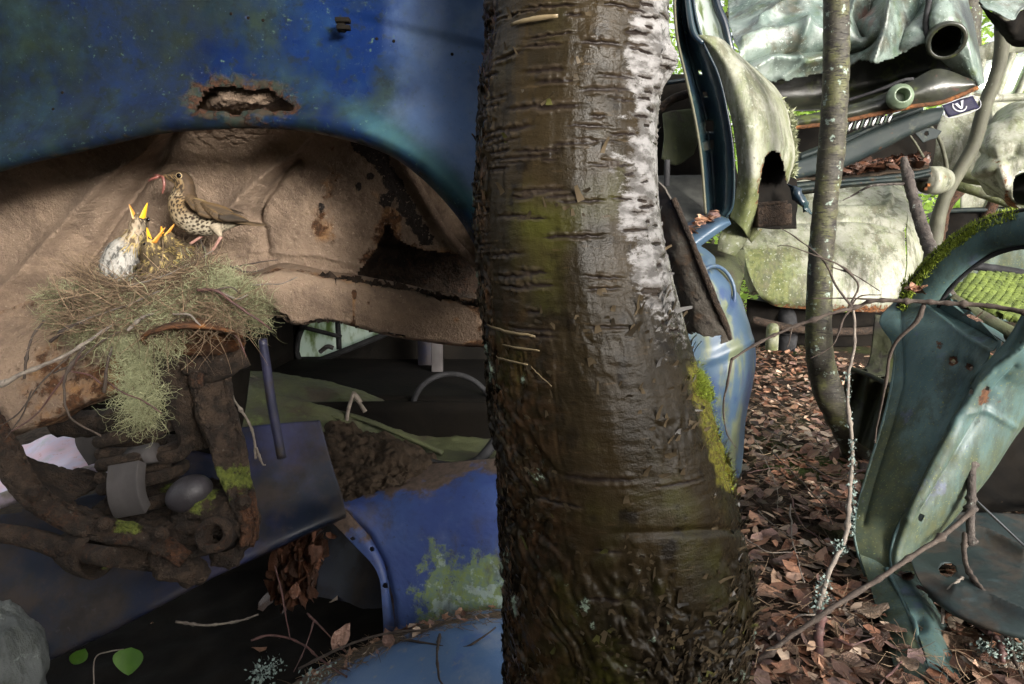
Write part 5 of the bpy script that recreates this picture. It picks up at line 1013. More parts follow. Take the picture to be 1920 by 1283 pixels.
# ================================================================ materials for the right side
m_teal = layered('teal_green_paint', (.045, .082, .083), (.066, .113, .110), 6, [
    dict(c=(.028, .032, .020), c2=(.02, .03, .028), s=8, lo=.48, hi=.62, st=(1, 1, .35), d=14, nr=.72, amt=.65, r=.7), dict(c=(.12, .175, .175), s=9, lo=.5, hi=.75, d=10, nr=.7, amt=.6, st=(1, 1, .45)),
    dict(c=(.048, .050, .016), c2=(.026, .034, .015), s=14, lo=.60, hi=1.05, a='moss', ak=.5, st=(1, 1, .5), d=8, amt=.85, r=.8),
    dict(c=(.16, .17, .06), s=170, lo=.60, hi=.68, d=4, amt=.7, r=.9),
    dict(c=(.04, .034, .028), s=48, lo=.62, hi=.68, d=8, nr=.7, amt=.8, r=.8, h=-.3), dict(c=(.02, .018, .015), s=200, lo=.66, hi=.72, d=3, amt=.7),
    dict(c=(.10, .10, .22), s=13, lo=.60, hi=.72, amt=.35),
    dict(c=RUST_D, c2=(.09, .04, .018), s=36, lo=.88, hi=1.02, a='rust', ak=.6, d=8, r=.9, h=-.5)], rough=.4, bump=((80, .25), (260, .2)), dist=.002, spec=.3)
m_tealfloor = layered('dirty_teal_floor', (.012, .022, .023), (.020, .032, .032), 7, [dict(c=(.02, .014, .010), c2=(.04, .03, .02), s=8, lo=.45, hi=.62, d=10, amt=.9, r=.9), dict(c=(.05, .075, .08), s=14, lo=.6, hi=.72, amt=.6), dict(c=RUST_D, s=30, lo=.9, hi=1.05, a='rust', ak=.5)], rough=.5, bump=((80, .3),), dist=.003)
m_white = layered('chalky_white_green_paint', (.27, .27, .225), (.18, .185, .14), 5, [
    dict(c=(.11, .12, .045), c2=(.055, .065, .022), s=9, lo=.62, hi=1.02, a='moss', ak=.5, d=12, nr=.72, r=.85),
    dict(c=(.13, .15, .075), s=16, lo=.46, hi=.66, d=10, nr=.7, amt=.75, st=(1, 1, .4)),
    dict(c=(.045, .05, .032), c2=(.08, .075, .045), s=8, lo=.47, hi=.60, st=(1, 1, .3), d=14, nr=.72, amt=.8, r=.7), dict(c=(.28, .295, .26), s=60, lo=.60, hi=.66, d=4, amt=.6),
    dict(c=(.07, .065, .045), s=70, lo=.60, hi=.69, d=6, amt=.8),
    dict(c=(.17, .07, .025), c2=RUST_D, s=30, lo=.86, hi=1.02, a='rust', ak=.6, d=8, r=.92, h=-.4)], rough=.45, bump=((70, .3), (300, .25)), dist=.003, spec=.25)
m_pale = layered('pale_green_crumpled_paint', (.17, .21, .185), (.08, .115, .10), 4, [
    dict(c=(.26, .29, .27), s=6, lo=.5, hi=.7, amt=.8),
    dict(c=(.03, .055, .045), c2=(.07, .095, .03), s=6, lo=.48, hi=.64, d=10, nr=.7, amt=.85),
    dict(c=(.018, .026, .024), c2=(.06, .05, .03), s=5, lo=.47, hi=.60, d=14, nr=.72, amt=.8), dict(c=(.30, .36, .32), s=70, lo=.62, hi=.67, d=4, amt=.9, h=.3),
    dict(c=(.025, .03, .025), s=100, lo=.64, hi=.69, d=4, amt=.8),
    dict(c=(.14, .06, .045), s=14, lo=.86, hi=1.05, a='rust', ak=.5, amt=.8),
    dict(c=(.03, .045, .03), s=20, lo=.80, hi=1.0, a='moss', ak=.5)], rough=.28, bump=((60, .4), (220, .4)), dist=.004)
m_navy = layered('deep_blue_black_jamb', (.010, .018, .030), (.016, .032, .036), 10, [dict(c=(.07, .09, .05), s=40, lo=.66, hi=.74, amt=.8), dict(c=(.10, .04, .03), s=20, lo=.72, hi=.78)], rough=.22, bump=((30, .3),), dist=.002)
m_bluef = layered('blue_green_streaked_paint', (.030, .058, .10), (.045, .078, .115), 5, [
    dict(c=(.02, .04, .10), s=5, lo=.52, hi=.62, amt=.9), dict(c=(.14, .15, .075), c2=(.10, .115, .05), s=9, lo=.52, hi=.62, st=(1, 1, .3), d=6, amt=.8),
    dict(c=(.05, .04, .03), s=60, lo=.66, hi=.72, amt=.6)], rough=.45, bump=((100, .2),), dist=.002)
m_under = layered('mossy_black_underbody', (.014, .015, .012), (.028, .030, .020), 9, [dict(c=(.075, .09, .025), s=9, lo=.54, hi=.68, d=8, amt=.9), dict(c=(.07, .035, .03), s=16, lo=.62, hi=.72)], rough=.35, bump=((60, .4),), dist=.003)
m_chrome = MT('tarnished_chrome', .25, .9); m_chrome = m_chrome.done((.22, .22, .22))
m_glass = MT('hazy_window_glass', .12, 0, .5); m_glass.b.inputs['Transmission Weight'].default_value = .75; m_glass.b.inputs['Base Color'].default_value = (.75, .82, .76, 1); m_glass = m_glass.m
m_seal = layered('yellowed_rubber_seal', (.075, .07, .036), (.045, .042, .022), 30, [], rough=.6)
m_plate = layered('black_number_plate', (.006, .0055, .018), (.010, .009, .028), 30, [], rough=.6, spec=.15)
m_pwhite = layered('white_plate_paint', (.34, .34, .36), (.26, .26, .28), 60, [], rough=.4)
m_seatmoss = layered('mossy_seat_springs', (.06, .085, .010), (.10, .135, .018), 20, [], rough=.9, bump=((200, .8),), dist=.003)
Z0 = lambda n: np.zeros(n)
def skin(rows, nu, nv, name, mat, parent, amp=.004, sc=8, thick=.004, seed=0, moss=None, rust=None, keep=None, fn=None, label=None):
    G = pxpatch(rows, max(10, int(nu * .8)), max(10, int(nv * .8))); N = gnorm(G); px, py = proj(G); H = amp * fbm(G, sc, 3, seed)
    if fn is not None: H = H + fn(px, py, G)
    G = G + N * H[..., None]; at = {}
    at['moss'] = (np.clip(moss(px, py, G), 0, 1.2) if callable(moss) else np.full(px.shape, moss or 0.0)).ravel()
    at['rust'] = (np.clip(rust(px, py, G), 0, 1.2) if callable(rust) else np.full(px.shape, rust or 0.0)).ravel()
    return part(name, grid(G, keep(px, py, G) if keep else None), mat, parent, at, thick=thick, label=label)
# ================================================================ teal car, right foreground
TC = thing('wrecked_car', 'teal green car shell at the right with mossy roof pillar and empty wheel arch', 'car', W(1760, 1000, 1.9))
stub = [(1773, 622), (1815, 636)]
def rspots(px, py, G):
    r = .75 * np.exp(-((px - 1763) ** 2 / 13 ** 2 + (py - 648) ** 2 / 15 ** 2)) + 1.1 * np.exp(-((px - 1786) ** 2 / 13 ** 2 + (py - 675) ** 2 / 13 ** 2)) + 1.1 * np.exp(-((px - 1815) ** 2 / 14 ** 2 + (py - 688) ** 2 / 11 ** 2))
    return r + .6 * np.exp(-((px - 1688) ** 2 + (py - 580) ** 2) / 50) + .4 * np.exp(-(dpoly(px, py, [(1786, 675), (1765, 720)]) / 8) ** 2)
# shoulder / side panel: from wheel arch edge (left) to the door shut line (right)
arch = [(1704, 540, 2.22), (1672, 572, 2.20), (1650, 604, 2.16), (1676, 650, 2.10), (1672, 715, 2.04), (1655, 790, 1.98), (1634, 858, 1.93), (1611, 937, 1.86), (1601, 990, 1.80), (1606, 1030, 1.77), (1622, 1080, 1.72)]
midl = [(1760, 545, 2.16), (1752, 580, 2.10), (1740, 612, 2.04), (1735, 660, 1.99), (1735, 720, 1.94), (1722, 790, 1.89), (1700, 862, 1.85), (1668, 940, 1.80), (1650, 990, 1.77), (1646, 1030, 1.745), (1650, 1080, 1.71)]
midr = [(1815, 580, 2.0), (1805, 612, 1.98), (1800, 645, 1.94), (1800, 690, 1.90), (1785, 740, 1.88), (1760, 800, 1.85), (1728, 870, 1.82), (1690, 945, 1.78), (1668, 995, 1.755), (1660, 1035, 1.735), (1664, 1080, 1.70)]
edge = [(1872, 640, 1.84), (1866, 662, 1.83), (1852, 680, 1.82), (1828, 702, 1.82), (1806, 745, 1.83), (1778, 800, 1.82), (1742, 872, 1.80), (1702, 950, 1.765), (1678, 998, 1.74), (1668, 1038, 1.725), (1672, 1080, 1.69)]
rows = list(zip(arch, midl, midr, edge))
crs = lambda px, py, G: .020 * np.exp(-dpoly(px, py, [(1726, 574), (1790, 622), (1862, 668)]) / 10) - .016 * np.exp(-dpoly(px, py, [(1748, 566), (1800, 600), (1868, 640)]) / 8) - .010 * np.exp(-dpoly(px, py, [(1690, 575), (1690, 640), (1692, 720), (1668, 810), (1640, 900), (1620, 980)]) / 6) - .012 * np.exp(-((px - 1786) ** 2 + (py - 675) ** 2) / 130) - .012 * np.exp(-((px - 1815) ** 2 + (py - 688) ** 2) / 130)
side_p = skin(rows, 130, 260, 'side_panel', m_teal, TC, .004, 6, .003, 2, moss=lambda x, y, G: .65 * sst(1750 - x, 0, 90) * sst(y, 600, 720) + .7 * sst(y, 640, 1000) + .3 * sst(x, 1800, 1850), rust=lambda x, y, G: rspots(x, y, G) + .35 * sst(y, 900, 1050), fn=crs,  # moss and grime thicken downward, partly as painted shade
     keep=lambda x, y, G: (np.hypot(x - 1786, (y - 676)) > 3.5) & (np.hypot(x - 1816, y - 689) > 3.5))
# shut face: flange stepping down to the door opening
e2 = [(1990, 480, 1.62), (1960, 560, 1.66), (1915, 645, 1.72), (1880, 690, 1.76), (1852, 715, 1.78), (1822, 780, 1.79), (1786, 850, 1.77), (1740, 935, 1.74), (1706, 990, 1.72), (1690, 1035, 1.71), (1684, 1080, 1.68)]
e1 = [(1965, 470, 1.64), (1935, 550, 1.68), (1895, 628, 1.75), (1866, 664, 1.81), (1834, 700, 1.815), (1806, 748, 1.825), (1772, 812, 1.812), (1726, 905, 1.78), (1690, 975, 1.745), (1674, 1030, 1.72), (1670, 1080, 1.69)]
e3 = [(2060, 560, 1.66), (2030, 620, 1.70), (1985, 680, 1.76), (1945, 720, 1.80), (1925, 750, 1.82), (1900, 800, 1.83), (1850, 880, 1.82), (1792, 960, 1.79), (1745, 1010, 1.77), (1725, 1045, 1.75), (1715, 1080, 1.72)]
e4 = [(2080, 590, 1.72), (2050, 650, 1.76), (2005, 710, 1.82), (1965, 745, 1.86), (1940, 775, 1.88), (1905, 815, 1.89), (1848, 900, 1.88), (1780, 980, 1.85), (1735, 1030, 1.83), (1716, 1060, 1.81), (1710, 1090, 1.78)]
rib2 = lambda px, py, G: .014 * np.exp(-dpoly(px, py, [(1960, 560), (1915, 645), (1868, 690), (1840, 716), (1806, 778), (1756, 870), (1704, 975)]) / 5) - .014 * np.exp(-dpoly(px, py, [(1905, 690), (1868, 730), (1830, 790), (1784, 870), (1730, 960)]) / 8) + .010 * np.exp(-dpoly(px, py, [(1788, 800), (1812, 775), (1850, 770), (1900, 800)]) / 4)
skin(list(zip(e1, e2, e3, e4)), 90, 230, 'door_jamb', m_teal, TC, .0012, 8, .003, 5, moss=lambda x, y, G: .35 + .5 * sst(y, 720, 900) + .2 * fbm(G, 8, 3), rust=lambda x, y, G: 1.1 * np.exp(-((x - 1845) ** 2 / 22 ** 2 + (y - 742) ** 2 / 26 ** 2)) + .6 * np.exp(-((x - 1875) ** 2 + (y - 755) ** 2) / 80) + .4 * sst(y, 940, 1040), fn=rib2,  # moss and dirt, heavier low down, also carry painted shade
     keep=lambda x, y, G: (np.hypot(x - 1727, y - 971) > 4.5) & (np.hypot(x - 1851, y - 729) > 3) & (np.hypot(x - 1824, y - 735) > 4))
V, F = tube(np.array([W(*p) for p in edge]) + (0, -.006, .002), .0048, 8, 120, .1); part('flange_bead', (V, F), m_teal, TC, dict(moss=np.full(len(V), .2), rust=np.full(len(V), .25)))
V, F = tube(np.array([W(*p) for p in arch[2:]]) + (0, -.002, 0), .0042, 8, 120, .1); part('arch_lip', (V, F), m_teal, TC, dict(moss=np.full(len(V), .5), rust=np.full(len(V), .3)))
# roof pillar arch
D = curve_even(WL([(1716, 585, 2.16), (1735, 548, 2.14), (1764, 512, 2.10), (1800, 480, 2.06), (1838, 454, 2.02), (1880, 437, 1.97), (1925, 428, 1.92), (2010, 418, 1.80), (2150, 425, 1.62)]), 150)
T, U, B = frames(D); vw = D - (0, 0, CAM_Z); vw /= np.linalg.norm(vw, axis=1, keepdims=True); S = np.cross(T, vw); S /= np.linalg.norm(S, axis=1, keepdims=True); Dp = np.cross(S, T)
sg = 1 if S[60][2] > 0 else -1; S = S * sg
cyc = np.array([(1, 1.2), (1.05, .3), (.95, -.35), (.72, -.60), (.35, -.78), (-.1, -.85), (-.55, -.75), (-.85, -.5), (-.95, 0), (-.98, 1.2)]); wv = np.interp(np.arange(150), [0, 40, 90, 150], [.052, .047, .050, .055])
G = np.stack([D + (p * wv)[:, None] * S + (q * .045) * Dp for p, q in cyc], 1); G = np.swapaxes(cr(np.swapaxes(G, 0, 1), np.linspace(0, 9, 70)), 0, 1); G = G + gnorm(G) * (.003 * fbm(G, 10, 3))[..., None]; px, py = proj(G)
u_ = np.linspace(0, 9, 70)[None] + 0 * px
pil = part('roof_pillar', grid(G), m_teal, TC, dict(moss=np.clip(.9 * sst(2.6 - u_, 0, .8) + .2, 0, 1).ravel(), rust=np.zeros(px.size)), thick=.003)
V, F = tube(D + S * wv[:, None] * 1.0 - Dp * .016, .0065, 8); part('drip_rail', (V, F), m_rubber, pil)
V, F = tube(D - S * wv[:, None] * 1.0 - Dp * .01, .008, 8); part('window_seal', (V, F), m_rubber, pil)
sel = ((u_ < 3.6) & (px > 1690) & (px < 1905)); cen = G[sel]; wts = px[sel] < 1830; cen = np.concatenate([cen, cen[wts], cen[wts]])
mosstuft('moss', cen, m_moss, TC, 9000, .012, 6, lambda b: np.tile((-.2, -.3, .9), (len(b), 1)))
cen = np.array([W(x, y, 2.2) for x, y in zip(np.random.default_rng(3).uniform(1690, 1716, 60), np.random.default_rng(4).uniform(528, 570, 60))]); mosstuft('moss', cen, m_moss, TC, 900, .012, 7, lambda b: np.tile((-.2, -.3, .9), (len(b), 1)))
# wheel arch liner seen through the arch
skin([[(1640, 590, 2.42), (1690, 600, 2.38), (1720, 620, 2.34)], [(1628, 680, 2.44), (1664, 680, 2.40), (1720, 690, 2.34)], [(1600, 700, 2.40), (1650, 720, 2.36), (1700, 740, 2.3)]], 40, 40, 'arch_liner', m_liner, TC, .012, 12, .004)
skin([[(1594, 690, 2.36), (1640, 702, 2.28), (1700, 735, 2.2)], [(1586, 740, 2.38), (1640, 760, 2.32), (1690, 790, 2.2)], [(1600, 820, 2.3), (1640, 850, 2.24), (1670, 870, 2.1)]], 60, 60, 'arch_liner', m_liner, TC, .006, 8, .004, fn=lambda x, y, G: .018 * np.sin(x * .16 + y * .05))
V, F = tube(WL([(1592, 690, 2.33), (1630, 704, 2.26), (1676, 726, 2.16)]), .009, 6, 20, .2); part('liner_rib', (V, F), m_liner, TC)
# broken sill strip lying towards the camera
skin([[(1610, 1040, 1.74), (1640, 1052, 1.72), (1664, 1070, 1.70)], [(1635, 1112, 1.66), (1660, 1110, 1.645), (1684, 1110, 1.63)], [(1658, 1192, 1.50), (1692, 1180, 1.49), (1712, 1176, 1.49)], [(1690, 1290, 1.32), (1725, 1290, 1.32), (1748, 1285, 1.33)], [(1730, 1400, 1.16), (1770, 1400, 1.16), (1790, 1395, 1.17)]], 40, 130, 'sill', m_teal, TC, .004, 12, .003, 3, moss=.75, rust=lambda x, y, G: .3 + .3 * fbm(G, 12, 3))
skin([[(1664, 1064, 1.70), (1690, 1058, 1.72), (1718, 1062, 1.74)], [(1686, 1108, 1.63), (1712, 1100, 1.64), (1736, 1112, 1.66)], [(1714, 1172, 1.49), (1748, 1160, 1.52), (1778, 1184, 1.56)], [(1750, 1284, 1.33), (1784, 1270, 1.36), (1820, 1285, 1.39)], [(1792, 1394, 1.17), (1830, 1380, 1.2), (1866, 1390, 1.23)]], 50, 130, 'sill', m_teal, TC, .005, 14, .003, 6, moss=.4, rust=lambda x, y, G: .35 + .45 * fbm(G, 14, 3),
     fn=lambda x, y, G: -.022 * np.exp(-((x - 1722) ** 2 + (y - 1168) ** 2) / 260))
V, F = tube(WL([(1662, 1066, 1.695), (1685, 1110, 1.625), (1704, 1150, 1.54), (1716, 1172, 1.485), (1722, 1210, 1.44), (1750, 1288, 1.325), (1792, 1396, 1.165)]), .006, 8, 70, .15); part('sill_seam', (V, F), m_teal, TC, dict(moss=np.zeros(len(V)), rust=np.full(len(V), .3)))
# floor pan with round hole and ribs, right bottom
skin([[(1700, 955, 2.02), (1780, 960, 2.0), (1920, 965, 1.98), (2080, 970, 1.95)], [(1700, 1000, 1.86), (1780, 1000, 1.86), (1920, 1005, 1.85), (2080, 1010, 1.83)], [(1706, 1045, 1.71), (1780, 1050, 1.70), (1920, 1055, 1.69), (2080, 1060, 1.67)], [(1720, 1085, 1.60), (1790, 1095, 1.57), (1920, 1110, 1.53), (2080, 1120, 1.5)], [(1740, 1110, 1.56), (1800, 1150, 1.45), (1920, 1185, 1.37), (2080, 1200, 1.33)], [(1742, 1118, 1.57), (1802, 1160, 1.46), (1920, 1197, 1.39), (2080, 1212, 1.35)]], 150, 130, 'floor_pan', m_tealfloor, TC, .004, 8, .003, 7, moss=.35, rust=lambda x, y, G: .4 + .4 * fbm(G, 9, 3),
     fn=lambda x, y, G: .03 * np.exp(-dpoly(x, y, [(1760, 985), (1850, 1010), (1920, 1045), (2050, 1060)]) / 9) + .022 * np.exp(-dpoly(x, y, [(1790, 1110), (1860, 1130), (1930, 1165)]) / 7), keep=lambda x, y, G: np.hypot(x - 1776, (y - 1069) * 1.25) > 15)
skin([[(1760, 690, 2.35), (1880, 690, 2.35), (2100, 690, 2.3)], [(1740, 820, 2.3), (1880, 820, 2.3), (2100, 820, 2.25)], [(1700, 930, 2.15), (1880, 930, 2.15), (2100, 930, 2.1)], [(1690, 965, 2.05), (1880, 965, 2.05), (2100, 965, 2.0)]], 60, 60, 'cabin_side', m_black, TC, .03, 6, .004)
skin([[(1690, 975, 2.06), (1880, 980, 2.04), (2100, 985, 2.0)], [(1690, 1010, 2.0), (1880, 1015, 1.98), (2100, 1020, 1.95)]], 40, 14, 'heel_board', m_tealfloor, TC, .01, 6, .004, moss=.5, rust=.5)
# inside: mossy seat springs, rear panels, sill tube
G = pxpatch([[(1780, 556, 2.35), (1830, 520, 2.45), (1900, 522, 2.45), (2000, 535, 2.4)], [(1795, 568, 2.28), (1840, 562, 2.3), (1920, 572, 2.3), (2010, 580, 2.3)], [(1850, 590, 2.2), (1880, 600, 2.16), (1940, 618, 2.15), (2010, 640, 2.15)]], 110, 70)
px, py = proj(G); q1, q2 = (G[..., 0] + G[..., 1]) * 75, (G[..., 0] - G[..., 1]) * 75; G = G + gnorm(G) * (.003 * (np.abs(np.sin(q1 * 1.6)) ** 6 + np.abs(np.sin(q2 * 1.6)) ** 6))[..., None]; part('seat', grid(G), m_seatmoss, TC, thick=.02)
skin([[(1770, 500, 2.75), (1850, 500, 2.75), (2050, 510, 2.7)], [(1770, 600, 2.7), (1850, 600, 2.7), (2050, 620, 2.65)]], 50, 30, 'rear_panel', m_teal, TC, .01, 8, .003, 4, moss=.7, rust=.1)
skin([[(1790, 440, 2.9), (1880, 420, 2.9), (2050, 410, 2.85)], [(1790, 516, 2.9), (1880, 516, 2.9), (2050, 520, 2.85)]], 50, 30, 'far_door', m_teal, TC, .01, 8, .003, 9, moss=.75, rust=lambda x, y, G: .3 + .4 * fbm(G, 6, 3))
V, F = tube(WL([(1800, 496, 2.62), (1870, 505, 2.6), (1990, 525, 2.55)]), .016, 8, 20, .1); part('parcel_rail', (V, F), m_rubber, TC)
V, F = tube(WL([(1782, 562, 2.1), (1830, 590, 2.04), (1880, 618, 1.98), (1905, 632, 1.95)]), .022, 12, 30, .1); part('sill_tube', (V, F), m_olive, TC)
skin([[(1775, 545, 2.16), (1800, 572, 2.12), (1880, 628, 1.95)], [(1785, 575, 2.02), (1830, 606, 1.96), (1885, 645, 1.86)]], 40, 16, 'window_ledge', m_teal, TC, .003, 10, .003, 3, moss=.2, rust=.1)
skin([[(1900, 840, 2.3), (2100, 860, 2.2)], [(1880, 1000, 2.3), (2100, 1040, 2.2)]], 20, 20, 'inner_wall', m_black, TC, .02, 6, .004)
# ---- chrome trim rod and rusty rod inside
single('trim_rod', tube(WL([(1788, 900, 1.86), (1840, 948, 1.76), (1925, 1028, 1.66), (1990, 1090, 1.52)]), [.0035, .0035, .003, .003], 8, 20), m_chrome, 'bright chrome trim rod lying in the dark behind the teal door jamb', 'metal rod')
# ================================================================ pale green boot, middle distance
BC = thing('wrecked_car', 'pale green and white car boot with rusty lower edge, standing on the leaf litter', 'car', W(1560, 640, 5.6))
skin([[(1380, 330, 6.0), (1450, 325, 6.05), (1560, 322, 6.05), (1640, 325, 6.0), (1690, 345, 5.95)], [(1388, 400, 5.55), (1450, 385, 5.6), (1560, 380, 5.6), (1650, 385, 5.55), (1700, 395, 5.5)],
      [(1390, 440, 5.30), (1450, 430, 5.3), (1560, 428, 5.3), (1650, 432, 5.28), (1697, 440, 5.25)], [(1398, 495, 5.12), (1450, 495, 5.1), (1560, 495, 5.08), (1650, 495, 5.08), (1697, 500, 5.1)],
      [(1418, 545, 5.08), (1455, 555, 5.05), (1560, 560, 5.02), (1650, 562, 5.02), (1690, 545, 5.05)], [(1445, 570, 5.1), (1470, 576, 5.08), (1560, 582, 5.05), (1650, 585, 5.05), (1680, 575, 5.08)]], 150, 130, 'boot_lid', m_white, BC, .012, 4, .006, 2,
     moss=lambda x, y, G: .95 * sst(1560 - x, 0, 130) * sst(y, 430, 520) + .5 * sst(1600 - x, 0, 120) + .35 * fbm(G, 3, 3), rust=lambda x, y, G: 1.0 * sst(y, 556, 582) + .25 * sst(x, 1660, 1700) * sst(y, 500, 580),
     fn=lambda x, y, G: -.035 * np.exp(-(dpoly(x, y, [(1470, 418), (1560, 412), (1640, 416), (1697, 430)]) / 3) ** 2) + .03 * np.exp(-(dpoly(x, y, [(1560, 395), (1655, 393), (1668, 380), (1665, 355)]) / 5) ** 2))
skin([[(1690, 345, 5.96), (1706, 350, 6.0), (1716, 370, 6.2)], [(1700, 395, 5.5), (1712, 400, 5.55), (1724, 420, 5.8)], [(1699, 440, 5.26), (1720, 450, 5.35), (1732, 470, 5.6)], [(1699, 500, 5.11), (1720, 500, 5.25), (1734, 500, 5.5)], [(1692, 546, 5.06), (1706, 545, 5.2), (1722, 540, 5.4)], [(1682, 577, 5.09), (1692, 572, 5.2), (1700, 570, 5.4)]], 30, 90, 'wing', m_white, BC, .012, 4, .006, 3, moss=.35, rust=lambda x, y, G: .5 * sst(y, 530, 570))
skin([[(1382, 330, 6.02), (1376, 335, 6.1), (1368, 350, 6.4)], [(1389, 400, 5.56), (1382, 405, 5.6), (1372, 420, 5.9)], [(1391, 440, 5.31), (1384, 445, 5.4), (1378, 460, 5.7)], [(1400, 497, 5.13), (1394, 500, 5.25), (1390, 505, 5.5)], [(1420, 547, 5.1), (1412, 548, 5.2), (1408, 552, 5.4)]], 30, 70, 'wing', m_white, BC, .012, 4, .006, 3, moss=.5, rust=.1)
skin([[(1400, 560, 5.3), (1560, 585, 5.25), (1700, 575, 5.3)], [(1400, 640, 5.35), (1560, 650, 5.3), (1710, 650, 5.35)]], 40, 20, 'rear_valance', m_black, BC, .02, 4, .01)
V, F = tube(WL([(1410, 600, 5.15), (1500, 618, 5.1), (1600, 622, 5.1), (1700, 612, 5.15)]), .03, 8, 30, .1); part('bumper', (V, F), m_drust, BC, dict(rust=np.full(len(V), .3), moss=np.zeros(len(V))))
G = pxpatch([[(1390, 300, 6.4), (1560, 290, 6.5), (1720, 300, 6.4)], [(1390, 340, 6.3), (1560, 330, 6.3), (1710, 345, 6.3)]], 20, 10); part('rear_glass', grid(G), m_glassmoss, BC, thick=.004)
for x in (1448, 1668): part('wheel', cat([ring(W(x, 620, 5.5), (1, .1, 0), .26, .07, 12, 40)]), m_rubber, BC)
# ================================================================ green sedan shell standing over the blue fender
SD = thing('wrecked_car', 'pale green sedan shell with open dark door jamb, just right of the birch', 'car', W(1380, 430, 2.9))
fe_ = [(1298, 66, 2.80), (1321, 88, 2.80), (1343, 127, 2.79), (1360, 176, 2.78), (1375, 232, 2.77), (1383, 299, 2.77), (1381, 355, 2.78), (1370, 408, 2.80)]
m1 = [(1322, 66, 2.78), (1345, 92, 2.76), (1370, 130, 2.74), (1390, 178, 2.72), (1404, 232, 2.70), (1412, 299, 2.70), (1408, 360, 2.72), (1388, 425, 2.77)]
m2 = [(1350, 72, 2.82), (1375, 104, 2.79), (1402, 140, 2.77), (1424, 184, 2.75), (1440, 236, 2.74), (1440, 296, 2.74), (1422, 368, 2.76), (1396, 438, 2.8)]
b1 = [(1374, 95, 3.0), (1406, 124, 2.96), (1436, 152, 2.94), (1462, 190, 2.92), (1476, 236, 2.91), (1480, 300, 2.9), (1440, 380, 2.86), (1402, 448, 2.88)]
b2 = [(1392, 118, 3.2), (1424, 140, 3.18), (1452, 164, 3.16), (1477, 205, 3.14), (1486, 250, 3.12), (1488, 310, 3.1), (1450, 400, 3.0), (1408, 455, 3.0)]
archp = [(1420, 380), (1425, 330), (1432, 298), (1445, 284), (1460, 288), (1466, 306), (1469, 330), (1474, 360), (1478, 420), (1420, 430)]
def kq(x, y, G):
    k = ~inpoly(x + 3 * fbm(G, 60, 3), y, archp); return k & ~((y > 345 + 14 * fbm(G * (1, 1, .1), 60, 2, 3)) & (x > 1440)) & ~((y < 245) & (x > 1484 + 4 * fbm(G, 80, 2)))
skin(list(zip(fe_, m1, m2, b1, b2)), 130, 200, 'quarter_panel', m_white, SD, .006, 5, .003, 4, moss=lambda x, y, G: .35 + .6 * sst(y, 250, 420) + .5 * fbm(G * (1, 1, .25), 12, 3), rust=lambda x, y, G: .25 + .5 * np.clip(1 - dpoly(x, y, archp, True) / 9, 0, 1), keep=kq)
# lichen fringe on the torn rear edge
r = np.random.default_rng(14); cen = np.array([W(x, y, 3.05) for x, y in zip(np.interp(np.linspace(0, 1, 70), [0, .3, 1], [1462, 1484, 1486]) + r.normal(0, 3, 70), np.linspace(190, 330, 70))])
_m = MT('grey_lichen_fringe', .9); m_fr = _m.done(_m.mix(_m.attr('r'), (.20, .22, .12), (.42, .44, .30))); mosstuft('lichen_fringe', cen, m_fr, SD, 1500, .022, 8, lambda b: np.tile((.4, -.7, .3), (len(b), 1)))
# jamb: dark curved pillar
j0 = [(1262, -160, 2.86), (1264, -60, 2.86), (1264, 20, 2.86), (1270, 80, 2.86), (1284, 142, 2.85), (1300, 213, 2.84), (1313, 292, 2.84), (1321, 390, 2.84), (1322, 404, 2.84)]
j1 = [(1270, -160, 2.90), (1274, -60, 2.90), (1280, 20, 2.90), (1288, 80, 2.92), (1304, 142, 2.93), (1322, 213, 2.94), (1334, 292, 2.94), (1340, 380, 2.92), (1340, 404, 2.90)]
j2 = [(1284, -160, 2.86), (1290, -60, 2.86), (1296, 20, 2.85), (1306, 80, 2.84), (1330, 142, 2.83), (1348, 213, 2.82), (1358, 292, 2.82), (1360, 380, 2.82), (1352, 404, 2.82)]
j3 = [(1290, -160, 2.82), (1296, -60, 2.82), (1302, 20, 2.81), (1318, 80, 2.80), (1346, 142, 2.79), (1363, 213, 2.78), (1374, 292, 2.78), (1374, 380, 2.79), (1360, 408, 2.8)]
skin(list(zip(j0, j1, j2, j3)), 60, 150, 'door_jamb', m_navy, SD, .003, 8, .004, 3, keep=lambda x, y, G: (np.hypot(x - 1314, y - 136) > 3.2) & (np.hypot(x - 1323, y - 176) > 3.2) & (np.hypot((x - 1335) * 1.6, y - 271) > 6) & ~((np.abs(x - 1330) < 8) & (np.abs((y - 226) % 12 - 6) < 2.5) & (np.abs(y - 238) < 16)))
V, F = tube(np.array([W(*p) for p in j0]) + (0, -.01, 0), .006, 8, 80, .1); part('door_seal', (V, F), m_seal, SD)
V, F = tube(np.array([W(*p) for p in j3]) + (0, -.006, 0), .006, 8, 80); part('jamb_bead', (V, F), m_navy, SD)
# rear window and frame
G = pxpatch([[(1285, -80, 2.92), (1340, -80, 3.05)], [(1290, 0, 2.9), (1345, 0, 3.02)], [(1302, 62, 2.86), (1368, 100, 3.0)]], 16, 16); part('rear_side_window', grid(G), m_glassmoss, SD, thick=.004)
V, F = tube(WL([(1335, -80, 2.99), (1342, 0, 2.97), (1358, 45, 2.96), (1372, 100, 2.96), (1385, 118, 3.0)]), [.018, .018, .018, .016, .012], 8, 40); part('window_frame', (V, F), m_navy, SD)
V, F = tube(WL([(1284, -80, 2.84), (1290, 0, 2.82), (1300, 60, 2.8), (1318, 82, 2.79)]), [.014, .014, .014, .01], 8, 40); part('window_frame', (V, F), m_navy, SD)
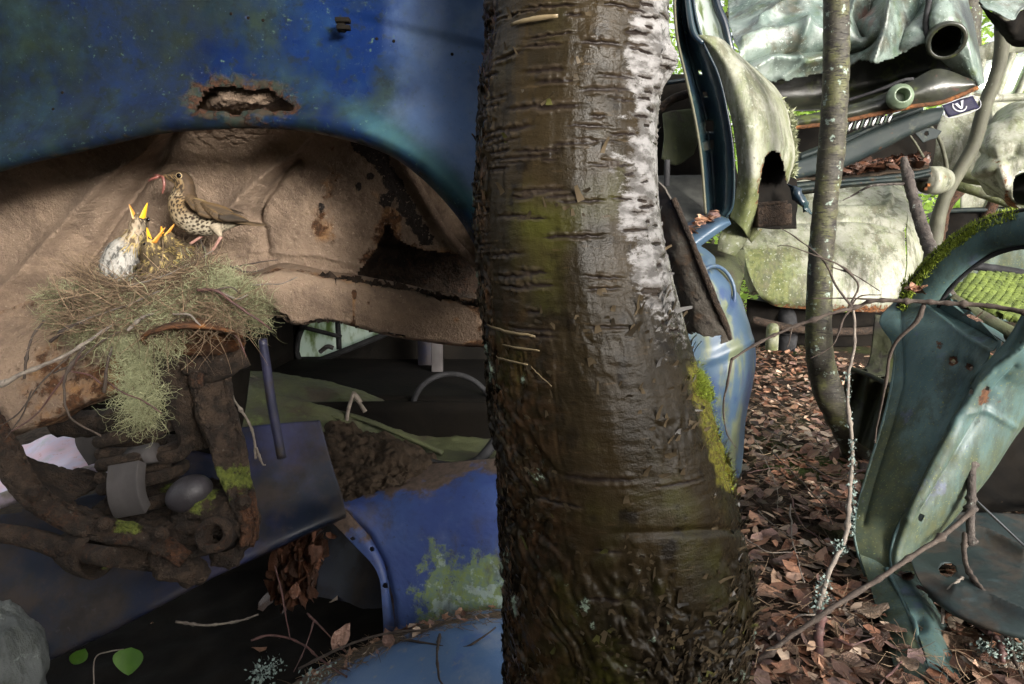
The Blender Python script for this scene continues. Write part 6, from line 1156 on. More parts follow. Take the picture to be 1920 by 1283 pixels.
# sill
skin([[(1225, 460, 2.86), (1290, 420, 2.88), (1330, 400, 2.9), (1366, 405, 2.92)], [(1238, 478, 2.74), (1296, 436, 2.76), (1340, 412, 2.78), (1366, 412, 2.8)], [(1258, 492, 2.68), (1300, 456, 2.70), (1345, 424, 2.72), (1368, 416, 2.76)], [(1260, 508, 2.70), (1302, 470, 2.72), (1346, 436, 2.74), (1370, 420, 2.78)]], 60, 40, 'sill', m_bluef, SD, .003, 10, .004)
VF = []; rr = []
for k in range(40):
    V, F = LEAVES[r.integers(0, 9)]; t = r.random(); c = W(1270 + 75 * t + r.normal(0, 4), 448 - 45 * t + r.normal(0, 4), 2.76 + r.normal(0, .02)); VF.append(((V * r.uniform(.03, .07)) @ rotm(r, .4).T + c + (0, 0, .012), F)); rr.append(np.full(len(V), .5 + .5 * r.random()))
kind(part('leaf_litter', cat(VF), m_leafs, SD, dict(r=np.concatenate(rr))), 'stuff')
# interior: seat side, floor, bars
skin([[(1180, 140, 3.4), (1345, 140, 3.4)], [(1180, 420, 3.4), (1400, 420, 3.4)]], 20, 20, 'cabin_wall', m_black, SD, .02, 4, .01)
skin([[(1242, 215, 3.1), (1265, 208, 3.1), (1300, 205, 3.12)], [(1244, 260, 3.06), (1270, 262, 3.06), (1306, 258, 3.1)], [(1240, 298, 3.04), (1268, 310, 3.04), (1300, 290, 3.08)]], 40, 40, 'seat_shell', m_olive, SD, .015, 8, .01)
skin([[(1150, 332, 3.2), (1320, 330, 3.2)], [(1150, 400, 2.95), (1322, 400, 2.95)], [(1150, 470, 2.86), (1320, 412, 2.88)]], 30, 30, 'cabin_floor', layered('grey_floor_mat', (.05, .05, .045), (.08, .08, .07), 20, [], rough=.9, bump=((200, .5),)), SD, .008, 10, .006)
V, F = tube(WL([(1235, 205, 3.0), (1262, 186, 3.0), (1300, 172, 3.02)]), .018, 8, 20, .15); part('seat_bar', (V, F), m_drust, SD, dict(rust=np.full(len(V), .4), moss=np.zeros(len(V))))
V, F = tube(WL([(1235, 158, 3.1), (1290, 150, 3.1)]), .01, 6, 10); part('rail', (V, F), m_navy, SD)
V, F = tube(WL([(1251, 300, 2.9), (1250, 350, 2.9)]), .012, 10, 20); part('spring', (V, F), m_rubber, SD)
# wheel arch inside with rusty bracket
skin([[(1415, 280, 3.0), (1460, 275, 3.05), (1490, 290, 3.1)], [(1415, 340, 3.02), (1460, 340, 3.1), (1492, 350, 3.15)], [(1412, 425, 3.0), (1450, 430, 3.05), (1490, 430, 3.1)]], 30, 30, 'inner_arch', m_black, SD, .02, 8, .006)
part('axle_bracket', box(W(1445, 405, 2.82), .14, .10, .085, np.array(Matrix.Rotation(-.08, 3, 'Y'))), m_drust, SD, dict(rust=np.full(8, .4), moss=np.full(8, .1)), bevel=.008, smooth=False)
V, F = tube(WL([(1416, 384, 2.78), (1475, 380, 2.78)]), .010, 6, 8); part('bracket_lip', (V, F), m_drust, SD, dict(rust=np.full(len(V), .3), moss=np.zeros(len(V))))
# bin liner caught behind the arch
skin([[(1475, 345, 3.0), (1490, 350, 2.98), (1500, 362, 3.0)], [(1490, 370, 2.98), (1504, 380, 2.95), (1516, 385, 2.98)], [(1505, 400, 2.98), (1512, 398, 2.96), (1524, 404, 2.98)]], 30, 30, 'torn_liner', m_navy, SD, .03, 22, .002)
skin([[(1370, 410, 2.86), (1395, 425, 2.84), (1406, 440, 2.86)], [(1350, 440, 2.86), (1375, 450, 2.84), (1392, 462, 2.86)], [(1345, 470, 2.88), (1362, 475, 2.86), (1376, 480, 2.88)]], 30, 30, 'torn_skirt', m_white, SD, .012, 14, .003, moss=.7, rust=.3)
# ---- support under the sedan
single('metal_sheet', grid(pxpatch([[(1305, 455, 3.05), (1360, 462, 3.0), (1396, 470, 3.0)], [(1318, 500, 2.9), (1362, 510, 2.85), (1394, 516, 2.88)], [(1330, 540, 2.85), (1365, 550, 2.8), (1386, 548, 2.84)], [(1330, 640, 2.9), (1365, 650, 2.85), (1390, 640, 2.9)]], 50, 50)), m_olive, 'green algae-covered sheet folded under the sedan shell', 'metal sheet', thick=.004)
# ================================================================ blue front wing below the sedan
BF = thing('wrecked_car', 'blue streaked front wing with headlamp rim, beside the birch foot', 'car', W(1370, 920, 2.4))
skin([[(1200, 462, 2.62), (1290, 458, 2.66), (1318, 466, 2.66), (1345, 490, 2.7), (1360, 520, 2.8)], [(1200, 520, 2.42), (1290, 505, 2.42), (1330, 508, 2.42), (1372, 535, 2.5), (1388, 560, 2.7)], [(1200, 600, 2.36), (1290, 600, 2.33), (1345, 600, 2.33), (1396, 612, 2.42), (1412, 640, 2.65)],
      [(1200, 690, 2.38), (1290, 690, 2.33), (1345, 690, 2.32), (1392, 690, 2.36), (1414, 690, 2.6)], [(1200, 800, 2.42), (1290, 800, 2.38), (1345, 800, 2.36), (1378, 800, 2.38), (1396, 800, 2.55)], [(1200, 940, 2.46), (1290, 940, 2.42), (1345, 940, 2.4), (1372, 940, 2.4), (1386, 940, 2.5)]], 110, 150, 'front_wing', m_bluef, BF, .005, 7, .003,
     fn=lambda x, y, G: .012 * np.exp(-(dpoly(x, y, [(1300, 680), (1345, 668), (1400, 640)]) / 10) ** 2) - .015 * np.exp(-((np.hypot((x - 1345) / .6, y - 545) - 52) / 7) ** 2))
part('headlamp_rim', ring(W(1345, 545, 2.40), (.5, -.8, .25), .088, .007, 8, 50), m_bluef, BF)
V, F = lathe(W(1345, 545, 2.44), (.5, -.8, .25), [(.001, .02), (.05, .016), (.084, 0)], 32); part('headlamp_cover', (V, F), m_olive, BF)
skin([[(1398, 640, 2.7), (1412, 650, 2.72)], [(1396, 720, 2.68), (1408, 720, 2.7)]], 14, 20, 'rusty_edge', m_rust, BF, .006, 20, .004)
# ---- rusty angled plate leaning against the birch
RP = thing('rusty_plate', 'dark rusty folded metal plate leaning between the birch and the blue wing', 'metal plate', W(1350, 640, 1.75))
rw = [[(1215, 330, 1.62), (1240, 345, 1.58), (1262, 380, 1.56), (1270, 395, 1.58)], [(1225, 440, 1.64), (1262, 450, 1.58), (1298, 462, 1.56), (1306, 470, 1.58)], [(1250, 520, 1.66), (1285, 530, 1.59), (1330, 548, 1.57), (1338, 552, 1.59)], [(1268, 590, 1.68), (1305, 600, 1.60), (1352, 604, 1.58), (1362, 606, 1.6)], [(1285, 650, 1.70), (1320, 655, 1.62), (1362, 640, 1.6), (1372, 636, 1.62)]]
m_plt = layered('grey_brown_flaking_plate', (.085, .075, .062), (.055, .045, .036), 16, [dict(c=(.12, .075, .045), s=24, lo=.52, hi=.68, d=8, amt=.8), dict(c=(.15, .15, .13), s=40, lo=.6, hi=.7, amt=.6), dict(c=(.02, .016, .014), s=50, lo=.58, hi=.68)], rough=.6, bump=((60, .6), (220, .5)), dist=.004)
skin(rw, 70, 140, 'plate', m_plt, RP, .006, 22, .004, 3, moss=lambda x, y, G: .2 + .3 * fbm(G, 10, 2), rust=lambda x, y, G: .35 + .3 * fbm(G, 14, 2), keep=lambda x, y, G: ~((y > 628 + 26 * fbm(G, 34, 3, 2)) & (x < 1350)) & ~(np.hypot((x - 1328), (y - 645)) < 14 + 8 * fbm(G, 50, 2)))
V, F = tube(WL([(1262, 372, 1.55), (1300, 462, 1.55), (1334, 548, 1.56), (1358, 604, 1.575), (1368, 636, 1.6)]), [.007, .007, .008, .008, .006], 8, 70, .3); part('plate_edge', (V, F), m_drust, RP, dict(rust=np.full(len(V), .3), moss=np.zeros(len(V))))
# ================================================================ crumpled car on top
CC = thing('wrecked_car', 'crumpled pale green upturned car front with round headlamp hole, heaped above the boot', 'car', W(1600, 330, 3.9))
def crump(x, y, G):
    fold = lambda poly, w, h: h * np.exp(-dpoly(x, y, poly) / w)
    f = .05 * fbm(G, 2.2, 2, 5) + .010 * fbm(G, 12, 3, 7)
    f = f + fold([(1398, 138), (1440, 118), (1500, 122), (1545, 112)], 14, .09) + fold([(1392, 96), (1430, 82), (1490, 70), (1550, 72)], 18, .08) - fold([(1400, 116), (1450, 100), (1545, 92)], 9, .09)
    f = f - fold([(1585, 96), (1615, 90), (1642, 76), (1650, 68)], 8, .10) + fold([(1640, 118), (1652, 80), (1662, 40), (1690, -10)], 13, .13) - fold([(1618, 60), (1604, 36), (1632, 8)], 8, .09) + fold([(1590, 60), (1600, 20), (1640, -20)], 10, .07) + fold([(1425, 60), (1470, 20), (1540, 0)], 12, .06) - fold([(1690, 90), (1700, 40), (1728, 0)], 10, .06) + fold([(1460, 150), (1480, 130), (1510, 60)], 9, .05) - fold([(1540, 60), (1570, 30), (1580, -20)], 9, .05)
    return f
bt = [(1370, 96), (1384, 112), (1408, 136), (1444, 157), (1482, 153), (1538, 138), (1587, 131), (1613, 116), (1643, 123), (1669, 112), (1736, 82)]
def kc(x, y, G):
    by = np.interp(x, [p[0] for p in bt], [p[1] for p in bt]); return y < by + 5 * fbm(G, 26, 3, 6)
skin([[(1360, -160, 4.6), (1450, -200, 4.6), (1560, -230, 4.6), (1660, -230, 4.5), (1760, -200, 4.4)], [(1366, 10, 4.15), (1450, -60, 4.2), (1560, -90, 4.2), (1660, -90, 4.1), (1756, -60, 4.0)], [(1374, 76, 3.82), (1440, 40, 3.85), (1560, 10, 3.85), (1660, 0, 3.75), (1745, 0, 3.65)], [(1385, 112, 3.66), (1440, 96, 3.66), (1560, 70, 3.66), (1660, 60, 3.55), (1742, 50, 3.5)], [(1402, 170, 3.66), (1450, 170, 3.64), (1560, 160, 3.64), (1660, 140, 3.54), (1745, 110, 3.5)]], 220, 170, 'crumpled_hood', m_pale, CC, .01, 6, .004, 3,
     moss=lambda x, y, G: .35 + .6 * fbm(G, 5, 3, 4), rust=lambda x, y, G: 1.0 * np.exp(-((x - 1625) ** 2 / 32 ** 2 + (y - 30) ** 2 / 40 ** 2)) + .5 * np.clip(1 - np.abs(y - np.interp(x, [p[0] for p in bt], [p[1] for p in bt])) / 5, 0, 1), fn=crump, keep=kc)
# headlamp nacelle
cL = W(1774, 76, 3.42); axl = np.array((-.30, -.86, -.42))
skin([[(1734, 30, 3.62), (1756, -20, 3.6), (1780, -60, 3.7), (1800, -80, 4.0)], [(1738, 80, 3.54), (1752, 32, 3.46), (1786, 2, 3.5), (1812, 0, 3.8)], [(1762, 110, 3.52), (1805, 96, 3.43), (1814, 60, 3.46), (1826, 50, 3.8)], [(1796, 140, 3.52), (1818, 130, 3.44), (1830, 120, 3.48), (1838, 115, 3.8)], [(1822, 164, 3.54), (1830, 162, 3.48), (1842, 158, 3.5), (1846, 156, 3.8)]], 90, 110, 'lamp_nacelle', m_pale, CC, .006, 8, .004, 7, moss=.1, rust=.1, keep=lambda x, y, G: np.hypot((x - 1774) * math.cos(.45) + (y - 76) * math.sin(.45), 1.0 * (-(x - 1774) * math.sin(.45) + (y - 76) * math.cos(.45)) * .72) > 25)
V, F = lathe(cL, axl, [(.068, .02), (.078, .025), (.086, .015), (.082, -.02), (.074, -.10), (.05, -.2), (.001, -.22)], 40); part('headlamp_bucket', (V, F), m_under, CC)
V, F = tube(WL([(1742, 0, 3.5), (1736, 40, 3.5), (1738, 75, 3.5)]), .014, 8, 20, .3); part('lamp_seal', (V, F), m_rubber, CC)
# front valance, with a round tube end
skin([[(1400, 100, 3.85), (1480, 110, 3.9), (1560, 100, 3.9), (1640, 90, 3.85), (1740, 70, 3.7), (1780, 95, 3.64)], [(1400, 190, 3.95), (1480, 190, 3.95), (1560, 180, 3.95), (1640, 165, 3.9), (1740, 140, 3.76), (1800, 130, 3.62)], [(1400, 225, 3.75), (1480, 212, 3.72), (1560, 205, 3.68), (1640, 190, 3.64), (1720, 165, 3.58), (1818, 158, 3.52)]], 90, 60, 'radiator_bay', m_under, CC, .012, 7, .006)
skin([[(1480, 222, 3.62), (1560, 206, 3.58), (1640, 184, 3.54), (1712, 150, 3.5), (1760, 130, 3.47), (1822, 150, 3.46)], [(1480, 232, 3.58), (1560, 218, 3.53), (1640, 198, 3.49), (1712, 176, 3.45), (1760, 160, 3.43), (1828, 158, 3.44)], [(1480, 241, 3.60), (1560, 230, 3.55), (1640, 214, 3.5), (1712, 199, 3.47), (1770, 190, 3.45), (1832, 164, 3.45)]], 110, 50, 'valance', m_under, CC, .006, 10, .004, 4, moss=.3)
V, F = tube(WL([(1480, 241, 3.59), (1560, 231, 3.54), (1640, 215, 3.49), (1712, 200, 3.46), (1770, 191, 3.44), (1832, 165, 3.44)]), .011, 8, 60, .3); part('valance_lip', (V, F), m_rust, CC)
V, F = lathe(W(1691, 179, 3.40), (-.15, -.95, .1), [(.030, -.05), (.031, .010), (.036, .014), (.040, .008), (.056, -.002), (.062, -.02), (.055, -.05), (.001, -.05)], 36); part('tube_end', (V, F), layered('pale_green_enamel', (.13, .17, .115), (.09, .12, .075), 20, [dict(c=RUST_M, s=30, lo=.62, hi=.7)], rough=.4), CC)
V, F = tube(WL([(1590, 188, 3.56), (1640, 172, 3.52), (1690, 152, 3.48), (1712, 148, 3.48)]), .008, 8, 40, .1); part('bonnet_cable', (V, F), m_rubber, CC)
# grille bars
for k in range(6):
    x = 1592 + k * 15; part('grille_bar', box(W(x, 236 - k * 3.2, 3.62), .018, .03, .062, np.array(Matrix.Rotation(.3, 3, 'Y'))), m_chrome, CC, bevel=.004, smooth=False)
# ================================================================ girders and shelf below
GB = thing('wrecked_chassis', 'dark green chassis frame wedged under the crumpled car, leaf litter on its shelf', 'car frame', W(1600, 350, 4.0))
def beam(pts_t, pts_b, Y, dY, name, mat, **k):
    n = len(pts_t); rows = [[(x, y - 3, Y + dY) for x, y in pts_t], [(x, y, Y) for x, y in pts_t], [((a[0] + b[0]) / 2, (a[1] + b[1]) / 2, Y - .015) for a, b in zip(pts_t, pts_b)], [(x, y, Y) for x, y in pts_b], [(x, y + 2, Y + dY) for x, y in pts_b]]
    return skin(rows, 70, 30, name, mat, GB, .004, 9, .006, **k)
m_girder = layered('dark_teal_girder', (.012, .018, .019), (.020, .027, .026), 7, [dict(c=(.06, .065, .045), s=20, lo=.56, hi=.7, amt=.6), dict(c=(.05, .028, .018), s=30, lo=.62, hi=.7)], rough=.6, spec=.15)
beam([(1440, 322), (1500, 300), (1570, 275), (1650, 240), (1730, 212), (1770, 205)], [(1440, 348), (1500, 332), (1570, 315), (1650, 278), (1715, 246), (1760, 228)], 3.75, .12, 'girder', m_girder)
beam([(1500, 292), (1580, 262), (1660, 226), (1730, 200)], [(1500, 298), (1580, 268), (1660, 232), (1730, 206)], 3.72, .1, 'girder', m_girder)
beam([(1440, 352), (1570, 338), (1650, 332), (1700, 326), (1745, 318)], [(1440, 366), (1570, 350), (1650, 342), (1700, 338), (1745, 328)], 3.72, .45, 'shelf_edge', m_girder)
skin([[(1440, 330, 4.6), (1600, 312, 4.6), (1740, 300, 4.6)], [(1440, 350, 3.75), (1600, 334, 3.75), (1742, 316, 3.75)]], 60, 40, 'shelf', m_soil, GB, .04, 6, .01)
skin([[(1420, 230, 4.7), (1600, 220, 4.7), (1760, 215, 4.7)], [(1420, 340, 4.7), (1600, 330, 4.7), (1745, 320, 4.7)]], 20, 20, 'bulkhead', m_black, GB, .03, 4, .01)
skin([[(1440, 362, 3.76), (1600, 345, 3.76), (1740, 332, 3.76)], [(1440, 372, 4.6), (1600, 352, 4.6), (1740, 340, 4.6)]], 20, 20, 'shelf_underside', m_black, GB, .02, 4, .004)
VF = []; rr = []
for k in range(500):
    V, F = LEAVES[r.integers(0, 9)]; t, w_ = r.random(), r.random(); c = W(1445 + 295 * t, 348 - 33 * t - 16 * w_, 3.76 + .8 * w_) + (0, 0, .02 + .02 * r.random()); VF.append(((V * r.uniform(.04, .09)) @ rotm(r, .5).T + c, F)); rr.append(np.full(len(V), .22 * r.random()))
kind(part('leaf_litter', cat(VF), m_leafs, GB, dict(r=np.concatenate(rr))), 'stuff')
G = pxpatch([[(1714, 250, 3.9), (1740, 240, 3.9), (1765, 246, 3.9)], [(1730, 268, 3.9), (1745, 262, 3.9), (1755, 260, 3.9)]], 24, 16); x_, y_ = proj(G); part('bracket', grid(G, np.hypot(x_ - 1736, y_ - 251) > 3), m_girder, GB, thick=.005)
V, F = lathe(W(1741, 338, 4.2), (-.9, -.4, 0), [(.001, .03), (.05, .03), (.06, .02), (.075, .02), (.08, 0), (.085, -.08), (.07, -.14), (.001, -.14)], 28); hub = part('wheel_hub', (V, F), m_white, GB, dict(moss=np.full(len(V), .2), rust=np.full(len(V), .45)))
for k in range(5):
    a_ = k * 1.2566; part('lug', box(W(1741, 338, 4.2) + np.array((-.03, -.03 + .055 * math.cos(a_) * .4, .055 * math.sin(a_))), .02, .02, .02), m_rust, hub, bevel=.003, smooth=False)
# ---- number plate with V emblem
PL = thing('number_plate', 'black plate with a white V in a circle under the crumpled car', 'plate', W(1800, 210, 4.3))
A, B, Cq, Dq = W(1765, 198, 4.3), W(1823, 180, 4.34), W(1834, 206, 4.34), W(1778, 221, 4.3)
ux, uy = (B - A), (Dq - A); nn = np.cross(ux, uy); nn /= np.linalg.norm(nn); nn = nn if nn[1] < 0 else -nn
part('plate', grid(np.array([[A + ux * x + uy * y for x in np.linspace(0, 1, 10)] for y in np.linspace(0, 1, 6)])), m_plate, PL, thick=.004)
bd = np.array([A, B, B + uy, A + uy, A]) + nn * .002; part('border', tube(bd, .0025, 6, 60), m_pwhite, PL)
pt = lambda x, y: A + ux * x + uy * y + nn * .006
t = np.linspace(.4, 3.9, 30); part('circle', tube(np.array([pt(.46 + .20 * math.cos(q), .42 + .42 * math.sin(q)) for q in t]), .005, 6), m_pwhite, PL)
g = np.array([[pt(.34, .18), pt(.44, .18)], [pt(.47, .70), pt(.49, .52)], [pt(.66, .08), pt(.56, .10)]]); part('letter', grid(patch(g, 4, 9)), m_pwhite, PL, thick=.003, smooth=False)
for k in range(7): part('rib', tube(np.array([pt(.04, .12 + k * .13), pt(.97, .12 + k * .13)]) - nn * .004, .0025, 5, 4), m_plate, PL)
# ================================================================ white cars at the right, back
WC = thing('wrecked_car', 'dented off-white car front with torn headlamp opening at the right edge', 'car', W(1880, 400, 4.8))
dent = lambda x, y, G: .04 * fbm(G, 4, 2, 3) - .05 * np.exp(-(dpoly(x, y, [(1838, 290), (1870, 298), (1905, 285)]) / 12) ** 2) + .05 * np.exp(-(dpoly(x, y, [(1842, 322), (1875, 310), (1885, 345)]) / 9) ** 2) + .03 * np.exp(-((x - 1905) ** 2 + (y - 225) ** 2) / 300)
skin([[(1850, 235, 5.3), (1880, 205, 5.3), (1930, 188, 5.2), (2060, 180, 5.0)], [(1836, 262, 5.05), (1862, 235, 4.95), (1920, 225, 4.85), (2060, 220, 4.7)], [(1832, 300, 4.98), (1858, 290, 4.82), (1920, 285, 4.72), (2060, 280, 4.6)], [(1835, 340, 5.0), (1862, 345, 4.84), (1920, 350, 4.74), (2060, 350, 4.6)], [(1848, 366, 5.1), (1872, 376, 4.95), (1920, 396, 4.82), (2060, 400, 4.7)]], 120, 110, 'front_wing', m_white, WC, .008, 6, .004, 3, moss=lambda x, y, G: .15 + .4 * fbm(G, 6, 3) + .4 * np.exp(-((x - 1905) ** 2 + (y - 225) ** 2) / 150), rust=lambda x, y, G: .75 * sst(y, 355, 385) + .7 * np.exp(-(dpoly(x, y, [(1862, 300), (1880, 310), (1892, 380)]) / 8) ** 2), fn=dent, keep=lambda x, y, G: np.hypot(x - 1926, (y - 355) * .75) > 27)
V, F = lathe(W(1924, 354, 4.8), (-.2, -.95, 0), [(.11, .02), (.115, .0), (.10, -.1), (.001, -.18)], 30); part('headlamp_bucket', (V, F), m_under, WC)
WD = thing('wrecked_car', 'off-white car door and sill lying behind the curved sapling', 'car', W(1790, 350, 5.4))
skin([[(1738, 262, 5.5), (1760, 222, 5.45), (1800, 212, 5.4), (1860, 205, 5.35)], [(1736, 285, 5.4), (1758, 270, 5.32), (1800, 265, 5.28), (1860, 262, 5.25)], [(1740, 316, 5.4), (1762, 318, 5.34), (1800, 322, 5.3), (1860, 326, 5.28)], [(1744, 330, 5.5), (1764, 336, 5.46), (1800, 342, 5.42), (1860, 350, 5.4)]], 80, 70, 'door', m_white, WD, .01, 4, .006, 5, moss=lambda x, y, G: .3 + .4 * fbm(G * (1, 1, .2), 8, 3) + .5 * sst(y, 310, 330), rust=.1)
V, F = tube(WL([(1744, 326, 5.36), (1790, 346, 5.3), (1838, 362, 5.24), (1900, 384, 5.15), (1960, 400, 5.1)]), .035, 10, 40, .1); part('sill', (V, F), m_white, WD, dict(moss=np.full(len(V), .9), rust=np.full(len(V), .3)))
part('inner_frame', tube(WL([(1822, 210, 5.5), (1830, 270, 5.5), (1836, 340, 5.5)]), .05, 8, 20, .2), m_black, WD)
# rusty legs / posts and dark low wreck under them
WB = thing('wrecked_car', 'dark low car shell with rusty posts among the bright ferns', 'car', W(1830, 450, 6.0))
for pts in ([(1806, 352, 5.9), (1780, 380, 5.9), (1768, 410, 5.9), (1764, 470, 5.9)], [(1868, 368, 5.9), (1856, 395, 5.9), (1838, 430, 5.9)], [(1920, 385, 5.9), (1900, 395, 5.9), (1945, 380, 5.8)]):
    V, F = tube(WL(pts), .045, 8, 24, .1); part('window_post', (V, F), m_drust, WB, dict(rust=np.full(len(V), .75), moss=np.full(len(V), .2)))
skin([[(1755, 400, 6.1), (1800, 392, 6.0), (1860, 390, 6.0), (1960, 392, 6.0)], [(1750, 440, 5.9), (1800, 435, 5.85), (1860, 435, 5.85), (1960, 435, 5.8)], [(1755, 500, 5.95), (1800, 500, 5.9), (1860, 500, 5.9), (1960, 500, 5.9)]], 50, 40, 'side', m_black, WB, .03, 5, .01)
V, F = tube(WL([(1770, 396, 5.95), (1840, 394, 5.9), (1960, 396, 5.85)]), .02, 6, 20); part('belt_line', (V, F), m_girder, WB)
skin([[(1744, 405, 6.0), (1756, 396, 6.0), (1764, 400, 6.1)], [(1740, 450, 5.95), (1752, 450, 5.9), (1762, 450, 6.0)], [(1745, 490, 6.0), (1755, 490, 6.0), (1765, 490, 6.0)]], 16, 24, 'rear_corner', m_white, WB, .01, 5, .006, moss=.2)
skin([[(1850, 372, 6.3), (1960, 366, 6.3)], [(1840, 394, 6.1), (1960, 396, 6.1)]], 20, 12, 'roof_edge', m_olive, WB, .02, 5, .01)
# van with window frames far right
VN = thing('wrecked_van', 'pale derelict van with window frames beyond the white wreck', 'van', W(1890, 190, 7.0))
V, F = tube(WL([(1820, 112, 7.2), (1860, 96, 7.1), (1960, 70, 7.0), (2060, 60, 6.9)]), .09, 8, 30, .1); part('roof', (V, F), m_white, VN, dict(moss=np.full(len(V), .1), rust=np.full(len(V), .1)))
for (xa, ya, xb, yb) in ((1842, 112, 1822, 170), (1898, 100, 1866, 190), (1945, 95, 1905, 185), (1820, 172, 1806, 195)):
    V, F = tube(WL([(xa, ya, 7.0), ((xa + xb) / 2, (ya + yb) / 2, 7.0), (xb, yb, 7.0)]), .035, 6, 10); part('window_post', (V, F), m_white, VN, dict(moss=np.full(len(V), .2), rust=np.full(len(V), .2)))
V, F = tube(WL([(1806, 190, 7.0), (1860, 186, 7.0), (1980, 178, 6.9)]), .04, 6, 14); part('belt_line', (V, F), m_white, VN, dict(moss=np.full(len(V), .2), rust=np.full(len(V), .2)))
for q in ([(1846, 115), (1894, 104), (1862, 186), (1826, 172)], [(1902, 102), (1942, 97), (1902, 184), (1870, 188)]):
    G = np.array([[W(*q[0], 7.03), W(*q[1], 7.03)], [W(*q[3], 7.03), W(*q[2], 7.03)]]); part('pane', grid(patch(G, 6, 6)), m_glass, VN, thick=.004)
skin([[(1800, 196, 7.0), (1870, 192, 6.95), (1990, 186, 6.9)], [(1800, 260, 7.0), (1870, 258, 6.9), (1990, 255, 6.9)], [(1800, 480, 7.0), (1870, 480, 6.95), (1990, 480, 6.9)]], 40, 40, 'side_panel', m_white, VN, .02, 4, .006, 4, moss=.3, rust=.2)
# corner of a wreck hanging in from the top right
TR = thing('wrecked_car', 'grey corner of a car body poking in at the top right', 'car', W(1890, 90, 3.4))
skin([[(1832, -10, 3.5), (1880, -30, 3.55), (1960, -60, 3.6), (2080, -90, 3.6)], [(1842, 14, 3.42), (1890, 0, 3.45), (1960, -20, 3.5), (2080, -40, 3.5)], [(1866, 24, 3.36), (1900, 38, 3.34), (1930, 12, 3.38), (2080, -10, 3.4)]], 60, 40, 'roof_corner', m_pale, TR, .004, 8, .004, 2)
skin([[(1836, 4, 3.44), (1866, 26, 3.37), (1892, 40, 3.345), (1930, 14, 3.39), (2080, -6, 3.41)], [(1856, 30, 3.5), (1872, 50, 3.46), (1895, 68, 3.44), (1940, 70, 3.48), (2080, 70, 3.5)], [(1864, 30, 3.6), (1880, 58, 3.58), (1900, 82, 3.56), (1950, 90, 3.6), (2080, 96, 3.6)]], 60, 50, 'underside', m_black, TR, .012, 18, .006)
skin([[(1866, 30, 3.55), (1880, 35, 3.5), (1886, 45, 3.5)], [(1870, 58, 3.55), (1880, 56, 3.5), (1882, 50, 3.5)]], 16, 16, 'torn_bracket', m_girder, TR, .01, 20, .005)
# ================================================================ young trees, dead sticks, twigs
m_bark1 = layered('olive_grey_bark', (.019, .016, .011), (.034, .030, .016), 12, [dict(c=(.03, .024, .018), s=18, lo=.52, hi=.66, st=(1, 1, 2.5), amt=.8), dict(c=(.085, .09, .024), s=13, lo=.46, hi=.7, amt=.7), dict(c=(.20, .25, .21), s=30, lo=.60, hi=.66, d=5), dict(c=(.012, .009, .008), s=110, lo=.58, hi=.64, st=(.3, .3, 2.2), d=2, h=-.6), dict(c=(.14, .13, .09), s=130, lo=.62, hi=.7, st=(.3, .3, 2), d=2, amt=.6)], rough=.7, bump=((160, .5),), dist=.003)
m_bark2 = layered('grey_green_bark', (.045, .045, .028), (.07, .07, .045), 9, [dict(c=(.05, .045, .03), s=16, lo=.54, hi=.66), dict(c=(.30, .32, .26), s=30, lo=.66, hi=.72)], rough=.75, bump=((120, .4),), dist=.003)
m_bark3 = layered('flaky_dark_bark', (.035, .026, .022), (.06, .05, .042), 20, [dict(c=(.25, .27, .24), s=40, lo=.62, hi=.69, d=6), dict(c=(.015, .012, .01), s=60, lo=.55, hi=.65, h=-.4)], rough=.85, bump=((90, .8),), dist=.006)
def limb(pts, r, mat, label, cat_, name, n=120, sides=24, rough=.12, seed=0, nz=18, extra=(), group=None):
    P = WL(pts); t = thing(name, label, cat_, P[np.argmin(P[:, 2])], group); V, F = tube(P, r, sides, n, rough, seed, nz=nz); part('trunk', (V, F), mat, t)
    for (q, rr_) in extra: V, F = tube(WL(q), rr_, 10, 40, .15, seed + 5, nz=40); part('branch', (V, F), mat, t)
    return t
SAP = limb([(1640, 930, 2.72), (1622, 870, 2.72), (1600, 820, 2.70), (1572, 770, 2.68), (1548, 720, 2.66), (1536, 650, 2.64), (1536, 560, 2.62), (1540, 470, 2.60), (1548, 380, 2.58), (1560, 270, 2.56), (1567, 150, 2.54), (1568, 40, 2.52), (1570, -80, 2.5), (1580, -300, 2.5), (1600, -700, 2.5)],
     [.078, .072, .066, .062, .056, .050, .047, .045, .043, .046, .044, .043, .042, .04, .035], m_bark1, 'slim grey birch sapling bending up through the middle of the wrecks', 'tree', 'sapling', 260, 32, .10, 3, nz=30)
limb([(1745, 520, 4.6), (1752, 450, 4.6), (1762, 400, 4.6), (1776, 360, 4.6), (1800, 318, 4.6), (1826, 270, 4.6), (1846, 200, 4.58), (1868, 140, 4.56), (1878, 90, 4.55), (1880, 40, 4.55), (1878, -60, 4.5), (1870, -300, 4.5)],
     [.062, .05, .043, .042, .042, .042, .042, .040, .042, .045, .04, .035], m_bark2, 'thin S-curved sapling in front of the off-white wreck', 'tree', 'sapling', 160, 20, .08, 4, extra=[([(1776, 350, 4.58), (1774, 310, 4.55), (1764, 268, 4.52), (1745, 238, 4.5), (1725, 220, 4.48)], [.016, .014, .012, .011, .008]), ([(1770, 345, 4.5), (1735, 345, 4.45), (1742, 320, 4.4), (1720, 275, 4.3), (1703, 250, 4.25)], [.003, .006, .008, .007, .005])])
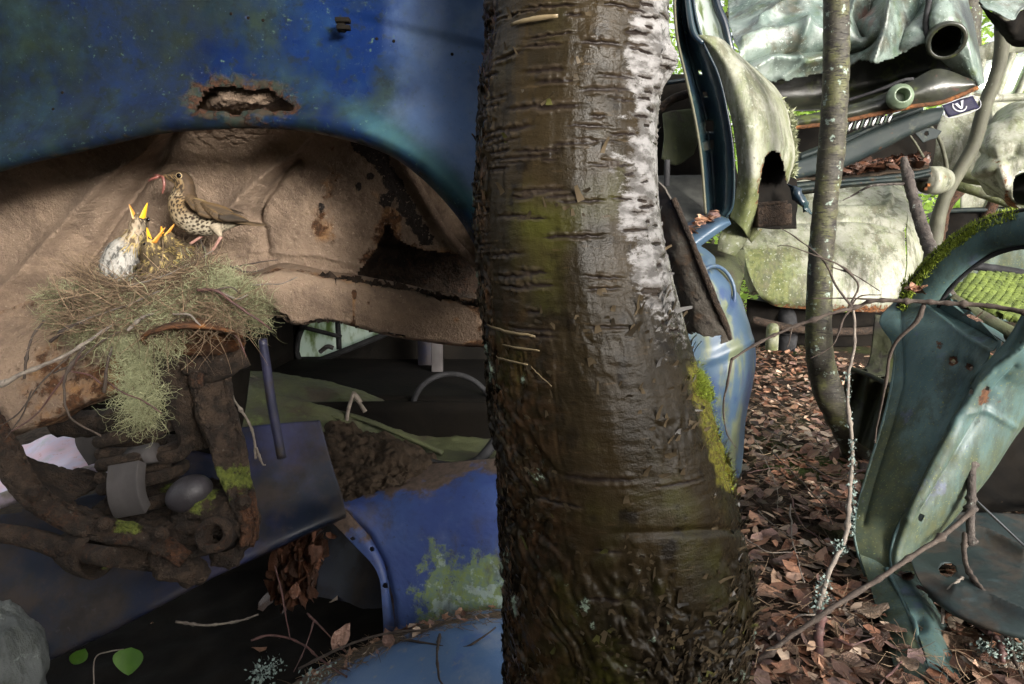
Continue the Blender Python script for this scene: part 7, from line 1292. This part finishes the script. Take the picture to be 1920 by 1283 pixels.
limb([(1694, 296, 2.95), (1702, 330, 2.92), (1712, 370, 2.86), (1722, 405, 2.8), (1734, 440, 2.72), (1748, 478, 2.6), (1762, 510, 2.48), (1778, 556, 2.3)], [.012, .022, .021, .024, .024, .024, .025, .022], m_bark3, 'broken dark stick with lichen leaning on the teal roof pillar', 'stick', 'dead_branch', 110, 18, .25, 6, nz=40, extra=[([(1700, 345, 2.9), (1660, 346, 2.9), (1630, 350, 2.9), (1600, 366, 2.95), (1580, 376, 2.95)], [.006, .005, .005, .004, .002])])
# far thick trunk
limb([(1805, 260, 9), (1808, 120, 9), (1812, 40, 9), (1818, -100, 9), (1820, -600, 9)], [.2, .17, .16, .15, .12], m_bark1, 'rough grey forest trunk behind the crumpled car', 'tree', 'tree', 60, 24, .15, 8, nz=12)
def stick(pts, r0, r1, mat, label, name='fallen_twig', side=(), lichen=(), group=None, seed=0, kn=10):
    P = WL(pts); t = thing(name, label, 'twig', P[np.argmin(P[:, 2])], group); n = max(30, len(pts) * 14); D = curve_even(P, n); D = D + .0025 * np.stack([fbm(D, 26, 2, seed + s) for s in range(3)], 1)
    V, F = tube(D, np.linspace(r0, r1, n), 8, None, .15, seed, nz=120, knots=kn); part('stem', (V, F), mat, t)
    for k, (q, a_, b_) in enumerate(side):
        Q = curve_even(WL(q), 26); Q = Q + .002 * np.stack([fbm(Q, 30, 2, seed + k + s) for s in range(3)], 1); V, F = tube(Q, np.linspace(a_, b_, 26), 6, None, .15, seed + k, knots=4); part('side_twig', (V, F), mat, t)
    if len(lichen):
        C = np.concatenate([np.array([W(x, y, Yd)]) + np.random.default_rng(seed + i).normal(0, sp_, (nn_, 3)) for i, (x, y, Yd, sp_, nn_) in enumerate(lichen)]); o = part('lichen', crusts(C, .0042, seed), m_flich, t, smooth=False); kind(o, 'stuff')
    return t
def crusts(C, s, seed):
    r = np.random.default_rng(seed); n = len(C); u = r.normal(0, 1, (n, 3)); u /= np.linalg.norm(u, axis=1, keepdims=True); v = np.cross(u, r.normal(0, 1, (n, 3))); v /= np.linalg.norm(v, axis=1, keepdims=True); k = (s * r.uniform(.4, 1.3, n))[:, None]
    V = np.stack([C - u * k, C - v * k * .7, C + u * k, C + v * k * .7], 1).reshape(-1, 3); return V, np.arange(n)[:, None] * 4 + np.arange(4)[None]
stick([(1372, 674, 1.75), (1420, 645, 1.75), (1490, 612, 1.74), (1560, 588, 1.72), (1610, 575, 1.72), (1640, 564, 1.70), (1720, 566, 1.66), (1800, 570, 1.62), (1870, 576, 1.58), (1920, 586, 1.54), (2000, 600, 1.5)], .0030, .0065, m_twig, 'long thin dead branch crossing horizontally in front of the teal car', 'dead_branch',
      side=[([(1372, 674, 1.75), (1364, 720, 1.76), (1356, 760, 1.78), (1362, 810, 1.8), (1380, 840, 1.8)], .0035, .0015), ([(1733, 568, 1.66), (1722, 600, 1.66), (1690, 630, 1.68), (1670, 660, 1.7), (1660, 720, 1.72), (1648, 780, 1.75), (1640, 830, 1.78)], .0055, .0016), ([(1600, 578, 1.72), (1570, 540, 1.72), (1545, 490, 1.74), (1500, 450, 1.76), (1464, 428, 1.78)], .0032, .001), ([(1590, 578, 1.72), (1610, 540, 1.72), (1600, 520, 1.72), (1570, 495, 1.72), (1480, 462, 1.74), (1458, 462, 1.76)], .0028, .001), ([(1560, 500, 1.73), (1600, 515, 1.72), (1650, 546, 1.7)], .002, .001), ([(1600, 576, 1.72), (1580, 600, 1.72), (1566, 640, 1.72), (1545, 660, 1.73), (1518, 672, 1.74)], .003, .001), ([(1484, 616, 1.74), (1480, 640, 1.74), (1476, 652, 1.74)], .0018, .0008), ([(1720, 566, 1.66), (1600, 560, 1.72), (1522, 560, 1.74)], .004, .0012), ([(1592, 580, 1.72), (1612, 556, 1.72), (1652, 552, 1.7)], .002, .001)], seed=3, kn=26)
stick([(1418, 1242, 1.38), (1480, 1195, 1.40), (1560, 1140, 1.44), (1640, 1090, 1.50), (1700, 1050, 1.54), (1760, 1010, 1.58), (1824, 958, 1.64)], .0052, .0062, m_twig, 'straight brown stick propped diagonally across the teal sill', 'fallen_stick', side=[([(1588, 1122, 1.46), (1582, 1138, 1.46), (1578, 1142, 1.46)], .004, .002)], seed=5, kn=14)
r = np.random.default_rng(77)
stick([(1600, 560, 2.0), (1602, 640, 2.0), (1592, 700, 1.98), (1590, 760, 1.96), (1598, 840, 1.9), (1596, 900, 1.85), (1588, 990, 1.76), (1578, 1026, 1.72), (1560, 1060, 1.68), (1545, 1105, 1.62), (1530, 1160, 1.55)], .004, .007, m_twigg, 'upright lichen-crusted twig standing beside the teal wheel arch', 'dead_twig', lichen=[(1575 + 2 * i, y, Yd, .008, nn_) for i, (y, Yd, nn_) in enumerate(((1026, 1.72, 130), (1030, 1.72, 90)))] + [(1598, 830 + 14 * i, 1.9 - .01 * i, .006, 26) for i in range(13)] + [(1545 - 3 * i, 1090 + 14 * i, 1.64 - .018 * i, .009, 60) for i in range(6)] + [(1590, 700 + 14 * i, 1.97, .006, 14) for i in range(8)], seed=6)
stick([(1808, 1000, 1.72), (1812, 1060, 1.62), (1850, 1120, 1.52), (1880, 1180, 1.45), (1905, 1240, 1.38), (1925, 1290, 1.34)], .0065, .004, m_twig, 'bent brown twig in the bottom right corner over the floor pan', lichen=[(1898, 1222, 1.40, .014, 150), (1862, 1228, 1.40, .012, 120), (1855, 1165, 1.46, .007, 40), (1845, 1215, 1.42, .01, 70), (1910, 1205, 1.40, .012, 80)], side=[([(1920, 1205, 1.40), (1890, 1222, 1.40), (1850, 1230, 1.40)], .003, .001), ([(1856, 1140, 1.48), (1860, 1180, 1.44), (1858, 1225, 1.4)], .0025, .001)], seed=8)
stick([(1720, 1098, 1.62), (1770, 1130, 1.55), (1820, 1165, 1.48), (1870, 1200, 1.42), (1880, 1240, 1.38)], .004, .006, m_twigr, 'reddish twig lying right of the broken teal sill', seed=9)
stick([(1767, 1170, 1.5), (1770, 1130, 1.52), (1780, 1102, 1.54), (1806, 1083, 1.56)], .0035, .0025, m_twigg, 'short pale forked twig standing beside the teal sill', seed=10)
stick([(1820, 850, 1.82), (1822, 900, 1.78), (1820, 960, 1.74), (1820, 1022, 1.70)], .012, .010, m_bark3, 'vertical grey stick hanging behind the teal door jamb', 'dead_branch', seed=11)
stick([(1910, 740, 1.86), (1880, 780, 1.86), (1850, 820, 1.86), (1826, 850, 1.84)], .016, .010, m_bark2, 'curved bark-covered root along the back of the teal jamb', 'root', seed=12)
stick([(1540, 1150, 1.5), (1534, 1200, 1.44), (1538, 1250, 1.38), (1542, 1300, 1.34)], .010, .011, m_twigr, 'short thick red-brown stick lying in the leaves at the bottom', 'fallen_stick', seed=13)
gtw = [([(1450, 860), (1500, 910), (1540, 950), (1560, 990)], .003), ([(1482, 950), (1486, 1010), (1500, 1060), (1510, 1090)], .003), ([(1400, 890), (1440, 888), (1480, 890)], .002), ([(1420, 800), (1470, 830), (1560, 860)], .002), ([(1400, 1010), (1440, 1030), (1500, 1035)], .002), ([(1480, 930), (1500, 980), (1540, 1010)], .0035), ([(1500, 780), (1480, 830), (1470, 880)], .0018), ([(1440, 1190), (1500, 1150), (1560, 1150)], .0028), ([(1570, 1190), (1600, 1200), (1640, 1190)], .003), ([(1440, 700), (1500, 720), (1560, 750)], .0025), ([(1430, 740), (1470, 760), (1500, 800)], .002), ([(1600, 890), (1640, 885), (1620, 900)], .004), ([(1510, 880), (1570, 905), (1600, 880)], .003), ([(1420, 960), (1470, 1000), (1490, 1010)], .002), ([(1780, 1260), (1840, 1240), (1920, 1270)], .004), ([(1690, 1230), (1660, 1260), (1640, 1290)], .003), ([(1850, 870), (1890, 900), (1930, 930)], .003), ([(1460, 760), (1520, 790), (1580, 800)], .0018), ([(1410, 830), (1450, 905), (1460, 960)], .0018)]
def yground(px, py):
    a_ = PITCH + math.atan((py - 641.5) / F_PX); return (CAM_Z - .045) / math.tan(a_)
names = ['lower', 'upper']
TWL = ['brown forked twig slanting down from the sapling foot', 'pale crooked twig lying upright in the middle of the litter', 'short reddish twig touching the birch foot moss', 'brown twig running from the birch to the lichen twig', 'pale twig beside the smooth band of the birch', 'reddish twig under the crossing of two twigs in the litter', 'thin brown twig standing near the blue wing', 'pale twig just above the diagonal stick', 'reddish twig between diagonal stick and teal sill', 'brown twig nearest the boot car', 'pale twig beside the lower edge of the blue wing', 'thick reddish twig at the sapling root', 'brown bowed twig left of the sapling root', 'pale short twig beside the birch bulge', 'reddish twig left of the broken sill end', 'brown twig between blue wing and sapling bend', 'pale twig running along the right side of the birch']
for i, (pts, rad) in enumerate(gtw[:14] + gtw[15:16] + gtw[17:]):
    P = WL([(x, y, yground(x, y)) for x, y in pts]); P[:, 2] = np.array([float(gz(p[0], p[1])) for p in P]) + .03; n = 34; D = curve_even(P, n); D = D + .006 * np.stack([fbm(D, 20, 2, i + s) for s in range(3)], 1); D[:, 2] += .006
    single('fallen_twig', tube(D, np.linspace(rad, rad * .5, n), 6, None, .2, i, knots=5), (m_twig, m_twigg, m_twigr)[i % 3], TWL[i], 'twig', group='twigs on the leaf litter')
# twigs, needles and lichen on the blue fender, bottom centre
stick([(560, 1255, 1.34), (640, 1215, 1.36), (720, 1190, 1.38), (800, 1180, 1.39), (850, 1158, 1.40)], .003, .002, m_twig, 'thin dark twig along the edge of the light blue fender', side=[([(760, 1200, 1.37), (820, 1210, 1.33), (860, 1215, 1.31), (890, 1205, 1.31), (930, 1176, 1.33)], .0025, .0015), ([(825, 1190, 1.36), (820, 1230, 1.27), (822, 1270, 1.22), (828, 1283, 1.2)], .003, .002)], seed=21)
stick([(470, 1202, 1.38), (510, 1192, 1.40), (560, 1205, 1.40), (620, 1250, 1.36), (650, 1270, 1.32)], .0025, .0018, m_twigr, 'curved red-brown twig at the left end of the light blue fender', side=[([(575, 1150, 1.42), (600, 1175, 1.42), (650, 1225, 1.38)], .002, .001), ([(590, 1160, 1.42), (570, 1220, 1.38), (550, 1260, 1.34)], .002, .001), ([(515, 1060, 1.5), (530, 1120, 1.46), (545, 1200, 1.4)], .0018, .0014)], lichen=[(490, 1262, 1.30, .012, 110), (510, 1250, 1.31, .012, 60), (600, 1265, 1.31, .016, 60)], seed=22)
stick([(330, 1165, 1.45), (380, 1172, 1.45), (430, 1168, 1.46), (485, 1152, 1.47)], .003, .002, m_twigg, 'pale arched twig in the dark under the blue wing panel', 'dead_twig', seed=23)
stick([(480, 860, 1.42), (470, 800, 1.42), (440, 750, 1.42), (428, 700, 1.42)], .003, .0018, m_twigg, 'crooked pale twig hanging left of the blue strip', 'dead_twig', side=[([(480, 840, 1.42), (492, 870, 1.42), (498, 872, 1.42)], .003, .0015)], seed=24)
hx, hy, HG = HOODG; rn = np.random.default_rng(4); C = []
sel = np.argwhere((hx > 480) & (hx < 940) & (np.abs(hy - np.interp(hx, [420, 545, 650, 765, 880, 1000], [1376, 1306, 1246, 1194, 1162, 1158])) < 16)); n = 420; pk = sel[rn.integers(0, len(sel), n)]; S = HG[pk[:, 0], pk[:, 1]] + (0, -.01, .012)
P = wander(rn, S, rn.normal(0, 1, (n, 3)) * (1, .6, .25), n, 5, rn.uniform(.004, .011, n), .08); V, F = strands(P, rn.uniform(.0004, .0009, n)); kind(part('pine_needle', (V, F), m_grass, FH, None), 'stuff') if False else None
o = part('pine_needle', (V - OFF[FH.name], F), m_grass, None, dict(r=np.repeat(rn.random(n) * .8, 15))); o.parent = FH; kind(o, 'stuff')
it = []; rr = []
for k in range(60):
    V, F = LEAVES[rn.integers(0, 9)]; p = sel[rn.integers(0, len(sel))]; it.append(((V * rn.uniform(.01, .03)) @ rotm(rn, .6).T + HG[p[0], p[1]] + (0, -.01, .015) - OFF[FH.name], F)); rr.append(np.full(len(V), rn.random()))
o = part('leaf_crumb', cat(it), m_leafs, None, dict(r=np.concatenate(rr))); o.parent = FH; kind(o, 'stuff')
def bigleaf(name, x, y, Y, s, rz, rx, label):
    V, F = leafmesh(int(x), 0); R = np.array(Matrix.Rotation(rz, 3, 'Y') @ Matrix.Rotation(rx, 3, 'X')); return single(name, ((V * s) @ R.T + W(x, y, Y), F), m_leafo, label, 'leaf')
bigleaf('dead_leaf', 640, 1195, 1.40, .06, .6, 1.1, 'big curled grey-brown dead leaf beside the cobalt door seam')
bigleaf('dead_leaf', 728, 1196, 1.39, .045, -.4, 1.0, 'small pale dead leaf at the foot of the cobalt body side')
bigleaf('dead_leaf', 552, 1108, 1.52, .04, .2, 1.3, 'single orange-brown leaf on a stalk in the dark wheel cavity')
# leaves caught on the teal car
for (x, y, Y, lab) in ((1715, 548, 2.02, 'crisp brown leaf pile where the dark stick meets the teal pillar'), (1812, 596, 1.92, 'curled tan leaf resting on the teal window ledge'), (1836, 606, 1.90, 'dark folded leaf resting on the teal window ledge'), (1880, 412, 1.97, 'brown leaf caught on the mossy drip rail'), (1700, 1085, 1.66, 'rust coloured leaf in the crook of the teal sill')):
    it = []
    for k in range(9 if x == 1715 else 2):
        V, F = LEAVES[rn.integers(0, 9)]; it.append(((V * rn.uniform(.03, .06)) @ rotm(rn, .5).T + W(x + rn.normal(0, 10 if x == 1715 else 3), y + rn.normal(0, 3), Y) + (0, 0, .01), F))
    single('dead_leaf', cat(it), m_leafo, lab, 'leaf')
# small mossy stub post
single('marker_post', lathe(W(1447, 650, 4.4), (0, 0, 1), [(.04, -.02), (.04, .10), (.038, .13), (.025, .15), (.001, .155)], 20), m_white, 'stubby pale green post standing in the leaves before the boot', 'post', attrs=dict(moss=np.full(100, .8), rust=np.zeros(100)))
# ================================================================ forest behind
_m = MT('sunlit_leaf', .5); _c = _m.mix(_m.attr('r'), (.16, .28, .04), (.34, .50, .10)); _m.set(_m.b.inputs['Base Color'], _c)
tr = _m.n('ShaderNodeBsdfTranslucent'); _m.set(tr.inputs[0], _m.mix(_m.attr('r'), (.34, .55, .07), (.60, .78, .18))); ms = _m.n('ShaderNodeMixShader'); ms.inputs[0].default_value = .5
_m.t.links.new(_m.b.outputs[0], ms.inputs[1]); _m.t.links.new(tr.outputs[0], ms.inputs[2]); _m.t.links.new(ms.outputs[0], _m.t.nodes['Material Output'].inputs[0]); m_fol = _m.m
def leaves(C, s, seed, flat=.6):
    r = np.random.default_rng(seed); n = len(C); u = r.normal(0, 1, (n, 3)) * (1, 1, flat); u /= np.linalg.norm(u, axis=1, keepdims=True); v = np.cross(u, r.normal(0, 1, (n, 3)) * (.5, .5, 1) + (0, 0, .8)); v /= np.linalg.norm(v, axis=1, keepdims=True) + 1e-9; k = (s * r.uniform(.6, 1.4, n))[:, None]
    V = np.stack([C - u * k, C - v * k * .5, C + u * k, C + v * k * .5], 1).reshape(-1, 3); return (V, np.arange(n)[:, None] * 4 + np.arange(4)[None]), np.repeat(r.random(n), 4)
def tree(x, y, h, seed, label, lo=.5, n=4200, tr_r=.14, ls=.06):
    r = np.random.default_rng(seed); g0 = float(gz(np.array(x), np.array(y))); t = thing('tree', label, 'tree', (x, y, g0), 'forest trees behind the wrecks')
    P = np.array([(x, y, g0 - .2), (x + r.normal(0, .1), y, g0 + h * .3), (x + r.normal(0, .2), y, g0 + h * .65), (x + r.normal(0, .3), y, g0 + h)]); part('trunk', tube(P, [tr_r, tr_r * .85, tr_r * .5, .02], 12, 40, .15, seed), m_bark1, t)
    C = []
    for k in range(26):
        z = g0 + h * r.uniform(lo / h if lo > 1 else lo, 1.02); a_ = r.uniform(0, 6.28); L = h * .26 * r.uniform(.5, 1.1); b = np.array((x, y, z - .2)); e = b + (math.cos(a_) * L, math.sin(a_) * L, L * r.uniform(-.1, .35))
        part('branch', tube(np.array([b, (b + e) / 2 + (0, 0, .08), e]), [.03, .018, .004], 5, 10), m_bark1, t)
        m = n // 26; w = r.random(m) ** .7; C.append(b + (e - b) * w[:, None] + r.normal(0, 1, (m, 3)) * (.32, .32, .16))
    VF, rr = leaves(np.concatenate(C), ls, seed); kind(part('crown', VF, m_fol, t, dict(r=rr), smooth=False), 'stuff') if False else part('crown', VF, m_fol, t, dict(r=rr), smooth=False)
    return t
TL = ['young birch with light crown just left of the boot car', 'leafy tree filling the gap beside the sedan roof', 'bright green tree behind the crumpled hood', 'tall leafy tree behind the headlamp hole', 'leafy tree above the derelict van', 'green tree at the far right edge behind the van', 'distant tree behind the birch trunk', 'distant tree between sedan and crumpled car', 'distant tree beyond the ferns', 'leafy tree far behind the lower blue wreck']
for i, (x, y, h, lo) in enumerate(((3.2, 12, 7, .15), (3.9, 9.5, 6, .2), (5.6, 13, 8, .12), (8.2, 12, 8, .12), (7.4, 10.2, 6.5, .12), (10.5, 13, 8, .1), (1.0, 13, 8, .12), (5.0, 17, 10, .1), (9.0, 18, 10, .1), (-3.0, 11, 7, .15))): tree(x, y, h, 40 + i, TL[i], lo)
# undergrowth: ferns and seedlings as one mass
r = np.random.default_rng(55); n = 22000; x = r.uniform(-6, 16, n); y = 6.2 + 14 * r.random(n) ** 1.4; z = gz(x, y) + r.random(n) ** 1.2 * (.38 + .25 * (y > 9)); VF, rr = leaves(np.stack([x, y, z], 1), .055, 56, .35)
kind(part('undergrowth', VF, m_fol, None, dict(r=rr), smooth=False), 'stuff')
n = 36000; x = r.uniform(-12, 24, n); y = 17 + 9 * r.random(n); z = r.random(n) ** .8 * 9.5 * (.6 + .4 * np.sin(x * .9) ** 2); VF, rr = leaves(np.stack([x, y, z], 1), .11, 57, .6)
kind(part('far_woodland', VF, m_fol, None, dict(r=rr), smooth=False), 'stuff')

# ================================================================ unseen growth, added to shade the foreground and darken reflections
_m = MT('shade_thicket_leaf', .6); m_dfol = _m.done(_m.mix(_m.attr('r'), (.03, .055, .015), (.06, .10, .025)))
def shade_thicket(label, x0, x1, y0, y1, z0, z1, n, seed, name='shade_bush'):
    r = np.random.default_rng(seed); xc, yc = (x0 + x1) / 2, (y0 + y1) / 2; t = thing(name, label, 'shade_bush' if name == 'shade_bush' else 'tree', (xc, yc, 0))
    for k in range(14):
        a = np.array((xc + r.uniform(-.3, .3) * (x1 - x0), yc, 0)); b = np.array((r.uniform(x0, x1), r.uniform(y0, y1), r.uniform(.6, 1) * z1)); part('stem', tube(np.array([a, (a + b) / 2 + r.normal(0, .05, 3), b]), [.02, .014, .004], 6, 14), m_bark3, t)
    C = np.stack([r.uniform(x0, x1, n), r.uniform(y0, y1, n), r.uniform(z0, z1, n)], 1) + r.normal(0, .05, (n, 3)); VF, rr = leaves(C, .05 if name == 'shade_bush' else .075, seed, .8); part('foliage', VF, m_dfol, t, dict(r=rr), smooth=False)
shade_thicket('low dark hazel bush added behind the viewer to shade the lower left', .10, 1.50, -1.7, -1.2, .05, 1.25, 6000, 71)
shade_thicket('taller hazel bush added behind the viewer on the right to shade the cowl', 1.50, 2.30, -1.7, -1.2, .05, 1.46, 4500, 72)
shade_thicket('spruce bough added above the viewer to shade the fender', -.15, .68, -1.7, -1.2, 1.68, 3.8, 6000, 73, 'shade_spruce')
shade_thicket('tall dark spruce added behind the viewer to darken reflections', -1.6, .1, -3.2, -2.4, .3, 5.5, 9000, 74, 'shade_spruce')
shade_thicket('broad dark spruce added behind the viewer on the left to darken reflections', -4.2, -1.6, -2.8, -2.0, .3, 5.0, 9000, 75, 'shade_spruce')
# loose needles and stalks over the litter
rn = np.random.default_rng(99); n = 2600; xx, yy = rn.uniform(.3, 1.9, n), 1.1 + 2.6 * rn.random(n) ** 1.4; S = np.stack([xx, yy, gz(xx, yy) + rn.uniform(.02, .05, n)], 1)
P = wander(rn, S, rn.normal(0, 1, (n, 3)) * (1, 1, .2), n, 5, rn.uniform(.006, .022, n), .12); V, F = strands(P, rn.uniform(.0005, .0013, n)); kind(part('stalk_litter', (V, F), m_grass, ground, dict(r=np.repeat(rn.random(n), 15))), 'stuff')
